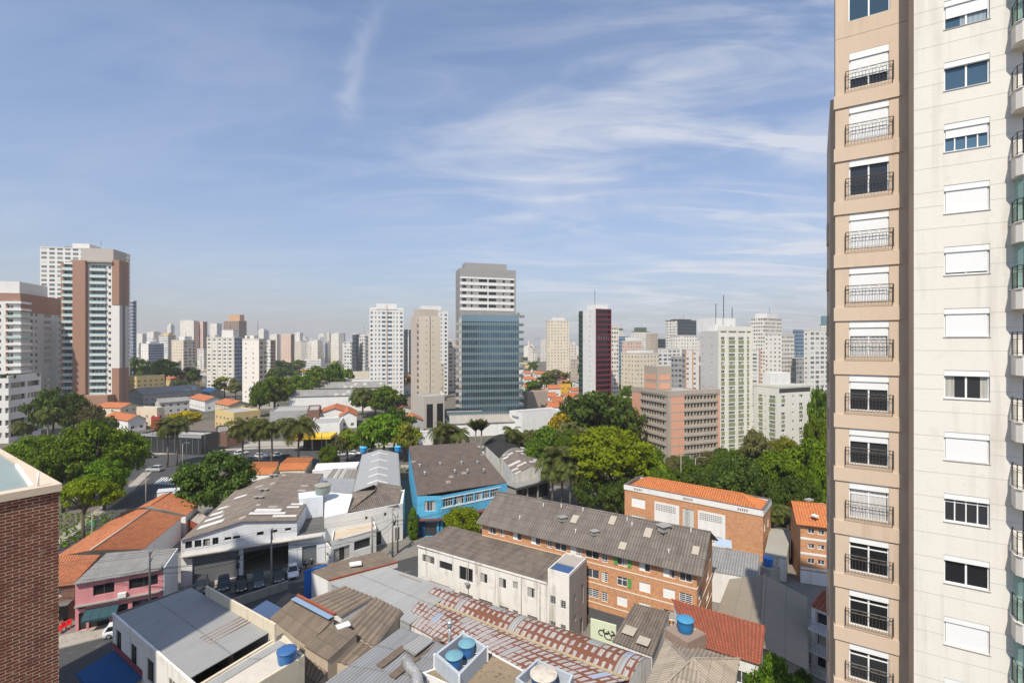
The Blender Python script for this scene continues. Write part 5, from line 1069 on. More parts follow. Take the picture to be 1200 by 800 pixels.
b = MB(); b.box(V2(U1, 3.4)-n*1.3-d*.3, d*(L_*.97), n*1.28, UP*.18); b.build('canopy', plaster('rust_red_canopy', (.17, .07, .055), .15, .4), bb_); d0 = V2(U1-U0, 0).normalized(); n0 = Vector((-d0.y, d0.x, 0)); b = MB(); b.box(V2(U0, 3.4)-n0*1.0, d0*V2(U1-U0, 0).length, n0*.98, UP*.18); b.build('canopy', MC['rust_red_canopy'], bb_)
b = MB(); b.box(V2(U0, 0)-n0*.03, d0*1.5, n0*.025, UP*3.2); b.box(V2(U0, 0)-n0*.03+d0*4.2, d0*(V2(U1-U0, 0).length-4.3), n0*.025, UP*3.2); b.build('lower_wall', DBLUE, bb_)
for (px, py) in ((492, 547), (516, 545), (541, 543.5), (559.5, 543), (498, 556), (533, 553.5), (548, 553), (567, 552.5)):
    p = g(px, py, 8.7); b = MB(); b.tube([p-UP*.2, p+UP*.5], .22, 8); b.tube([p+UP*.5, p+UP*.7], .34, 8); b.build('roof_vent', AL, bb_)
# dark vaulted roof and white patched workshop behind
z = 6.2; V0, V1, V2_, V3 = g(585, 537, z), g(613, 527, z), g(600, 511, z), g(567, 520, z)
th = bld('vaulted_hall', 'hall with a black vaulted roof behind the blue building', 'hall', (V0, V1, V2_, V3)); walls(th, [V0, V1, V2_, V3], 0, OLDW); mb = MB(); mb.sheet(V3, V0, V1, V2_, .5, .02, arc=1.8, vrows=12); mb.build('roof', plaster('black_bitumen_roof', (.028, .027, .026), .2, .1), th)
mb = MB(); mb.quad(*[V0.lerp(V1, i/10)+UP*(1.75*4*(i/10)*(1-i/10)) for i in range(11)]); mb.build('end_wall', OLDW, th)
z = 6.4; X0, X1, X2, X3 = g(603, 556, z), g(641, 547, z), g(614, 524, z), g(584, 531, z)
th = bld('patched_workshop', 'grey-white workshop with patched peeling roof behind the orange block', 'workshop', (X0, X1, X2, X3)); walls(th, [X0, X1, X2, X3], 0, OLDW)
rr = (V2((X0+X1)/2, 7.3), V2((X2+X3)/2, 7.3)); mb = MB(); up = UP*.05; PATCH = sheetmat('peeling_roof_sheet', (.22, .18, .15), (.10, .08, .07), (.62, .58, .53), 2.2, 1.6, .6, .6, lights=.28)
mb.sheet(X3+up, X0+up, rr[0]+up, rr[1]+up, .25, .03); mb.sheet(X1+up, X2+up, rr[1]+up, rr[0]+up, .25, .03); mb.build('roof', PATCH, th); mb = MB(); mb.quad(X0, X1, rr[0]); mb.build('gable_wall', OLDW, th); mb = MB(); mb.quad(X2, X3, rr[1]); mb.build('gable_wall', OLDW, th)
P0, P1 = g(604, 571, 4.2), g(644, 561, 4.2); dq = V2(P1-P0, 0).normalized(); nq = Vector((-dq.y, dq.x, 0)); lq = V2(P1-P0, 0).length
th = thing('grey_porch', 'low porch with flat grey roof and dark glazing in front of the patched workshop', 'porch', (P0+P1)/2)
walls(th, [P0, P1, P1+nq*5, P0+nq*5], 0, CONC, {0: [(.3, lq*.33, .2, 3.4, 'slide'), (lq*.36, lq*.64, .2, 3.4, 'four'), (lq*.67, lq-.3, .2, 3.4, 'four')]}, GLD, DF, .3); mb = MB(); mb.box(V2(P0, 4.2)-nq*.8-dq*.4, dq*(lq+.8), nq*6.2, UP*.22); mb.build('roof', plaster('plain_grey_roof', (.27, .265, .25), .1, .3), th)

# ------------------------------------------------------------------ brick school with orange hip roof
z = 8.6; A, B = g(732, 571.5, z), g(894, 603, z); u = V2(B-A, 0).normalized(); n = Vector((-u.y, u.x, 0)); L_ = V2(B-A, 0).length; dep = 7.5
sc = thing('brick_school', 'orange brick building with white lattice panels and a bright orange tiled hip roof', 'building', V2((A+B)/2, 0)+n*dep/2)
E = [A, B, B+n*dep, A+n*dep]; wn = on(A, B, (740, 756, 5.2, 7.0, 'shut'), (740, 756, 1.9, 3.6, 'shut'), (800, 813, 1.0, 7.0, 'latt'))
walls(sc, E, 0, OBRICK, {0: wn, 1: [(.8, 2.2, 5.2, 6.8, 'slide'), (4, 5.4, 5.2, 6.8, 'slide')]}, GL, WF, .15)
for (x0, x1) in ((767, 796), (818, 850)):
    u0, u1 = reach(V2(A, 0), u, x0), reach(V2(A, 0), u, x1); b = MB(); b.box(V2(A, 1.2)+u*u0-n*.05, u*(u1-u0), n*.05, UP*6.0); o = b.build('white_panel', WHITE, sc)
    b = MB(); nx = int((u1-u0-.6)/.33)
    for zz in (5.6, 1.9):
        for i in range(nx):
            for k in range(4):
                b.box(V2(A, zz+k*.33)+u*(u0+.3+i*.33)-n*.056, u*.19, n*.005, UP*.19)
    b.build('lattice_grid', plain('lattice_void', (.10, .09, .08)), sc)
b = MB(); b.box(A-n*.12-u*.12-UP*.25, u*(L_+.24), n*.119, UP*1.0); b.box(B+u*.001-UP*.25, u*.12, n*dep, UP*1.0); b.box(A-u*.12-UP*.25, u*.119, n*dep, UP*1.0); b.box(A+n*(dep+.0)-UP*.25, u*L_, n*.2, UP*1.0); b.build('parapet', WHITE, sc)
b = MB(); b.box(A-n*.13-u*.13+UP*.752, u*(L_+.26), n*.4, UP*.08); b.box(B-u*.28+UP*.75, u*.42, n*dep, UP*.08); b.box(A-u*.14+UP*.75, u*.42, n*dep, UP*.078); b.box(A+n*(dep-.1)+UP*.754, u*L_, n*.4, UP*.08); b.build('parapet_cap', plaster('dark_mossy_cap', (.13, .12, .105), .2, .4), sc)
b = MB()
for x in (748, 807, 871):
    u0 = reach(V2(A, 0), u, x)
    for k in range(5): b.box(A+u*(u0+k*.36-.9)-n*.126+UP*.02, u*.2, n*.006, UP*.42)
b.build('parapet_grille', plain('slot_dark', (.16, .10, .08)), sc)
EE = [p+(V2((A+B)/2, z)+n*dep/2-p).normalized()*.5 for p in E]; EE = [A+u*.4+n*.4, B-u*.4+n*.4, B-u*.4+n*(dep-.2), A+u*.4+n*(dep-.2)]
hip(sc, [e+UP*.15 for e in EE], (A+u*3.6+n*dep*.5+UP*1.9, B-u*4.2+n*dep*.5+UP*1.9), TILEO, .24, .04, .0)
flush_windows()
# ------------------------------------------------------------------ towers
FOOT = []                                # taken ground: (x, y, radius)
TW = {}
def tm(key, wall, **k): TW[key] = towermat('facade_'+key, wall, **k)
tm('white', (.72, .68, .60), bay=3.0, fl=3.0, u0=.3, u1=.68, v0=.35, v1=.72)
tm('white_plain', (.74, .70, .63), bay=5.0, fl=3.0, u0=.4, u1=.58, v0=.4, v1=.7, skip=.1)
tm('cream', (.66, .58, .45), bay=3.2, fl=3.0, u0=.3, u1=.62, v0=.38, v1=.7)
tm('cream_balcony', (.62, .55, .45), bay=4.2, fl=3.0, u0=.2, u1=.85, v0=.40, v1=.95, win=(.12, .11, .10), var=.4)
tm('white_balcony', (.68, .66, .61), bay=4.5, fl=3.0, u0=.15, u1=.85, v0=.36, v1=.92, win=(.10, .11, .12), var=.6)
tm('white_strip', (.66, .65, .62), bay=2.2, fl=3.0, u0=.0, u1=1., v0=.45, v1=.85, win=(.13, .13, .13), var=.7)
tm('beige', (.50, .43, .34), bay=3.6, fl=3.0, u0=.35, u1=.65, v0=.38, v1=.72)
tm('beige_plain', (.52, .45, .38), bay=9, fl=3.0, u0=.46, u1=.54, v0=.4, v1=.6)
tm('pink', (.64, .47, .38), bay=3.4, fl=3.0, u0=.3, u1=.7, v0=.38, v1=.75)
tm('brown', (.26, .17, .13), bay=3.2, fl=3.0, u0=.2, u1=.8, v0=.35, v1=.8, band=(.45, .38, .32), bandv=.16)
tm('blue_grey', (.22, .25, .32), bay=3.0, fl=3.0, u0=.15, u1=.85, v0=.35, v1=.8, band=(.36, .38, .43), bandv=.2)
tm('grey', (.36, .36, .36), bay=3.0, fl=3.2, u0=.15, u1=.8, v0=.35, v1=.8, win=(.05, .06, .07))
tm('dark_glass', (.09, .10, .115), bay=1.6, fl=3.6, u0=.08, u1=.95, v0=.2, v1=.95, win=(.035, .05, .065), var=.25, curt=.05)
tm('blue_glass', (.26, .33, .40), bay=1.6, fl=3.6, u0=.06, u1=.96, v0=.22, v1=.95, win=(.05, .10, .17), var=.35, curt=.05)
tm('grid', (.68, .65, .58), bay=4.6, fl=3.0, u0=.22, u1=.74, v0=.35, v1=.8, pier=(.24, .21, .18), pierw=.07)
tm('dense', (.70, .66, .58), bay=1.9, fl=2.9, u0=.2, u1=.8, v0=.3, v1=.78, win=(.07, .065, .06), var=.3)
tm('orange_trim', (.66, .62, .56), bay=5.0, fl=3.0, u0=.2, u1=.5, v0=.35, v1=.75, pier=(.55, .22, .10), pierw=.16)
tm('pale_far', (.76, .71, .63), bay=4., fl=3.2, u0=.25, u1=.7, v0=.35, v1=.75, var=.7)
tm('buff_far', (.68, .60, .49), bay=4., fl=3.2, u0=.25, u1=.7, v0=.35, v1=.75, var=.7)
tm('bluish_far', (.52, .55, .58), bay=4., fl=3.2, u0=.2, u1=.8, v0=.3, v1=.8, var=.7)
ROOFG = plain('flat_roof_grey', (.34, .33, .31), .9)
def block(mb, Cn, a, La, b, Lb, z0, z1, mL=0, mR=1, mT=2):
    p0, p1, p2, p3 = Cn+a*La, Cn, Cn+b*Lb, Cn+a*La+b*Lb
    for (p, q, L_, m) in ((p0, p1, La, mL), (p1, p2, Lb, mR), (p2, p3, La, mL), (p3, p0, Lb, mR)):
        mb.quad(V2(p, z0), V2(q, z0), V2(q, z1), V2(p, z1), m=m, uv=[(0, z0), (L_, z0), (L_, z1), (0, z1)])
    mb.quad(*[V2(p, z1) for p in (p0, p1, p2, p3)], m=mT)
def frame(x0, xc, x1, Y, th, mind=8., maxd=45.):
    Cn = gy(xc, Y, 0); a, b = dirs(th); La = reach(Cn, a, x0) if x0 < xc else mind; Lb = reach(Cn, b, x1) if x1 > xc else mind
    La = La if 0 < La < maxd*1.6 else mind*2; Lb = Lb if 0 < Lb < maxd*1.6 else mind*2
    return Cn, a, max(La, 3.), b, max(Lb, 3.)
def tower(label, x0, xc, x1, yt, Y, mL, mR=None, th=60, cat='tower', pent=None, group=None, name='apartment_tower', crown=None, pm=None, tanks=0):
    Cn, a, La, b, Lb = frame(x0, xc, x1, Y, th); zt = zat(yt, Y); base = Cn+a*La/2+b*Lb/2; FOOT.append((base.x, base.y, max(La, Lb)*.75))
    t = thing(name, label, cat, base, group); mb = MB(); block(mb, Cn, a, La, b, Lb, 0, zt); mats = [TW[mL], TW[mR or mL], ROOFG]; mb.build('wall', mats, t)
    mb = MB(); 
    for (p, d, L_) in ((Cn, a, La), (Cn, b, Lb)):
        q = b if d is a else a; mb.box(V2(p, zt)-d*.1-q*.12, d*(L_+.2), q*.4, UP*(.7 if d is a else .69))
    mb.build('parapet', pm or plaster('tower_parapet', (.6, .58, .53)), t)
    if pent:
        (f0, f1, yp) = pent; mb = MB(); zp = zat(yp, Y); block(mb, Cn+a*La*f0+b*Lb*.2, a, La*(f1-f0), b, Lb*.6, zt+.01, zp, 0, 0, 0); mb.build('penthouse', pm or plaster('tower_white', (.68, .66, .62), .05, .2), t)
    if pent and Y < 700:
        mb = MB(); q_ = V2(Cn+a*La*.72+b*Lb*.3, zt); mb.cbox(q_, 2.6, 2.2, 2.4, .6); mb.build('rooftop_tank', CONC, t); mb = MB(); q_ = V2(Cn+a*La*.3+b*Lb*.5, zat(pent[2], Y)); mb.tube([q_, q_+UP*(3+(Y % 7))], .12, 5); mb.build('antenna', DF, t)
    for k in range(tanks):
        mb = MB(); p = V2(Cn+a*La*(.2+.25*k)+b*Lb*.4, zt); mb.tube([p, p+UP*(6+4*(k % 2))], .12, 5); mb.build('antenna', DF, t)
    return t
def mast(t, px, Y, z, h): mb = MB(); p = gy(px, Y, z); mb.tube([p, p+UP*h], .14, 5); return mb.build('antenna', DF, t)
# --- left cluster
tower('white tower with pale balconies rising behind the brown and white tower', 47, 132, 152.5, 293, 330, 'white_balcony', 'white', -12, pent=(.38, .62, 285.5))
tower('slim blue-grey tower just right of the brown and white tower', 150, 156, 160, 353, 430, 'blue_grey', 'blue_grey', 8)
tower('low white slab with pale blue-grey side right of the blue-grey tower', 165, 174, 192, 403, 560, 'white_plain', 'blue_grey', 20, pent=(.2, .7, 400))
tower('small white balcony block beside the blue-grey tower', 157.5, 163, 166, 402.5, 590, 'white_balcony', 'white', 15)
tower('beige block with horizontal strips behind the cream tower', 186, 197, 206, 393, 640, 'white_strip', 'beige', 20, pent=(.1, .7, 390), pm=YELP)
tower('cream tower with dark window column above the round-headed trees', 201, 215, 229, 399, 470, 'cream', 'cream_balcony', 22, pent=(.1, .6, 394))
tower('white and pinkish twin-topped tower behind the cream tower', 211, 227, 233, 376, 820, 'white', 'pink', 12, pent=(.2, .9, 375))
tower('pinkish tower half joined to the twin-topped white one', 227, 238, 243, 377, 830, 'pink', 'brown', 12)
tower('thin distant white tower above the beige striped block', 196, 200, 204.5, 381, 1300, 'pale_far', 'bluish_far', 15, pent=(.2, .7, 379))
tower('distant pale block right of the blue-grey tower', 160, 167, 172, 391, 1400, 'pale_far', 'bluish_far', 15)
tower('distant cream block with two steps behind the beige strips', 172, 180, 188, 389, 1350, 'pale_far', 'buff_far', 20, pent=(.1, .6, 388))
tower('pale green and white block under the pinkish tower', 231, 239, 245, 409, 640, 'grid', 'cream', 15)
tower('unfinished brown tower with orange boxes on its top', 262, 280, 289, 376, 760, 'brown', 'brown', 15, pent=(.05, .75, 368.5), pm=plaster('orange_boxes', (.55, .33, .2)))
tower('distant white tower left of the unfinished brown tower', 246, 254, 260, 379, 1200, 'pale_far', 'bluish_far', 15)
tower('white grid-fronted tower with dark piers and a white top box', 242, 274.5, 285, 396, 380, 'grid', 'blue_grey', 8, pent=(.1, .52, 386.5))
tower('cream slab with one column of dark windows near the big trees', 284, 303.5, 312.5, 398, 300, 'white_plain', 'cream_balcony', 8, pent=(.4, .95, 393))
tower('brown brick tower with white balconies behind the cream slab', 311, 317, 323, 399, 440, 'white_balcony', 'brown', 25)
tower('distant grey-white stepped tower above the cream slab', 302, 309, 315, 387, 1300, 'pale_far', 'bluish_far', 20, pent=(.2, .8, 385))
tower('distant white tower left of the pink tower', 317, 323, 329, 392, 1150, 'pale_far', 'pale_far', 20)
tower('pink tower with red-trimmed window columns among far white towers', 329, 341, 345, 392, 640, 'pink', 'brown', 15)
tower('white office block with a dark flat roof among trees', 357, 376, 381, 421, 640, 'white_strip', 'white', 15, cat='office block', name='office_block')
tower('white half of the modern block split by a black fin', 403, 412, 413.5, 401, 430, 'white_balcony', 'grey', 40)
tower('black vertical fin between two white tower halves', 413, 417, 418.5, 392, 428, 'dark_glass', 'dark_glass', 40)
tower('taller half of the modern block with dark glass top', 418, 428, 430, 394, 432, 'white_balcony', 'grey', 45, pent=(.1, .9, 392))
tower('thin dark tower right of the tall white crowned tower', 473, 475, 476, 386, 520, 'dark_glass', 'dark_glass', 50)
tower('thin white tower strip beside the beige tower', 474.5, 479, 480, 394, 600, 'white_plain', 'white', 40)
tower('dark narrow tower hidden behind the beige tower', 479, 481, 484, 386, 520, 'dark_glass', 'dark_glass', 50)
tower('brown and grey striped block left of the grey hotel tower', 515, 517, 526, 402, 420, 'brown', 'grey', 60)
tower('cream block pressed against the grey hotel tower', 522, 525, 534, 399, 380, 'cream', 'cream_balcony', 62)
tower('low white block below the beige tower', 513, 516, 520, 427, 330, 'white_plain', 'cream', 55)
# --- behind and right of the glass tower
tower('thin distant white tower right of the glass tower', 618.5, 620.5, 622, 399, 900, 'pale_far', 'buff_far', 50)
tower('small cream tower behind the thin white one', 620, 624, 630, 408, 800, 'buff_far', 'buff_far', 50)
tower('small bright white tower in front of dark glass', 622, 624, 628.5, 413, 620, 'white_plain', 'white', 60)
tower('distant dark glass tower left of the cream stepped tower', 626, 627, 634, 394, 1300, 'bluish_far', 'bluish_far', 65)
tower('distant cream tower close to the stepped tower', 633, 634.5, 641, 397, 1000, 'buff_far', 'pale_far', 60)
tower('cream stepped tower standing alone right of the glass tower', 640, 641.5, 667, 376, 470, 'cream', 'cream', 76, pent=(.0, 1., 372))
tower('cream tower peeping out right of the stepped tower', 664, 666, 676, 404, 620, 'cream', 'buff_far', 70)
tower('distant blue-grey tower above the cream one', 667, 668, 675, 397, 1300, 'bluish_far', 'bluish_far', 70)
tower('low beige block left of the red and white tower', 669, 671, 677, 421, 420, 'beige', 'beige', 60)
tower('white block with dense square windows right of the maroon front', 715, 716.5, 725, 382, 330, 'dense', 'dense', 68)
tower('grey block with blue window strips behind the cream blocks', 723, 725, 736, 394, 520, 'blue_glass', 'blue_glass', 68)
tower('white tower with small green mansard roof behind the dense windows', 724, 725.5, 731, 387, 640, 'white', 'white', 60, pent=(.1, .9, 384.5), pm=plaster('green_mansard', (.10, .14, .09)))
tower('white tower with broad green mansard roof', 740, 745, 761, 389, 640, 'white_plain', 'white', 66, pent=(.0, 1., 383.5), pm=MC['green_mansard'])
tower('brown-pink block with white balconies above the cream block', 729, 738, 752, 400, 430, 'pink', 'pink', 62, pent=(.1, .9, 395))
tower('beige block between the mansard roof and the dark glass', 757, 762, 771, 391, 540, 'beige', 'beige', 62)
tower('broad cream block with recessed window columns left of the pink office', 728, 746, 772, 414.5, 330, 'cream', 'cream', 60, pent=(.05, .95, 411))
tower('dark glass block above the white balconies', 770, 772, 782, 397, 560, 'dark_glass', 'dark_glass', 66)
tower('black and white tower with glass top on the skyline', 780, 794, 816, 375.5, 520, 'grid', 'dark_glass', 58, pent=(.1, .9, 373.5), pm=DF)
tower('white block with small windows below the black and white tower', 786, 791, 817, 393.5, 420, 'white', 'white', 70)
tower('white block with curved balconies left of the orange pier', 771, 777, 796, 409, 360, 'white_balcony', 'white_balcony', 64)
tower('grey office block beside the orange pier', 789, 790, 804, 418, 300, 'grey', 'grey', 72)
tower('orange brick pier block with grey windows behind the pink office', 802, 803, 819, 410, 290, 'grey', 'orange_trim', 72)
tower('cream classical tower with a stepped cornice', 880, 896, 916.5, 373, 380, 'dense', 'dense', 55, pent=(.08, .95, 366.5))
tower('white tower with paired windows in front of the classical tower', 896, 916, 931, 392, 330, 'white', 'dense', 58)
tower('narrow white tower with an orange side', 881, 889, 894, 410, 380, 'white_balcony', 'pink', 50)
tower('blue glass tower behind the white balcony tower', 929, 935, 958, 386, 480, 'blue_glass', 'blue_glass', 66)
tower('low dark office block below the blue glass tower', 929, 933, 944, 420, 330, 'dark_glass', 'grey', 66)
tower('white balcony tower beside the beige tower', 942, 949, 974, 387, 300, 'white', 'white_balcony', 68)
tower('teal-topped tower peeping out beside the beige tower', 961, 963, 972, 381, 560, 'white', 'white', 68, pent=(.0, 1., 370), pm=plain('teal_glass', (.12, .24, .28), .2))
# --- far skyline in the haze
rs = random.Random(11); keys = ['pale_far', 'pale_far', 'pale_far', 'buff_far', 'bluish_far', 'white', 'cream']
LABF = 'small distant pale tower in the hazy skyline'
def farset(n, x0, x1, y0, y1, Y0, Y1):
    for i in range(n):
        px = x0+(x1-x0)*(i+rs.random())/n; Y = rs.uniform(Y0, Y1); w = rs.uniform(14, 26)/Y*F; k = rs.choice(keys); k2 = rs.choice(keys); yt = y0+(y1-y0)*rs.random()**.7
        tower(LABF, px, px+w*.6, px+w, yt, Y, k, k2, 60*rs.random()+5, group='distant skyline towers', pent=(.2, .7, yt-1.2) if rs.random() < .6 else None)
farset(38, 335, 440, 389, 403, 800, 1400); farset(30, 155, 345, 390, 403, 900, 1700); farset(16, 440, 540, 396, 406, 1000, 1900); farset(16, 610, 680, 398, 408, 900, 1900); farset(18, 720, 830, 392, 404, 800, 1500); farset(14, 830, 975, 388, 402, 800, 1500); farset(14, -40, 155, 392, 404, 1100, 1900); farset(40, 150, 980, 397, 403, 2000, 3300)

# ------------------------------------------------------------------ nearer towers with real windows
def grid(W, z0, fh, n, cols, v=(.35, .8), st='slide'):
    return [(W*c[0], W*c[1], z0+fh*f+fh*(c[3] if len(c) > 4 else v[0]), z0+fh*f+fh*(c[4] if len(c) > 4 else v[1]), c[2] if len(c) > 2 and c[2] else st) for f in range(n) for c in cols]
def mid(name, label, cat, x0, xc, x1, yt, Y, th, fh, mL, mR, cL, cR, v=(.35, .8), z0=0., gl=None, fr=None, roof=None, depth=.2, group=None):
    Cn, a, La, b, Lb = frame(x0, xc, x1, Y, th); zt = zat(yt, Y); base = Cn+a*La/2+b*Lb/2; FOOT.append((base.x, base.y, max(La, Lb)*.75)); n = max(1, int((zt-z0-.4)/fh))
    t = thing(name, label, cat, base, group); mb = MB(); O = Cn+a*La; wl, wr = grid(La, z0, fh, n, cL, v), grid(Lb, z0, fh, n, cR, v)
    mb.wall(O, -a, La, 0, zt, wl, depth, m=0); mb.wall(Cn, b, Lb, 0, zt, wr, depth, m=1)
    p2, p3 = Cn+b*Lb, O+b*Lb; mb.quad(V2(p2, 0), V2(p3, 0), V2(p3, zt), V2(p2, zt), m=0); mb.quad(V2(p3, 0), V2(O, 0), V2(O, zt), V2(p3, zt), m=1); mb.quad(*[V2(p, zt-.3) for p in (O, Cn, p2, p3)], m=2)
    mb.build('wall', [mL, mR, roof or ROOFG], t); windows(t, O, -a, wl, gl or GL, fr or WF, depth); windows(t, Cn, b, wr, gl or GL, fr or WF, depth)
    return t, Cn, a, La, b, Lb, zt, n
def pbox(t, name, O, d, L_, q, D, z0, z1, m): mb = MB(); mb.box(V2(O, z0), d*L_, q*D, UP*(z1-z0)); return mb.build(name, m, t)
TWH_ = plaster('tower_white', (.68, .66, .62), .05, .2); TCR = plaster('tower_cream', (.62, .55, .44), .05, .2); TBG = plaster('tower_beige', (.50, .43, .36), .05, .2); TGR = plaster('tower_grey', (.30, .285, .27), .05, .15)
BRK = plaster('terracotta_render', (.33, .19, .135), .05, .15); PALE = plaster('pale_grey_render', (.52, .50, .47), .05, .15)
# white car-park block far left
t, Cn, a, La, b, Lb, zt, n = mid('office_block', 'white concrete block with open floors and a planted roof at the left edge', 'office block', -30, 10, 48, 443, 184, -15, 4.7, TWH_, TWH_, [(.1+.2*k, .2+.2*k, None) for k in range(5)], [(.06, .5, 'bare'), (.56, .95, 'bare')], (.42, .86), gl=GLD, depth=.6)
pbox(t, 'parapet', Cn+b*.02-b*.2, b, Lb, a, .4, zt-.01, zt+.9, TWH_)
mb = MB(); 
for k in range(60): p = V2(Cn+b*rs.uniform(1, Lb-1)+a*rs.uniform(1, La*.8), zt-.25); mb.cbox(p, rs.uniform(1, 3), rs.uniform(1, 3), rs.uniform(.5, 1.4), rs.random()*3)
mb.build('roof_planting', plain('planting', (.05, .075, .03), .9), t)
# white and orange block
t, Cn, a, La, b, Lb, zt, n = mid('apartment_block', 'white and terracotta apartment block with corner balconies at the left edge', 'apartment block', -40, 24, 72, 345, 235, -17, 3.36, TWH_, PALE, [(.30+.22*k, .42+.22*k, None) for k in range(3)], [(.22, .28), (.33, .39), (.55, .72, 'four'), (.80, .86), (.92, .97)], (.34, .82), roof=ROOFG)
pbox(t, 'crown_band', Cn+b*.0-a*.12, b, Lb, a, .119, zt-8.5, zt+.6, BRK); pbox(t, 'crown_band', Cn+a*La-b*.12, -a, La, b, .119, zt-3.2, zt+.6, BRK); pbox(t, 'penthouse', Cn+b*3+a*2, b, 22, a, 14, zt, zt+6.5, TWH_)
for f in range(n):
    mb = MB(); z = f*3.36; mb.box(V2(Cn-a*.0-b*1.2, z)-a*.9, a*6.5, b*1.19, UP*1.1); mb.box(V2(Cn-a*.9, z)-b*.0, a*.89, b*6.5, UP*1.1); o = mb.build('balcony', WHITE if f % 3 else plain('pale_green_glass', (.42, .52, .48), .2), t)
for k in range(4):
    pbox(t, 'pilaster', Cn+a*(La*(.23+.22*k))-b*.15, a, .9, b, .149, 0, zt-3.2, BRK)
# brown and white tower
Y = 262; Cn, a, La, b, Lb = frame(72, 140, 150.5, Y, -12); zt = zat(309, Y); O = Cn+a*La; u = -a; fh = 3.5; n = int(zt/fh); t = thing('apartment_tower', 'terracotta and white balcony tower with a grey rooftop box', 'tower', Cn+a*La/2+b*Lb/2); FOOT.append((t.location.x, t.location.y, 25))
cx = lambda px: reach(O, u, px)
cols = [(73.5, 88), (106, 125)]; holes = [(cx(p), cx(q), 7+fh*f+.15, 7+fh*f+3.0, 'four') for f in range(n-2) for p, q in cols]; wv = [(cx(127), cx(130), 7+fh*f+1.0, 7+fh*f+2.4, 'slide') for f in range(n-2)]
mb = MB(); mb.wall(O, u, La, 0, zt, holes+wv, 1.6); mb.quad(V2(Cn, 0), V2(Cn+b*Lb, 0), V2(Cn+b*Lb, zt), V2(Cn, zt), m=1); mb.quad(V2(Cn+b*Lb, 0), V2(O+b*Lb, 0), V2(O+b*Lb, zt), V2(Cn+b*Lb, zt)); mb.quad(V2(O+b*Lb, 0), V2(O, 0), V2(O, zt), V2(O+b*Lb, zt)); mb.quad(*[V2(p, zt-.1) for p in (O, Cn, Cn+b*Lb, O+b*Lb)]); mb.build('wall', [TWH_, PALE], t)  # white side face takes a greyer render, its shade put into the colour
windows(t, O, u, holes, GLB, AL, 1.6); windows(t, O, u, wv, GLD, WF, 1.5)
BALG = plain('pale_balcony_glass', (.42, .55, .53), .12, .6)
def balc(w):
    mb = MB(); mb.box((0, -.9, -.25), Vector((w, 0, 0)), Vector((0, .9, 0)), UP*.4, 0); mb.box((0, -.9, .151), Vector((w, 0, 0)), Vector((0, .06, 0)), UP*1.0, 1); o = mb.build('balcony', [WHITE, BALG]); m = o.data; bpy.data.objects.remove(o); return m
for p, q in cols:
    m = balc(cx(q)-cx(p))
    for f in range(n-2):
        o = bpy.data.objects.new('balcony', m); C.objects.link(o); o.parent = t; o.location = V2(O+u*cx(p), 7+fh*f)-Vector(t['_b']); o.rotation_euler = (0, 0, math.atan2(u.y, u.x))
pbox(t, 'pier', O+u*cx(88.2)-b*2.2, u, cx(103)-cx(88.2), b, 2.19, 0, zt+1, BRK); pbox(t, 'pier', O+u*cx(71.5)-b*.12, u, 1.2, b, .119, 0, zt, BRK)
zm1, zm2 = zat(357, Y), zat(431, Y)
for (z0, z1, nm) in ((zm1, zt+2, 'upper_cladding'), (0, zm2, 'lower_cladding')):
    pbox(t, nm, O+u*cx(131.5)-b*.3, u, La-cx(131.5), b, .29, z0, z1, BRK); pbox(t, nm, Cn-a*.25, b, Lb*.99, a, .245, z0, z1, BRK)
pbox(t, 'side_recess', Cn-a*.27+b*Lb*.35, b, Lb*.22, a, .015, 0, zt, plain('recess_grey', (.16, .14, .13))); pbox(t, 'rooftop_box', O+u*cx(91)+b*3, u, cx(129)-cx(91), b, 12, zt, zat(291, Y), plaster('rooftop_grey', (.42, .38, .34), .05, .15)); pbox(t, 'roof_slab', O+u*cx(84)-b*1.2, u, cx(133)-cx(84), b, 14, zt+.2, zt+1.0, CONC)
pbox(t, 'podium', O+u*cx(103)-b*7, u, cx(135)-cx(103), b, 6.9, 0, 10.5, BRK)
# tall white tower with a crown
t, Cn, a, La, b, Lb, zt, n = mid('apartment_tower', 'tall white tower with pale glass balconies and a curved white crown', 'tower', 431, 433, 473, 362, 330, 76, 3.0, TWH_, TWH_, [], [(.03, .09, 'bare'), (.16, .20), (.26, .31), (.36, .47, 'bare'), (.53, .66, 'bare'), (.70, .73), (.79, .83), (.9, .97, 'bare')], (.3, .8), gl=GLB)
pbox(t, 'crown', Cn+b*Lb*.2-a*.3, b, Lb*.6, a, 8, zt, zat(355.5, 330), WHITE); pbox(t, 'parapet', Cn-a*.1, b, Lb, a, .4, zt-.3, zt+1.2, WHITE); pbox(t, 'pilaster', Cn+b*Lb*.49-a*.4, b, Lb*.03, a, .39, 0, zt+3, TBG)
# same crown behind the beige tower
t, Cn, a, La, b, Lb, zt, n = mid('apartment_tower', 'white crowned tower half hidden behind the beige tower', 'tower', 490, 492, 525, 364, 350, 70, 3.0, TWH_, TWH_, [], [(.6, .64), (.74, .78), (.88, .96, 'bare')], (.3, .8), gl=GLB); pbox(t, 'crown', Cn+b*Lb*.05-a*.3, b, Lb*.7, a, 8, zt, zat(358, 350), WHITE)
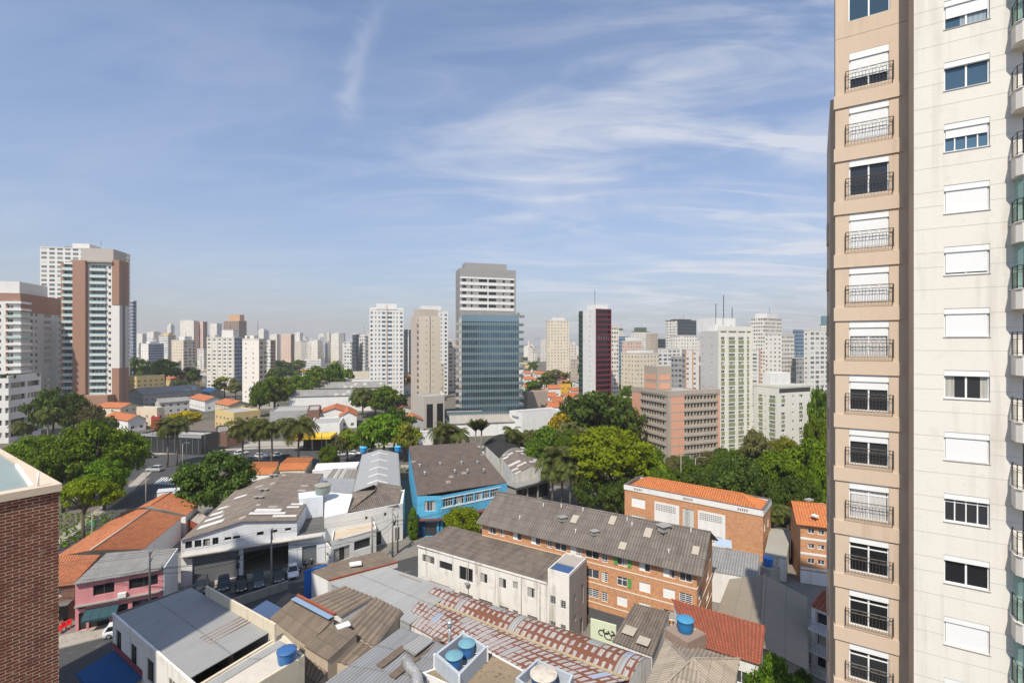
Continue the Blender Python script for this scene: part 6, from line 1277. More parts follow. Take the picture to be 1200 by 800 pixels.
# beige tower
t, Cn, a, La, b, Lb, zt, n = mid('apartment_tower', 'beige tower with a blank left side and two columns of small windows', 'tower', 481.5, 491, 516, 370, 232, 62, 2.95, TBG, TCR, [(.86, .97, 'bare')], [(.33, .37), (.64, .68)], (.45, .7), gl=GLD)
pbox(t, 'upper_block', Cn+a*La*.75+b*.5, -a, La*.72, b, 9, zt-.2, zat(362, 232), TBG); pbox(t, 'seam', Cn+b*Lb*.50-a*.06, b, .35, a, .055, 8, zt, plain('recess_grey', (.16, .14, .13)))
for f in range(2, n):
    mb = MB(); mb.box(V2(Cn+a*La*.03-b*1.0, f*2.95), a*La*.14, b*.99, UP*1.0); mb.build('balcony', TBG, t)
# grey hotel tower
Y = 262; Cn, a, La, b, Lb = frame(534, 539, 604.5, Y, 73); zt = zat(314, Y); t = thing('hotel_tower', 'grey-brown hotel tower with white stripes behind the blue glass tower', 'tower', Cn+b*Lb/2+a*La/2); FOOT.append((t.location.x, t.location.y, 25))
zs, zf = zat(363, Y), zat(325.5, Y); fh = (zf-zs)/5; wn = []
for f in range(5):
    for (c0, c1, s_) in ((.04, .11, 'slide'), (.19, .22, 'slide'), (.33, .48, 'four'), (.50, .64, 'four'), (.76, .80, 'slide'), (.90, .96, 'slide')): wn.append((Lb*c0, Lb*c1, zs+fh*f+fh*.45, zs+fh*f+fh*.92, s_))
mb = MB(); mb.wall(Cn, b, Lb, 0, zt, wn, .3); mb.quad(V2(Cn+a*La, 0), V2(Cn, 0), V2(Cn, zt), V2(Cn+a*La, zt)); mb.quad(V2(Cn+b*Lb, 0), V2(Cn+b*Lb+a*La, 0), V2(Cn+b*Lb+a*La, zt), V2(Cn+b*Lb, zt)); mb.quad(V2(Cn+b*Lb+a*La, 0), V2(Cn+a*La, 0), V2(Cn+a*La, zt), V2(Cn+b*Lb+a*La, zt)); mb.quad(*[V2(p, zt-.2) for p in (Cn+a*La, Cn, Cn+b*Lb, Cn+b*Lb+a*La)]); mb.build('wall', [TGR], t); windows(t, Cn, b, wn, GLD, DF, .3)
for f in range(6): pbox(t, 'white_band', Cn-a*.15, b, Lb*.97, a, .149, zs+fh*f-.2, zs+fh*f+fh*.40 if f < 5 else zs+fh*5+.7, WHITE)
pbox(t, 'white_pier', Cn+b*Lb*.485-a*.16, b, .5, a, .155, zs, zf, WHITE); pbox(t, 'rooftop_box', Cn+b*Lb*.1+a*2, b, Lb*.75, a, 8, zt-.1, zat(306.5, Y), TGR)
for f in range(16):
    mb = MB(); mb.box(V2(Cn+a*La*.5-b*.03, 20+f*3.4), a*1.2, b*.025, UP*1.4); mb.build('side_window', DF, t)
# blue glass tower: spandrels and mullions stand in front of the panes
Y = 215; Cn, a, La, b, Lb = frame(537, 541, 608, Y, 80); Lb = reach(Cn, b, 608); La = 18.; zt = zat(371, Y); t = thing('glass_tower', 'blue glass office tower with pale floor bands and small side balconies', 'office tower', Cn+b*Lb/2+a*La/2); FOOT.append((t.location.x, t.location.y, 25))
GT = NT('tower_glass'); _p = GT.pos(); _s = GT.sep(GT.uv()); _w = GT.white(GT.math('FLOOR', GT.math('DIVIDE', _s[0], 1.45)), GT.math('FLOOR', GT.math('DIVIDE', _s[1], 3.6)))
GT = GT.fin(GT.mix(_w, (.07, .135, .19), (.11, .19, .25)), GT.math('MULTIPLY_ADD', _w, .05, .03), .5, GT.noise(_p, .5, 3), .02, .75)
SPA = plain('teal_spandrel_glass', (.15, .215, .225), .2, .5, .3, .1); MUL = plain('pale_mullion', (.26, .28, .28), .4, .4, .3)
mb = MB(); block(mb, Cn, a, La, b, Lb, 0, zt, 0, 0, 1); mb.build('curtain_wall', [GT, ROOFG], t)
fh = zt/15.0
for f in range(16): pbox(t, 'spandrel', Cn-a*.10-b*.05, b, Lb+.1, a, .098, f*fh-(.55 if f else 0), f*fh+.75, SPA); 
for k in range(27): pbox(t, 'mullion', Cn+b*(Lb*k/26-.05)-a*.16, b, .11, a, .159, 0, zt+.3, MUL)
pbox(t, 'upper_band', Cn-a*.12-b*.04, b, Lb+.08, a, .02, zt-2.0, zt+.8, plain('pale_blue_spandrel', (.17, .27, .34), .15, .5, .3))
for f in range(2, 15):
    mb = MB(); P = [Cn-b*.01, Cn-b*2.6+a*1.6, Cn-b*.01+a*6]; mb.prism(P, f*fh-.5, f*fh+.7, mt=0, bottom=True); mb.build('balcony', CONC, t)
    mb = MB(); Q = Cn+b*(Lb+.01); mb.prism([Q, Q+b*2.4+a*.6, Q+b*2.4+a*6, Q+a*6], f*fh-.6, f*fh+.5, mt=0, bottom=True); mb.build('balcony', SPA, t)
mb = MB()
for k in range(14): mb.cbox(V2(Cn+b*(1+k*2.1)+a*rs.uniform(1, 6), zt), rs.uniform(.8, 2.4), 1.2, rs.uniform(.6, 2.2), .3)
mb.build('roof_machinery', plain('machinery_grey', (.25, .24, .22), .8), t)
# low glass wing and shed roof in front
Cn2, a2, La2, b2, Lb2 = frame(523, 524, 566, 205, 80); t2 = thing('glass_wing', 'low glazed wing at the foot of the blue glass tower', 'building', Cn2+b2*8); mb = MB(); block(mb, Cn2, a2, 5, b2, Lb2, 0, 8.5, 0, 0, 1); mb.build('curtain_wall', [GT, ROOFG], t2); pbox(t2, 'spandrel', Cn2-a2*.08, b2, Lb2, a2, .078, 3.6, 5.0, SPA); pbox(t2, 'spandrel', Cn2-a2*.08, b2, Lb2, a2, .078, 7.4, 8.9, SPA)
# red and white tower
t, Cn, a, La, b, Lb, zt, n = mid('apartment_tower', 'white tower with maroon balcony front and dark green left edge', 'tower', 683, 698, 716.5, 361.5, 290, 64, 3.05, WHITE, plain('maroon_paint', (.14, .012, .03), .6), [(.52, .58)], [(.06, .95, 'four')], (.30, .98), gl=GLD, fr=DF, depth=1.3)
pbox(t, 'penthouse', Cn+b*1.5+a*2, b, 9, a, 9, zt-.2, zat(356, 290), WHITE); pbox(t, 'green_edge', Cn+a*La+a*.02, a, 4.5, b, 6, 0, zt-.6, plain('dark_green_paint', (.025, .055, .04), .6)); mast(t, 697, 295, zat(356, 290), 9)
for f in range(n):
    for k in range(2): mb = MB(); mb.box(V2(Cn+a*(La+.4)-b*.5, f*3.05+.1), a*3.8, b*.49, UP*1.0); mb.build('balcony', plain('dark_green_rail', (.05, .09, .07)), t) if k == 0 else None
# pink and grey office block
Y = 152; PKO = plaster('pink_panel', (.66, .34, .225), .06, .25); GRB = plaster('grey_board_concrete', (.40, .345, .28), .1, .5)
t, Cn, a, La, b, Lb, zt, n = mid('office_block', 'pink and grey concrete office block with rows of small windows', 'office block', 741, 783.5, 843.5, 462, Y, 69, 2.68, GRB, GRB, [(.27+.071*k, .27+.071*k+.05, 'bare') for k in range(9)], [(.30+.062*k, .30+.062*k+.04, 'bare') for k in range(6)]+[(.685+.066*k, .685+.066*k+.042, 'bare') for k in range(4)], (.42, .90), gl=GLD, depth=.5)
O = Cn+a*La
pbox(t, 'pink_panel', Cn+b*.6-a*.09, b, Lb*.27, a, .088, 0, zt-.6, PKO); pbox(t, 'pink_panel', Cn+b*Lb*.955-a*.09, b, Lb*.044, a, .088, 0, zt-.6, PKO); pbox(t, 'pink_panel', O-b*.09, -a, La*.255, b, .088, 0, zt-.6, PKO)
for f in range(n+1):
    z = f*2.68; pbox(t, 'sill_band', Cn+b*Lb*.285-a*.28, b, Lb*.665, a, .275, z+.1, z+.78, GRB); pbox(t, 'sill_band', Cn+a*(La*.05)-b*.28, a, La*.69, b, .275, z+.1, z+.78, GRB); pbox(t, 'joint_band', Cn+b*.55-a*.10, b, Lb*.275, a, .009, z-.2, z+.25, GRB)
pbox(t, 'parapet', Cn-a*.15-b*.15, b, Lb+.2, a, .5, zt-.8, zt+1.0, GRB); pbox(t, 'parapet', Cn-b*.16+a*.36, a, La, b, .5, zt-.81, zt+.98, GRB)
C2, a2, L2a, b2, L2b = frame(755, 770, 787, Y+7, 69); zs_ = zat(429, Y+7); pbox(t, 'stair_block', C2+a2*L2a, -a2, L2a, b2, L2b, zt-.2, zs_, GRB)
for z0 in (1.0, 3.9):
    pbox(t, 'stair_panel', C2+b2*.8-a2*.06, b2, L2b*.75, a2, .058, zt+z0, zt+z0+1.8, PKO); pbox(t, 'stair_panel', C2+a2*.4-b2*.06, a2, L2a*.9, b2, .058, zt+z0, zt+z0+1.8, PKO)
pbox(t, 'edge_pier', Cn-a*.11-b*.11, b, 1.0, a, .6, 0, zt-.85, GRB)
# green and white tower
GRN = plaster('olive_panel', (.25, .27, .155), .08, .3); Y = 168; TW2 = plaster('ivory_paint', (.68, .66, .58), .05, .25)
t, Cn, a, La, b, Lb, zt, n = mid('apartment_tower', 'ivory tower with olive green panels and a white top box', 'tower', 821, 841.5, 881, 387.5, Y, 69, 2.9, PALE, TW2, [(.10, .15), (.62, .68)], [(.09, .19, 'slide'), (.31, .50, 'four'), (.57, .76, 'four'), (.83, .92, 'slide')], (.5, .85), gl=GL)
for f in range(n):
    for (c0, c1) in ((.09, .19), (.31, .50), (.57, .76), (.83, .92)): pbox(t, 'olive_panel', Cn+b*Lb*c0-a*.05, b, Lb*(c1-c0), a, .048, f*2.9+.05, f*2.9+1.41, GRN)
for c in (.0, .23, .52, .78, .95): pbox(t, 'white_fin', Cn+b*Lb*c-a*.35, b, Lb*.05, a, .349, 0, zt+.4, TW2)
pbox(t, 'top_band', Cn-a*.36, b, Lb, a, .3, zt-.02, zt+1.6, TW2); pbox(t, 'top_box', Cn+a*La*.55+b*3, b, Lb*.62, a, 9, zt-.1, zat(371.5, Y), WHITE)
for (px, h) in ((839, 5), (848, 8), (858, 3.5)): mast(t, px, Y+4, zat(371.5, Y), h)
# lower green and white block
Y = 166; t, Cn, a, La, b, Lb, zt, n = mid('apartment_block', 'lower ivory block with olive panels among the trees', 'apartment block', 883, 910.5, 952, 453, Y, 66, 2.9, TW2, TW2, [(.22, .40, 'four'), (.50, .54), (.68, .93, 'four')], [(.12, .22), (.42, .47), (.62, .72)], (.5, .85), gl=GL)
for f in range(n):
    for (c0, c1) in ((.22, .40), (.68, .93)): pbox(t, 'olive_panel', Cn+a*La*(1-c1)-b*.05, a, La*(c1-c0), b, .048, f*2.9+.05, f*2.9+1.41, GRN)
    for (c0, c1) in ((.12, .22), (.62, .72)):
        if (f+int(c0*10)) % 3: pbox(t, 'olive_panel', Cn+b*Lb*c0-a*.05, b, Lb*(c1-c0), a, .048, f*2.9+.2, f*2.9+1.41, GRN)
pbox(t, 'top_glazing', Cn+b*Lb*.06-a*.05, b, Lb*.88, a, .045, zt-2.2, zt-.7, plain('dark_glazing', (.06, .055, .05), .3)); pbox(t, 'parapet', Cn-a*.1-b*.1, b, Lb+.1, a, .4, zt-.3, zt+.7, TW2); pbox(t, 'parapet', Cn+a*.3-b*.1, a, La, b, .4, zt-.31, zt+.68, TW2)
C2, a2, L2a, b2, L2b = frame(898, 903, 926, Y+5, 66); pbox(t, 'water_box', C2+a2*L2a, -a2, L2a, b2, L2b, zt-.3, zat(437, Y+5), WHITE)
flush_windows()
# ------------------------------------------------------------------ low buildings between the near roofs and the towers
TILEF = tilemat('far_orange_tile', (.50, .17, .07), (.40, .13, .055), (.2, .09, .05), .5, .8, .4); TILEF2 = tilemat('far_brown_tile', (.30, .12, .07), (.24, .09, .05), (.12, .06, .04), .5, .8, .4)
FGREY = sheetmat('far_grey_sheet', (.28, .27, .25), (.14, .13, .12), (.42, .40, .37), 4, 2, .4, .45, lights=.06)
def lowb(label, x0, xc, x1, base, h, wall, roof, th=50, kind_='flat', name='building', cat='building', group=None, rise=1.8, wins=True, depth=None, Y=None, bay=3.2, fl=3.1):
    """small building: near corner at photo column xc on the ground row `base`"""
    Y = Y or F*H/(base-HOR); Cn, a, La, b, Lb = frame(x0, xc, x1, Y, th, depth or 9, 60); base_ = Cn+a*La/2+b*Lb/2
    FOOT.append((base_.x, base_.y, max(La, Lb)*.62)); t = thing(name, label, cat, base_, group); O = Cn+a*La
    P = [V2(p, h) for p in (O, Cn, Cn+b*Lb, O+b*Lb)]; hl = {}
    if wins:
        for e, L_ in ((0, La), (1, Lb)):
            q = []
            for f in range(max(1, int((h-.3)/fl))):
                k = int(L_/bay)
                for i in range(k): q.append((L_*(i+.5)/k-.65, L_*(i+.5)/k+.65, f*fl+1.0, f*fl+2.3, 'slide'))
            hl[e] = q
    walls(t, P, 0, wall, hl, GLD, WF, .2)
    if kind_ == 'flat': deck(t, P, roof, z=-.02); parapet(t, P, .5, .3, wall)
    elif kind_ == 'gable':
        if La > Lb: roof_gable(t, P, ((P[0]+P[3])/2+UP*rise, (P[1]+P[2])/2+UP*rise), roof, 1, 0, .5); g_ = ((P[1], P[2], (P[1]+P[2])/2+UP*rise), (P[3], P[0], (P[0]+P[3])/2+UP*rise))
        else: Q = [P[1], P[2], P[3], P[0]]; roof_gable(t, Q, ((P[0]+P[1])/2+UP*rise, (P[2]+P[3])/2+UP*rise), roof, 1, 0, .5); g_ = ((P[0], P[1], (P[0]+P[1])/2+UP*rise), (P[2], P[3], (P[2]+P[3])/2+UP*rise))
        [(lambda b_: (b_.quad(*q), b_.build('gable_wall', wall, t)))(MB()) for q in g_]
    return t, Cn, a, La, b, Lb
lowb('yellow four-floor block behind the trees left of the cream tower', 147, 160, 193, 465, 14, YELP, ROOFG, 25, name='apartment_block', cat='apartment block')
lowb('long grey industrial building with dark roof below the yellow block', 150, 168, 236, 478, 8, GREYP, FGREY, 30, 'gable', rise=3)
lowb('long low grey warehouse behind the beige corner building', 182, 187, 222, 486, 6.5, PALE, FGREY, 40, 'gable')
lowb('beige two-floor house with dark windows left of the yellow flowering tree', 160, 184, 192, 501, 8.5, CREAM, ROOFG, 15)
lowb('white house with an orange tiled slope behind the big left trees', 124, 150, 171, 506, 5, WHITE, TILEF, 30, 'gable')
lowb('small red-fronted shop on the road corner', 171, 177, 184, 503, 5, plaster('red_front', (.45, .06, .05)), ROOFG, 60, wins=False)
lowb('orange-roofed white house near the cream slab', 222, 240, 262, 482, 6, WHITE, TILEF, 40, 'gable')
lowb('cream house with bright orange roof below the cream slab', 252, 268, 293, 490, 6.5, CREAM, TILEF, 40, 'gable')
lowb('cream corner shop with a dark doorway by the rising road', 252, 274, 305, 505, 7.5, YELP, ROOFG, 35)
lowb('bright yellow-roofed chapel with a small steeple', 192, 214, 236, 455, 7, YELP, TILEF, 30, 'gable', rise=4)
lowb('blue-roofed shed below the white grid tower', 236, 246, 262, 470, 6, CONC, plain('sky_blue_roof', (.12, .34, .52)), 40, 'gable')
t, Cn, a, La, b, Lb = lowb('black glass-fronted showroom with flat roof at the street corner', 164, 236, 256, 533, 6.2, plain('showroom_black', (.03, .032, .035), .25, .6), plaster('pale_flat_roof', (.38, .36, .33), .15, .3), 10, wins=False, name='showroom')
O = Cn+a*La
for k in range(11): mb = MB(); mb.box(V2(O-a*(La*k/10.5)-b*.06, .3), -a*.12, b*.055, UP*5.0); mb.build('mullion', MUL, t)
mb = MB(); mb.box(V2(O-b*.1, 5.7), -a*La, b*.09, UP*.9); mb.build('fascia', plain('silver_fascia', (.45, .45, .45), .4, .4, .4), t)
lowb('small white shop under the awning beside the showroom', 258, 266, 284, 524, 4.5, BROWNP, ROOFG, 40, wins=False)
lowb('dark brown low shop row by the rising road', 246, 252, 268, 521, 4, plaster('dark_wood', (.1, .06, .05)), FGREY, 60, wins=False)
lowb('long white warehouse with grey roof in the middle distance', 334, 338, 438, 484, 9, WHITE, FGREY, 76, 'gable', rise=2.5, wins=False)
lowb('dark-roofed long hall behind the white warehouse', 352, 356, 450, 473, 9.5, GREYP, FGREY, 76, 'gable', rise=3, wins=False)
lowb('white building with tan pillars behind the dark-roofed hall', 380, 382, 438, 466, 12, WHITE, FGREY, 76, 'flat', wins=False)
lowb('cream hall behind the white pillared building', 398, 400, 443, 458, 14, CREAM, ROOFG, 78, wins=False)
lowb('orange-roofed long house above the white warehouse', 348, 352, 394, 470, 8, WHITE, TILEF, 74, 'gable', rise=3)
lowb('flat grey-roofed low block with a brown end left of the orange roofs', 312, 316, 372, 500, 6.5, GREYP, ROOFG, 74, wins=False)
lowb('brown cube house with a dark window', 358, 360, 374, 503, 8, BROWNP, ROOFG, 70, wins=True)
lowb('orange-roofed white house behind the yellow canopy', 372, 375, 408, 499, 6, WHITE, TILEF, 74, 'gable', rise=2)
lowb('white house with bright orange roof left of the tree clump', 396, 398, 418, 502, 5.5, WHITE, TILEF, 72, 'gable', rise=2)
lowb('white flat-roofed shop behind the yellow canopy', 360, 362, 398, 511, 4.5, WHITE, ROOFG, 76, wins=False)
# petrol station with yellow canopy
p = g(366, 527, 0); st = thing('petrol_station', 'petrol station with a bright yellow canopy edge behind the palms', 'petrol station', p); FOOT.append((p.x, p.y, 9))
mb = MB(); mb.cbox(V2(p, 4.6), 15, 9, .9, .1); mb.build('canopy', plain('petrol_yellow', (.75, .47, .02), .5), st)
for x in (-5, 0, 5): mb = MB(); mb.cbox(V2(p+Vector((x, 0, 0)), 0), .4, .4, 4.59, .1); mb.build('post', WF, st)
mb = MB(); mb.cbox(V2(p+Vector((1, 5, 0)), 0), 11, 4, 4.2, .1); mb.build('kiosk', plain('kiosk_dark', (.07, .06, .055), .4), st)
# buildings around the foot of the glass tower
lowb('grey-white concrete house with two dark tall openings', 486, 497, 521, 503, 14, plaster('stair_concrete', (.45, .42, .37), .1, .4), ROOFG, 60, wins=False)
mb = MB(); Cn, a, La, b, Lb = frame(486, 497, 521, F*H/(503-HOR), 60, 9, 60)
for f0, f1 in ((.12, .42), (.62, .92)): mb.box(V2(Cn+b*Lb*f0-a*.06, .5), b*Lb*(f1-f0), a*.055, UP*10.5)
CH = [o for o in bpy.data.objects if o.get('label', '').startswith('grey-white concrete house')][0]; mb.build('tall_opening', plain('opening_dark', (.02, .02, .02), .3), CH)
lowb('grey shop with an orange tiled roof left of the concrete house', 472, 475, 496, 512, 6.5, GREYP, TILEF, 72, 'gable', wins=False)
lowb('low white shop by the avenue left of the palms', 486, 488, 508, 525, 4.5, WHITE, ROOFG, 74, wins=False)
lowb('wide low market hall with ribbed grey-beige roof before the glass tower', 526, 529, 606, 512, 5.5, WHITE, sheetmat('ribbed_beige_roof', (.36, .33, .28), (.22, .2, .17), (.45, .42, .37), 7, 1.5, .5, .3), 78, 'gable', rise=2.2, wins=False)
t, Cn, a, La, b, Lb = lowb('white blocky shop with a row of dark letters right of the market hall', 597, 612, 661, 512, 9, WHITE, ROOFG, 60, wins=False)
mb = MB(); O = Cn+a*La
for k in range(7): mb.box(V2(O-a*(La*.25+La*.5*k/7)-b*.05, 6.9-(.12 if k % 2 else 0)), -a*La*.045, b*.045, UP*(.9+.2*(k % 3 == 0)))
mb.build('lettering', plain('dark_letters', (.05, .05, .055)), t)
lowb('beige-walled block with grey roof right of the glass tower', 612, 618, 642, 487, 12, plaster('tan_wall', (.36, .30, .24)), ROOFG, 66, wins=False)
lowb('bright yellow house among red roofs', 655, 657, 669, 463, 7.5, plaster('strong_yellow', (.72, .40, .05)), TILEF, 70)
lowb('white house with red roof beside the yellow house', 668, 670, 680, 468, 6, WHITE, TILEF, 70, 'gable')
reds = [(612, 630, 478, 6), (622, 640, 470, 5.5), (636, 652, 474, 5), (645, 660, 480, 5), (612, 634, 462, 6), (640, 657, 465, 6), (630, 645, 456, 7), (612, 626, 452, 6), (648, 664, 452, 6), (660, 678, 476, 5.5), (664, 682, 484, 5), (640, 660, 488, 5), (612, 622, 444, 6), (624, 640, 446, 7), (655, 672, 445, 6), (470, 482, 462, 6), (445, 458, 456, 6), (508, 520, 470, 6), (455, 470, 470, 5)]
for i, (x0, x1, by, h) in enumerate(reds): lowb('small white house with red tiled roof in the distance', x0, x0+3, x1, by, h, WHITE, TILEF, 66+(i % 3)*5, 'gable', name='house', cat='house', group='red-roofed houses in the distance', rise=2.2)
# scattered houses filling the quarters between
def free(x, y, r): return all((x-a)**2+(y-b)**2 > (r+c)**2 for a, b, c in FOOT)
rs = random.Random(5); nh = 0
WL = [WHITE, CREAM, PALE, OLDW, GREYP, YELP]
for i in range(900):
    if nh >= 262: break
    Y = 176*(900/176)**(rs.random()**.9); px = rs.uniform(-20, 975); x = (px-600)/F*Y
    by = HOR+F*H/Y
    if by > 519 or (262 < px < 292 and by > 480) or (by > 500 and not 380 < px < 640): continue
    w, d = rs.uniform(8, 17), rs.uniform(8, 14); r = max(w, d)*.62
    if not free(x, Y, r): continue
    FOOT.append((x, Y, r)); th = rs.choice((32, 32, 60, 12)); h = rs.choice((3.6, 4, 6.4, 6.8)); wm = rs.choice(WL); k = rs.random()
    a, b = dirs(th); O = Vector((x, Y, 0))-a*w/2-b*d/2; P = [V2(p, h) for p in (O+a*w, O, O+b*d, O+a*w+b*d)]
    if k < .5: rm, lab = (TILEF if rs.random() < .7 else TILEF2), 'small house with clay tiled roof among the distant houses'
    elif k < .8: rm, lab = FGREY, 'small building with grey sheet roof among the distant houses'
    else: rm, lab = ROOFG, 'small flat-roofed building among the distant houses'
    t = thing('house', lab, 'house', (x, Y, 0), {0: 'distant tiled houses', 1: 'distant grey-roofed buildings', 2: 'distant flat-roofed buildings'}[0 if k < .5 else 1 if k < .8 else 2])
    hl = {}
    if Y < 420:
        for e, L_ in ((0, w), (1, d)): hl[e] = [(L_*q/3-.6, L_*q/3+.6, z+1, z+2.2, 'slide') for q in (1, 2) for z in ([0, 3.1] if h > 5 else [0])]
    walls(t, P, 0, wm, hl, GLD, WF, .18)
    if k < .8:
        q0, q1 = (P[0]+P[3])/2+UP*1.8, (P[1]+P[2])/2+UP*1.8; roof_gable(t, P, (q0, q1), rm, 1, 0, .4); [(lambda b_: (b_.quad(*q), b_.build('gable_wall', wm, t)))(MB()) for q in ((P[1], P[2], q1), (P[3], P[0], q0))]
    else: deck(t, P, rm, z=-.05); parapet(t, P, .5, .25, wm)
    nh += 1
print('houses', nh)
flush_windows()
# the tall block outside the frame whose shadow crosses the near street
t = thing('apartment_tower', 'plain tower outside the left edge whose shadow crosses the street', 'tower', (-56, 20, 0)); mb = MB(); block(mb, Vector((-48.2, 12, 0)), Vector((-1, 0, 0)), 14.8, Vector((0, 1, 0)), 17, 0, 77, 0, 0, 1); mb.build('wall', [TW['cream'], ROOFG], t)
# ------------------------------------------------------------------ trees
LEAF = {'green': leafmat('green_leaves', (.050, .095, .010), (.115, .185, .014), (.16, .23, .022), .3), 'bright': leafmat('bright_leaves', (.13, .18, .006), (.20, .255, .010), (.24, .29, .02), .35),
        'dark': leafmat('dark_leaves', (.034, .064, .012), (.078, .118, .018), (.11, .15, .026), .25), 'olive': leafmat('olive_leaves', (.095, .098, .030), (.16, .15, .05), (.19, .18, .065), .3),
        'yellow': leafmat('yellow_blossom_leaves', (.14, .15, .012), (.40, .30, .012), (.60, .42, .015)), 'lime': leafmat('lime_leaves', (.13, .175, .012), (.22, .25, .022), (.28, .27, .03))}
LEAF['fresh'] = leafmat('fresh_leaves', (.068, .125, .008), (.14, .215, .012), (.18, .26, .02), .32)
LEAF['palm'] = leafmat('palm_leaves', (.050, .070, .014), (.105, .125, .028), (.16, .15, .05))
BARK = plaster('bark', (.11, .085, .065), .25, .4); PBARK = plaster('palm_bark', (.20, .17, .14), .2, .4)
def crown_mesh(seed, shape, nc, nl, ls, mat):
    """leaf tufts in uneven clumps; unit crown: x,y in -1..1, z 0..1"""
    r = random.Random(seed); mb = MB(); tone = []; cl = []
    lob = [r.uniform(.62, 1.12) for _ in range(9)]
    while len(cl) < nc:
        an = r.uniform(0, 2*math.pi); q = an/(2*math.pi)*9; k = int(q) % 9; lo = lob[k]*(1-q % 1)+lob[(k+1) % 9]*(q % 1)
        if shape == 'round': t = r.uniform(-.75, 1); rad = math.sqrt(max(0, 1-t*t))*lo*r.uniform(.5, .95); z = .5+t*.42*r.uniform(.75, 1.05); cr = r.uniform(.16, .30)
        elif shape == 'flat': rad = math.sqrt(r.random())*.88*lo; z = .42+.45*(1-rad*rad)*r.uniform(.7, 1.1)-(.22 if r.random() < .25 else 0); cr = r.uniform(.13, .24)
        elif shape == 'column': t = r.random(); rad = .62*math.sin(math.pi*(.12+.8*t))*r.uniform(.4, 1)*lo; z = t*.95; cr = r.uniform(.18, .3)
        else: t = r.uniform(-.6, 1); rad = math.sqrt(max(0, 1-t*t))*lo*r.uniform(.3, .95); z = .48+t*.45; cr = r.uniform(.10, .2)
        cl.append((rad*math.cos(an), rad*math.sin(an), z, cr, r.random()))
    for (cx, cy_, cz, cr, tn) in cl:
        for i in range(nl):
            d = Vector((r.gauss(0, 1), r.gauss(0, 1), r.gauss(.35, .9))).normalized(); rr = cr*(r.random()**.4)*r.uniform(.75, 1.15)
            p = Vector((cx+d.x*rr, cy_+d.y*rr, cz+d.z*rr*.50)); n = (d+Vector((r.gauss(0, .55), r.gauss(0, .55), r.gauss(.3, .5)))).normalized()
            u = n.cross(Vector((r.gauss(0, 1), r.gauss(0, 1), r.gauss(0, 1)))).normalized(); v = n.cross(u); s = ls*r.uniform(.6, 1.35); w = s*r.uniform(.4, .75)
            mb.quad(p-u*s, p-v*w, p+u*s, p+v*w); tone.append(min(1, max(0, tn*.55+r.random()*.45)))
    mb.tone = tone; o = mb.build('crown', mat); m = o.data; bpy.data.objects.remove(o); return m
def trunk_mesh(seed, limbs=6):
    r = random.Random(seed); mb = MB(); top = Vector((r.uniform(-.04, .04), r.uniform(-.04, .04), .55)); mb.tube([(0, 0, 0), (r.uniform(-.015, .015), 0, .25), top], .034, 8, r1=.022)
    for k in range(limbs):
        a = 2*math.pi*k/limbs+r.random(); z0 = r.uniform(.3, .55); s = Vector((0, 0, z0)).lerp(top, z0/.6); e = Vector((math.cos(a)*r.uniform(.16, .3), math.sin(a)*r.uniform(.16, .3), r.uniform(.66, .88)))
        mb.tube([s, s.lerp(e, .5)+UP*.03, e], .016, 5, r1=.005)
    o = mb.build('trunk', BARK); m = o.data; bpy.data.objects.remove(o); return m
CROWN = {}
def crown(kindk, shape, lod, var):
    k = (kindk, shape, lod, var)
    if k not in CROWN:
        nc, nl, ls = {0: (80, 170, .036), 1: (60, 80, .055), 2: (26, 34, .11)}[lod]
        CROWN[k] = crown_mesh(hash((shape, var))%9999+var*17+3, shape, nc, nl, ls, LEAF[kindk])
    return CROWN[k]
TRUNK = [trunk_mesh(s) for s in range(4)]; tr_n = 0
def tree(label, cx, base, top, wpx, kindk='green', shape='round', low=.28, group=None, cat='tree', name='tree', Y=None, lod=None):
    """crown centred on photo column cx, foot on ground row base, top at row top, wpx wide"""
    global tr_n
    tr_n += 1; Y = Y or F*H/(base-HOR); h = H-(top-HOR)*Y/F; w = wpx*Y/F; p = gy(cx, Y, 0); lod = lod if lod is not None else (0 if Y < 150 else 1 if Y < 330 else 2)
    t = thing(name, label, cat, p, group); t.rotation_euler = (0, 0, tr_n*2.4); FOOT.append((p.x, p.y, w*.3))
    o = bpy.data.objects.new('trunk', TRUNK[tr_n % 4]); C.objects.link(o); o.parent = t; s = max(h, w*.6); o.scale = (min(s, w*.9), min(s, w*.9), h)
    o = bpy.data.objects.new('crown', crown(kindk, shape, lod, tr_n % 3)); C.objects.link(o); o.parent = t; o.location = (0, 0, h*low); o.scale = (w/2*1.02, w/2*1.02, h*(1-low)*1.03)
    return t
tree('large dense green tree at the far left behind the brick building', 40, 572, 512, 72, 'fresh'); tree('large green tree left of the side road, tallest of the left clump', 108, 590, 496, 84, 'fresh'); tree('broad green tree overhanging the side road', 143, 582, 505, 58, 'fresh')
tree('green tree in the left clump directly above the brick corner', 74, 600, 516, 66); tree('low green tree filling the left clump at its foot', 122, 598, 538, 56, 'fresh'); tree('bright lime-green tree in front of the left clump', 98, 640, 560, 70, 'bright', 'flat', .42)
tree('dark tree between the white car park and the terracotta tower', 62, 522, 456, 46, 'dark'); tree('second dark tree before the terracotta tower', 86, 520, 462, 40, 'dark'); tree('olive tree at the foot of the terracotta tower', 108, 520, 474, 34, 'olive'); tree('small dark tree right of the terracotta podium', 128, 520, 488, 24, 'dark')
tree('round dark green tree beside the car garage roof', 254, 610, 531, 92, 'dark', low=.18)
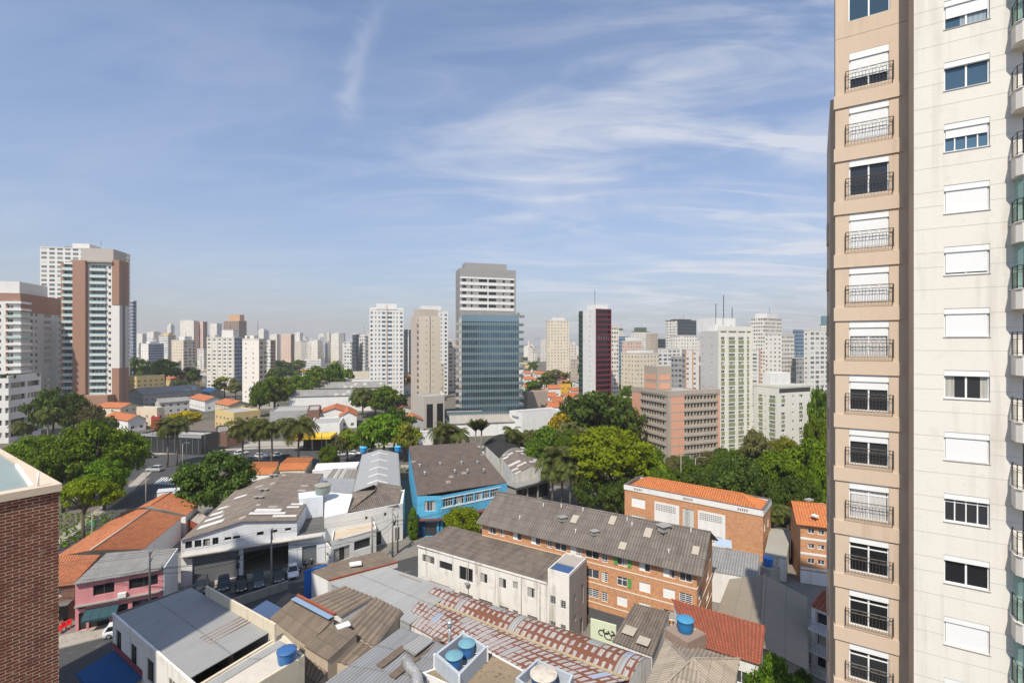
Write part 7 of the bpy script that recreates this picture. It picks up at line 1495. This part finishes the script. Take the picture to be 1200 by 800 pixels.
tree('big green tree at the centre of the avenue clump', 450, 540, 484, 58, 'fresh'); tree('lime-green tree at the right of the avenue clump', 474, 541, 496, 40, 'lime'); tree('bright young tree at the left of the avenue clump', 407, 541, 503, 30, 'lime'); tree('green tree left of the big avenue tree', 427, 541, 500, 40); tree('dark tree behind the avenue clump', 462, 530, 478, 44, 'dark')
tree('small bushy tree behind the orange tiled roofs', 386, 552, 521, 28, 'green', low=.1); tree('thin bare-looking tree by the avenue', 398, 546, 512, 18, 'olive', 'sparse')
tree('bright green street tree in front of the blue building', 541, 634, 597, 58, 'bright', low=.15); tree('narrow green shrub tree by the white workshop gate', 484, 632, 597, 22, 'green', 'column', low=.05)
tree('tall dark tree mass right of the white shop', 700, 535, 458, 92, 'dark', low=.15); tree('second dark tree left of the pink office block', 728, 535, 470, 60, 'dark', low=.15); tree('dark tree at the left of the dark clump', 668, 530, 466, 40, 'dark', low=.2)
tree('yellow flowering tree beside the dark clump', 658, 535, 484, 44, 'yellow'); tree('olive tree below the yellow flowering tree', 668, 545, 495, 46, 'olive'); tree('green tree right of the white shop by the avenue', 640, 545, 500, 44); tree('light olive tree right of the market hall', 622, 541, 503, 34, 'olive')
tree('wide bright green umbrella tree in the middle right', 715, 588, 501, 128, 'bright', 'flat', .22); tree('bright green lower bough of the umbrella tree row', 745, 590, 522, 66, 'bright', 'flat', .3)
tree('olive pine-like tree in front of the ivory tower', 884, 572, 506, 50, 'olive', 'sparse', .1); tree('yellow-green tree before the lower ivory block', 918, 572, 513, 48, 'lime'); tree('dark dense tree behind the brick school', 862, 610, 536, 78, 'dark', low=.1); tree('big green tree right of the brick school', 912, 598, 528, 76, 'fresh', low=.1); tree('bright green tree beside the beige tower', 955, 592, 518, 74, 'fresh', low=.1)
tree('dark tree at the right end of the brick school', 898, 628, 560, 44, 'dark', low=.1); tree('tall green tree right of the lower ivory block', 962, 545, 452, 38, 'green', low=.1); tree('green tree between the ivory block and the beige tower', 956, 560, 490, 36, 'fresh', low=.1)
tree('small green tree behind the left of the brick school', 770, 575, 541, 40, low=.1); tree('green tree behind the middle of the brick school', 808, 580, 543, 46, low=.1); tree('green shrubby tree before the pink office block', 842, 580, 540, 38, low=.1); tree('olive shrub tree near the pink office corner', 790, 570, 535, 30, 'olive', low=.1)
tree('dark shrub tree by the school parking', 740, 590, 552, 40, 'dark', low=.05)
tree('leafy green plant at the bottom edge beside the red tiles', 912, 860, 772, 62, 'green', low=.05); tree('leafy green bush at the bottom edge by the grey warehouse', 940, 850, 786, 40, 'dark', low=.05)
for q in [('small dark tree at the foot of the ivory tower', 846, 553, 524, 26, 'dark'), ('small green tree at the right foot of the ivory tower', 864, 556, 527, 28, 'green'), ('small olive tree below the ivory tower right edge', 878, 560, 532, 30, 'olive'), ('round green tree in front of the pink block left corner', 762, 562, 522, 40, 'green'), ('dark tree in front of the pink block windows', 800, 566, 534, 44, 'dark'), ('light olive tree at the right foot of the pink block', 828, 562, 530, 34, 'olive'), ('green tree between pink block and ivory tower', 850, 566, 530, 40, 'green'), ('dark bush tree left of the umbrella tree', 690, 600, 548, 46, 'dark'), ('green tree under the umbrella tree', 726, 606, 560, 50, 'dark'), ('green tree at the right of the umbrella tree', 772, 600, 548, 44, 'green'), ('dark tree over the school roof ridge', 824, 604, 552, 52, 'dark'), ('second dark tree over the school roof ridge', 786, 598, 556, 40, 'green'), ('dark tree behind the small brick block', 932, 620, 556, 54, 'dark'), ('green tree over the small brick block roof', 962, 612, 548, 44, 'fresh'), ('dark tree beside the lower ivory block', 930, 566, 520, 40, 'dark'), ('green tree mass right of the lower ivory block', 968, 530, 470, 34, 'green'), ('dark tree between the umbrella tree and the white shop', 668, 552, 505, 44, 'green'), ('dull green tree left of the tall palm', 628, 560, 515, 36, 'green')]: tree(*q, low=.08)
# the greens further back
for i, (cx, b, tp, w, k) in enumerate([(322, 484, 440, 46, 'green'), (348, 478, 441, 44, 'green'), (372, 470, 430, 48, 'green'), (392, 466, 424, 34, 'green'), (330, 452, 428, 40, 'dark'), (304, 488, 448, 30, 'green'), (408, 462, 432, 20, 'green'), (340, 440, 420, 60, 'dark'), (450, 456, 432, 24, 'lime'), (462, 460, 437, 20, 'green'), (474, 458, 438, 20, 'olive'), (425, 486, 455, 30, 'green'), (452, 488, 452, 40, 'green'), (440, 490, 458, 30, 'green'), (470, 484, 462, 20, 'dark')]):
    tree(['broad green street tree beyond the white warehouse', 'round green tree beyond the long warehouses'][i % 2], cx, b, tp, w, k, low=.2, group='green trees beyond the warehouses')
tree('round-headed dark green tree above the yellow block', 193, 456, 421, 54, 'green', low=.3); tree('dark tree right of the round-headed tree', 222, 458, 428, 26, 'dark'); tree('dark trimmed dome-shaped tree beside the chapel', 213, 462, 446, 26, 'dark', low=.05); tree('dark tree clump behind the blue-grey tower foot', 160, 452, 419, 30, 'dark', low=.1); tree('yellow flowering tree over the black showroom', 217, 514, 481, 48, 'yellow', 'flat', .3); tree('yellow-green tree before the white grid tower', 263, 466, 441, 28, 'lime'); tree('brown leafless hedge tree beside the white grid tower', 276, 468, 448, 26, 'olive', 'sparse')
tree('broad green tree below the cream stepped tower', 652, 452, 431, 40, 'olive', low=.2); tree('small green tree right of the glass tower', 625, 440, 423, 16, 'green'); tree('dark tree among the red roofs', 638, 462, 440, 30, 'dark', low=.2); tree('green tree at the foot of the dense-window block', 737, 472, 452, 22, 'green'); tree('small green tree between ivory tower and white towers', 893, 452, 430, 24, 'green'); tree('tree peeping over the olive-panelled block roof', 872, 470, 446, 20, 'green')
rs = random.Random(21); nt_ = 0
for i in range(1200):
    Y = rs.uniform(180, 1300); px = rs.uniform(-40, 980); x = (px-600)/F*Y; by = HOR+F*H/Y
    if by > 515 or (262 < px < 292 and by > 480) or nt_ > 170: continue
    h = rs.uniform(6, 13); w = h*rs.uniform(.8, 1.25)
    if not free(x, Y, w*.3): continue
    k = rs.choice(('green', 'green', 'dark', 'dark', 'olive', 'lime')); tree({'green': 'mid-green tree among the distant houses', 'dark': 'dark green tree among the distant houses', 'olive': 'dull olive tree among the distant houses', 'lime': 'light green tree among the distant houses'}[k], px, by, HOR+F*(H-h)/Y, w*F/Y, k, low=.2, group='scattered distant trees', lod=2); nt_ += 1
# low planting along the verge and yards
mb = MB(); tone = []
for i in range(3800):
    reg = rs.choice(((470, 760, 546, 560), (740, 900, 556, 575), (300, 470, 545, 552), (560, 600, 546, 556), (60, 150, 600, 640)))
    px, py = rs.uniform(*reg[:2]), rs.uniform(*reg[2:]); p = g(px, py, rs.uniform(0, 1.5)); n = Vector((rs.gauss(0, 1), rs.gauss(0, 1), rs.gauss(.6, 1))).normalized(); u = n.cross(Vector((rs.gauss(0, 1), rs.gauss(0, 1), rs.gauss(0, 1)))).normalized(); v = n.cross(u); s = rs.uniform(.25, .5); mb.quad(p-u*s, p-v*s*.5, p+u*s, p+v*s*.5); tone.append(rs.random())
mb.tone = tone; kind(mb.build('undergrowth', LEAF['green']), 'stuff')

# ------------------------------------------------------------------ palms
def palm_meshes(seed, upright=False):
    r = random.Random(seed); mb = MB(); mb.tube([(0, 0, 0), (.02, .01, .45), (0, .02, 1)], .035, 9, r1=.024); o = mb.build('trunk', PBARK); tm_ = o.data; bpy.data.objects.remove(o)
    mb = MB(); tone = []; n = 36
    for k in range(n):
        a = 2.399*k; el = r.uniform(.95, 1.5) if upright else r.uniform(-.35, 1.25); L_ = r.uniform(.85, 1.1); d = Vector((math.cos(a), math.sin(a), 0)); s = Vector((-d.y, d.x, 0)); P = []; ang = el; p = Vector((0, 0, 0))
        for i in range(9): P.append(p.copy()); p = p+(d*math.cos(ang)+UP*math.sin(ang))*L_/8; ang -= (.10 if upright else .24)
        for i in range(1, 9):
            for j in range(3):
                q = P[i-1].lerp(P[i], (j+.5)/3); f = (i-1+(j+.5)/3)/8; ll = .36*math.sin(math.pi*(.12+.85*f))+.03; t = (P[i]-P[i-1]).normalized()
                for sd in (-1, 1): e = q+s*sd*ll*.75+t*ll*.55-UP*ll*.5*r.uniform(.4, 1.2); mb.quad(q-t*.024, q+t*.024, e); tone.append(r.random())
        for i in range(8): mb.quad(P[i]-s*.008, P[i+1]-s*.006, P[i+1]+s*.006, P[i]+s*.008); tone.append(.2)
    mb.tone = tone; o = mb.build('crown', LEAF['palm']); cm = o.data; bpy.data.objects.remove(o); return tm_, cm
PM = [palm_meshes(s) for s in (1, 2, 3)]+[palm_meshes(9, True)]
def palm(label, cx, base, top, wpx, v=0, mat=None, Y=None):
    Y = Y or F*H/(base-HOR); h = H-(top-HOR)*Y/F; w = wpx*Y/F; t = thing('palm_tree', label, 'palm tree', gy(cx, Y, 0)); t.rotation_euler = (0, 0, cx*1.7); th_ = h-(w*.22 if v < 3 else w*1.6)
    o = bpy.data.objects.new('trunk', PM[v][0]); C.objects.link(o); o.parent = t; o.scale = (th_, th_, th_) if th_ < 9 else (9, 9, th_)
    o = bpy.data.objects.new('crown', PM[v][1]); C.objects.link(o); o.parent = t; o.location = (0, 0, th_); k = w*.68 if v < 3 else w*1.7; o.scale = (k, k, k)
for i, q in enumerate([('palm in front of the black showroom, left of its pair', 196, 547, 491, 30), ('palm in front of the black showroom, right of its pair', 207, 546, 489, 30), ('first palm of the avenue row, next to the rising road', 284, 547, 492, 34), ('second palm of the avenue row', 304, 546, 491, 34), ('third palm of the avenue row', 318, 548, 492, 34), ('largest palm of the avenue row with yellow drooping fronds', 350, 550, 490, 42), ('shaggy palm left of the market hall', 520, 548, 496, 36), ('small palm right of the shaggy palm', 538, 548, 503, 26), ('tall palm before the umbrella tree', 658, 590, 524, 44), ('leaning palm left of the tall palm', 647, 592, 534, 40), ('palm right of the tall palm by the dark yard', 668, 596, 540, 36), ('small palm by the white shop front', 612, 545, 508, 24), ('palm at the left end of the brick school', 738, 600, 556, 30), ('palm right of the brick school', 905, 640, 590, 34), ('palm crown above the dark tree clump', 690, 530, 462, 34), ('palm in front of the white car park', 27, 545, 494, 22), ('tall palm beside the white car park', 57, 540, 478, 22), ('palm by the pale warehouse pillars', 425, 490, 455, 24), ('palm beside the dense avenue trees', 600, 548, 500, 22)]): palm(*q, i % 3)
palm('upright columnar palm before the market hall, left of its pair', 557, 548, 490, 9, 3); palm('upright columnar palm before the market hall, right of its pair', 564, 548, 490, 9, 3)

# ------------------------------------------------------------------ vehicles
TYRE = plain('tyre_rubber', (.02, .02, .02), .8); CGL = plain('car_glass', (.015, .018, .02), .05, .6, var=.02); LAMP = plain('car_lamp', (.6, .6, .58), .15, .6); RLAMP = plain('car_tail_lamp', (.3, .01, .01), .2)
def car_paint(name, c): return plain('car_paint_'+name, c, .25, .6, .1, .03)
def car_proto(kindc, paint):
    """hatch, sedan or suv: lofted body, glazed cabin, wheels with rims, lamps, mirrors; +x is the nose"""
    L_, W_, Hh = {'hatch': (3.9, 1.7, 1.47), 'sedan': (4.5, 1.74, 1.46), 'suv': (4.5, 1.84, 1.72)}[kindc]; x0 = -L_/2
    t = thing('parked_car', '', 'car', (0, 0, 0)); X = Vector((1, 0, 0)); Yv = Vector((0, 1, 0))
    def loft(secs, m=0, mb=None):
        mb = mb or MB(); rings = []
        for (x, zb, zt, w, tw) in secs:
            rings.append([Vector((x, -w*.94, zb)), Vector((x, -w, zb+(zt-zb)*.35)), Vector((x, -w*.98, zb+(zt-zb)*.75)), Vector((x, -tw, zt)), Vector((x, tw, zt)), Vector((x, w*.98, zb+(zt-zb)*.75)), Vector((x, w, zb+(zt-zb)*.35)), Vector((x, w*.94, zb))])
        for i in range(len(rings)-1):
            for j in range(8): a, b = rings[i], rings[i+1]; k = (j+1) % 8; mb.quad(a[j], a[k], b[k], b[j], m=m, sm=True)
        mb.quad(*rings[0][::-1], m=m); mb.quad(*rings[-1], m=m); return mb
    w = W_/2; bel = Hh*.62
    tail = .88 if kindc != 'sedan' else .80
    secs = [(x0, .42, bel*tail, w*.80, w*.70), (x0+.08, .28, bel*.97, w*.92, w*.80), (x0+.5, .22, bel, w, w*.88), (x0+L_*.62, .22, bel*.99, w, w*.88), (x0+L_*.72, .22, bel*.94, w, w*.86), (x0+L_*.9, .24, bel*.80, w*.96, w*.78), (x0+L_-.1, .30, bel*.68, w*.86, w*.70), (x0+L_, .38, bel*.58, w*.74, w*.60)]
    loft(secs).build('body', paint, t)
    c0, c1 = {'hatch': (.06, .70), 'sedan': (.17, .70), 'suv': (.04, .70)}[kindc]; r0, r1 = {'hatch': (.16, .50), 'sedan': (.30, .53), 'suv': (.12, .52)}[kindc]
    def cab(zt, wt, k=1., zb=bel-.05): return [(x0+L_*c0, zb, zb+.01, w*.88*k, w*.86*k), (x0+L_*r0, zb, zt, w*.89*k, wt*k), (x0+L_*r1, zb, zt, w*.89*k, wt*k), (x0+L_*c1, zb, zb+.01, w*.88*k, w*.86*k)]
    loft(cab(Hh-.03, w*.70)).build('windows', CGL, t)
    mb = MB(); a, b = x0+L_*r0, x0+L_*r1; mb.box((a-.1, -w*.71, Hh-.035), X*(b-a+.14), Yv*w*1.42, UP*.05)
    for s in (-1, 1):
        for (p, q) in (((x0+L_*c0+.03, s*w*.885, bel-.03), (a, s*w*.72, Hh-.02)), ((b, s*w*.72, Hh-.02), (x0+L_*c1-.03, s*w*.885, bel-.03)), (((a+b)/2, s*w*.91, bel-.03), ((a+b)/2-.05, s*w*.73, Hh-.02))): mb.tube([p, q], .045, 5)
    mb.build('roof', paint, t)
    for sx in (.19, .81):
        for s in (-1, 1):
            p = Vector((x0+L_*sx, s*(w-.10), .31)); mb = MB(); mb.tube([p-Yv*.1, p+Yv*.1], .31, 16, m=0); o = mb.build('wheel', TYRE, t); mb = MB(); mb.tube([p+Yv*s*.101, p+Yv*s*.112], .19, 12); mb.build('rim', AL, o, base=Vector((0, 0, 0)))
    for s in (-1, 1):
        mb = MB(); mb.box((x0+L_-.20, s*w*.62-.16, bel*.60), X*.16, Yv*.32, UP*.14); mb.build('headlight', LAMP, t); mb = MB(); mb.box((x0-.01, s*w*.66-.12, bel*.7), X*.12, Yv*.24, UP*.2); mb.build('tail_light', RLAMP, t)
        mb = MB(); mb.box((x0+L_*.66, s*(w+.09)-.08, bel*.98), X*.12, Yv*.16, UP*.12); mb.build('mirror', paint, t)
    mb = MB(); mb.box((x0+L_-.06, -w*.5, .36), X*.07, Yv*w, UP*.13); mb.build('grille', DF, t); mb = MB(); mb.box((x0+L_+.0, -.22, .50), X*.015, Yv*.44, UP*.12); mb.build('number_plate', WF, t)
    return t
CP = {}
def car(label, px, py, head, kindc, cname, col, group=None):
    k = (kindc, cname)
    if k not in CP: t = CP[k] = car_proto(kindc, car_paint(cname, col))
    else: t = copytree(CP[k])
    p = g(px, py, 0); t.location = (p.x, p.y, .06); t.rotation_euler = (0, 0, R(head)); t['label'] = label
    if group: t['group'] = group
G1 = 'cars parked before the garage'; hd = -60
car('dark grey car parked farthest left before the roller door', 236, 692, hd, 'suv', 'graphite', (.06, .065, .07), G1); car('dark blue-grey hatchback second from the left before the garage', 262, 688.5, hd, 'hatch', 'dusk', (.035, .05, .07), G1); car('black hatchback in the middle of the garage row', 283, 689.5, hd, 'hatch', 'black', (.012, .013, .015), G1); car('steel blue hatchback beside the black one at the garage', 303, 685, hd, 'hatch', 'steel', (.06, .09, .12), G1); car('dark green-grey sedan between utility pole and white car', 326, 678, hd, 'sedan', 'slate', (.05, .06, .062), G1); car('white sedan at the right end of the garage row', 343, 673, hd-3, 'sedan', 'white', (.72, .72, .72), G1)
car('white car half hidden behind the metal warehouse by the pavement', 143, 742, 28, 'hatch', 'white', (.72, .72, .72))
car('silver estate car waiting at the zebra crossing', 181, 552, 178, 'suv', 'silver', (.45, .46, .47))
AV = 'cars on the avenue'
for i, (px, py, h, k, c, cc, lb) in enumerate([(176, 536, 10, 'hatch', 'black', (.012, .013, .015), 'black hatchback far left on the avenue'), (296, 540, 5, 'sedan', 'steel', (.06, .09, .12), 'steel blue sedan under the first avenue palms'), (306, 536, 5, 'hatch', 'white', (.72, .72, .72), 'white hatchback between the avenue palms'), (325, 535, 5, 'sedan', 'silver', (.45, .46, .47), 'silver sedan between avenue palms and yellow canopy'), (336, 537, 5, 'hatch', 'dusk', (.035, .05, .07), 'dark hatchback beside the largest avenue palm'), (416, 533, 3, 'hatch', 'white', (.72, .72, .72), 'white hatchback by the avenue clump'), (436, 533, 3, 'suv', 'graphite', (.06, .065, .07), 'dark grey car before the avenue clump'), (397, 534, 3, 'sedan', 'silver', (.45, .46, .47), 'silver sedan passing the bright young tree'), (560, 532, 2, 'sedan', 'white', (.72, .72, .72), 'white sedan behind the columnar palms'), (542, 531, 2, 'hatch', 'silver', (.45, .46, .47), 'silver hatchback left of the columnar palms'), (576, 533, 2, 'suv', 'black', (.012, .013, .015), 'black car behind the vaulted roof'), (640, 530, 0, 'sedan', 'silver', (.45, .46, .47), 'silver sedan before the white lettered shop'), (742, 556, 20, 'hatch', 'white', (.72, .72, .72), 'white hatchback under the umbrella tree'), (760, 560, 20, 'sedan', 'steel', (.06, .09, .12), 'steel blue sedan in the shade behind the brick school'), (283, 533, 60, 'suv', 'white', (.72, .72, .72), 'white car at the mouth of the rising road'), (513, 530, 2, 'hatch', 'red', (.4, .03, .02), 'red hatchback left of the shaggy palm'), (496, 531, 2, 'sedan', 'white', (.72, .72, .72), 'white sedan by the low white shop')]): car(lb, px, py, h, k, c, cc, AV)
def bike(label, px, py, a):
    p = g(px, py, 0); t = thing('motorcycle', label, 'motorcycle', p, 'motorcycles at the garage wing'); t.rotation_euler = (0, 0, a); b = Vector((0, 0, 0)); BK = plain('bike_black', (.02, .02, .022), .4)
    for x in (-.62, .65):
        mb = MB(); mb.tube([(x, -.06, .3), (x, .06, .3)], .3, 16); mb.build('wheel', TYRE, t, base=b)
    mb = MB(); mb.tube([(-.6, 0, .35), (-.3, 0, .6), (.3, 0, .62), (.65, 0, .35)], .07, 6); mb.tube([(.3, 0, .6), (.42, 0, 1.02)], .04, 6); mb.box((-.2, -.14, .3), Vector((.42, 0, 0)), Vector((0, .28, 0)), UP*.32); mb.build('frame', BK, t, base=b)
    mb = MB(); mb.tube([(-.65, 0, .78), (-.2, 0, .74), (.1, 0, .80)], .11, 7); mb.build('seat', TYRE, t, base=b); mb = MB(); mb.lathe((.2, 0, .72), [(0, 0), (.16, .02), (.17, .14), (.05, .24)], 12); mb.build('fuel_tank', BK, t, base=b)
    mb = MB(); mb.tube([(.36, -.36, 1.05), (.42, 0, 1.02), (.36, .36, 1.05)], .025, 5); mb.build('handlebar', AL, t, base=b); mb = MB(); mb.lathe((.55, 0, .82), [(0, 0), (.1, .02), (.1, .16), (0, .18)], 10); mb.build('headlight', LAMP, t, base=b)
bike('black motorcycle next to the white sedan', 352, 668, -1.1); bike('black motorcycle in the middle of the three at the wing', 358, 664, -1.0); bike('black motorcycle nearest the emblem gate', 364, 660, -.9)

# ------------------------------------------------------------------ poles, cables, street lamps
POLE = plaster('concrete_pole', (.27, .25, .22), .1, .4); tops = {}
def pole(label, px, top, Y, h=None, arms=True, dirn=(.88, .47, 0), lamp=False):
    p = gy(px, Y, 0); z = zat(top, Y); d = Vector(dirn); n = Vector((-d.y, d.x, 0)); t = thing('utility_pole' if not lamp else 'street_lamp', label, 'utility pole' if not lamp else 'street lamp', p); mb = MB(); mb.tube([p, p+UP*z], .17, 10, r1=.10); mb.build('post', POLE, t)
    if arms:
        for k, dz in enumerate((.35, 1.3)):
            mb = MB(); mb.box(p+UP*(z-dz)-n*1.0+d*.1, n*2., d*.09, UP*.1); mb.build('crossarm', POLE, t)
            for s in (-.9, -.4, .4, .9): mb = MB(); q = p+UP*(z-dz+.1)+n*s+d*.14; mb.lathe(q, [(.04, 0), (.07, .06), (.05, .16), (.0, .2)], 8); mb.build('insulator', plain('insulator_glaze', (.25, .2, .17), .3), t)
    if lamp:
        mb = MB(); mb.tube([p+UP*(z-.1), p+UP*(z+.3)-n*.6, p+UP*(z+.35)-n*2.0], .06, 6); mb.build('arm', POLE, t); mb = MB(); mb.box(p+UP*(z+.28)-n*2.6-d*.12, n*.7, d*.24, UP*.12); mb.build('lamp_head', AL, t)
    tops[label] = p+UP*z; return t, p, z
ps = [pole('dark utility pole in front of the pink shop', 175.5, 646, 66.), pole('pale utility pole before the open garage door', 318, 620, 74.5), pole('utility pole at the left of the shop annex', 436, 606, 83.), pole('utility pole with crossarms by the white workshop wall', 460, 594, 86.), pole('thin utility pole before the blue building', 545, 577, 100.)]
pole('short utility pole beside the crossarmed one', 466, 597, 88., arms=False)
b = MB(); q = ps[1][1]; b.tube([q+Vector((.4, -.1, 6.2)), q+Vector((.4, -.1, 7.2))], .28, 12); o = b.build('transformer', plain('transformer_grey', (.3, .31, .31)), ps[3][0]); o.location = (ps[3][1]-q)
CAB = plain('cable_black', (.02, .02, .02), .6)
def cable(p, q, sag, rr=.018):
    mb = MB(); mb.tube([p.lerp(q, i/10)-UP*sag*4*(i/10)*(1-i/10) for i in range(11)], rr, 4, cap=False); c = (p+q)/2; tag(mb.build('overhead_cable', CAB, None, base=Vector((c.x, c.y, 0))), 'thin black cable strung between the utility poles', 'cable', 'overhead cables along the street')
start = gy(-60, 62, 8.8); chain = [start]+[V2(p, z) for _, p, z in ps]
for i in range(len(chain)-1):
    for (o, dz, sg) in ((-.9, -.2, .35), (.0, -.2, .45), (.9, -.2, .4), (-.5, -2.2, .6), (.3, -2.6, .7), (0, -3.1, .8)):
        n = Vector((-.47, .88, 0)); cable(chain[i]+n*o+UP*dz, chain[i+1]+n*o+UP*dz, sg, .018 if dz > -1 else .028)
q = chain[2]
for (px, py, z) in ((280, 640, 5), (350, 632, 4.6), (300, 650, 4.4)): cable(q-UP*2, g(px, py, z+1), .4)
cable(chain[1]-UP*2, g(150, 676, 6.0), .3); cable(chain[4]-UP*2, g(405, 620, 4.8), .4)
for (px, base, h, lb) in ((108, 652, 8, 'street lamp beside the bright lime-green tree'), (171, 598, 9, 'street lamp at the corner of the side road'), (214, 556, 9, 'street lamp at the zebra crossing'), (377, 545, 10, 'street lamp right of the largest avenue palm'), (683, 588, 9, 'street lamp in the dark yard left of the brick school'), (676, 592, 8, 'lamp post beside the palms in the dark yard'), (798, 582, 10, 'street lamp behind the brick school'), (815, 578, 9, 'lamp post behind the middle of the brick school'), (240, 540, 9, 'street lamp before the black showroom')):
    Y = F*H/(base-HOR); pole(lb, px, HOR+F*(H-h)/Y, Y, arms=False, lamp=True, dirn=(.3, .95, 0))
b = MB(); p = g(108, 652, 0); b.box(p+UP*5.6-Vector((.5, .1, 0)), Vector((.9, .1, 0)), Vector((0, .06, 0)), UP*.6); tag(b.build('street_sign', plain('sign_green', (.02, .2, .1), .4), None, base=V2(p, 0)), 'small green sign on the lamp post by the lime-green tree', 'sign')

# ------------------------------------------------------------------ haze: one box of even air around the whole city
mb = MB(); mb.box((-9500, -400, -1), Vector((19000, 0, 0)), Vector((0, 9700, 0)), UP*122); hz = kind(mb.build('haze', [], None, base=Vector((0, 0, 0))), 'stuff')
hm = bpy.data.materials.new('haze_air'); hm.use_nodes = True; nt = hm.node_tree; nt.nodes.clear(); vo = nt.nodes.new('ShaderNodeVolumePrincipled'); oo = nt.nodes.new('ShaderNodeOutputMaterial'); nt.links.new(vo.outputs[0], oo.inputs['Volume'])
vo.inputs['Color'].default_value = (1, .97, .93, 1); vo.inputs['Density'].default_value = .00020; vo.inputs['Anisotropy'].default_value = .2
hz.data.materials.append(hm); hz.display_type = 'WIRE'
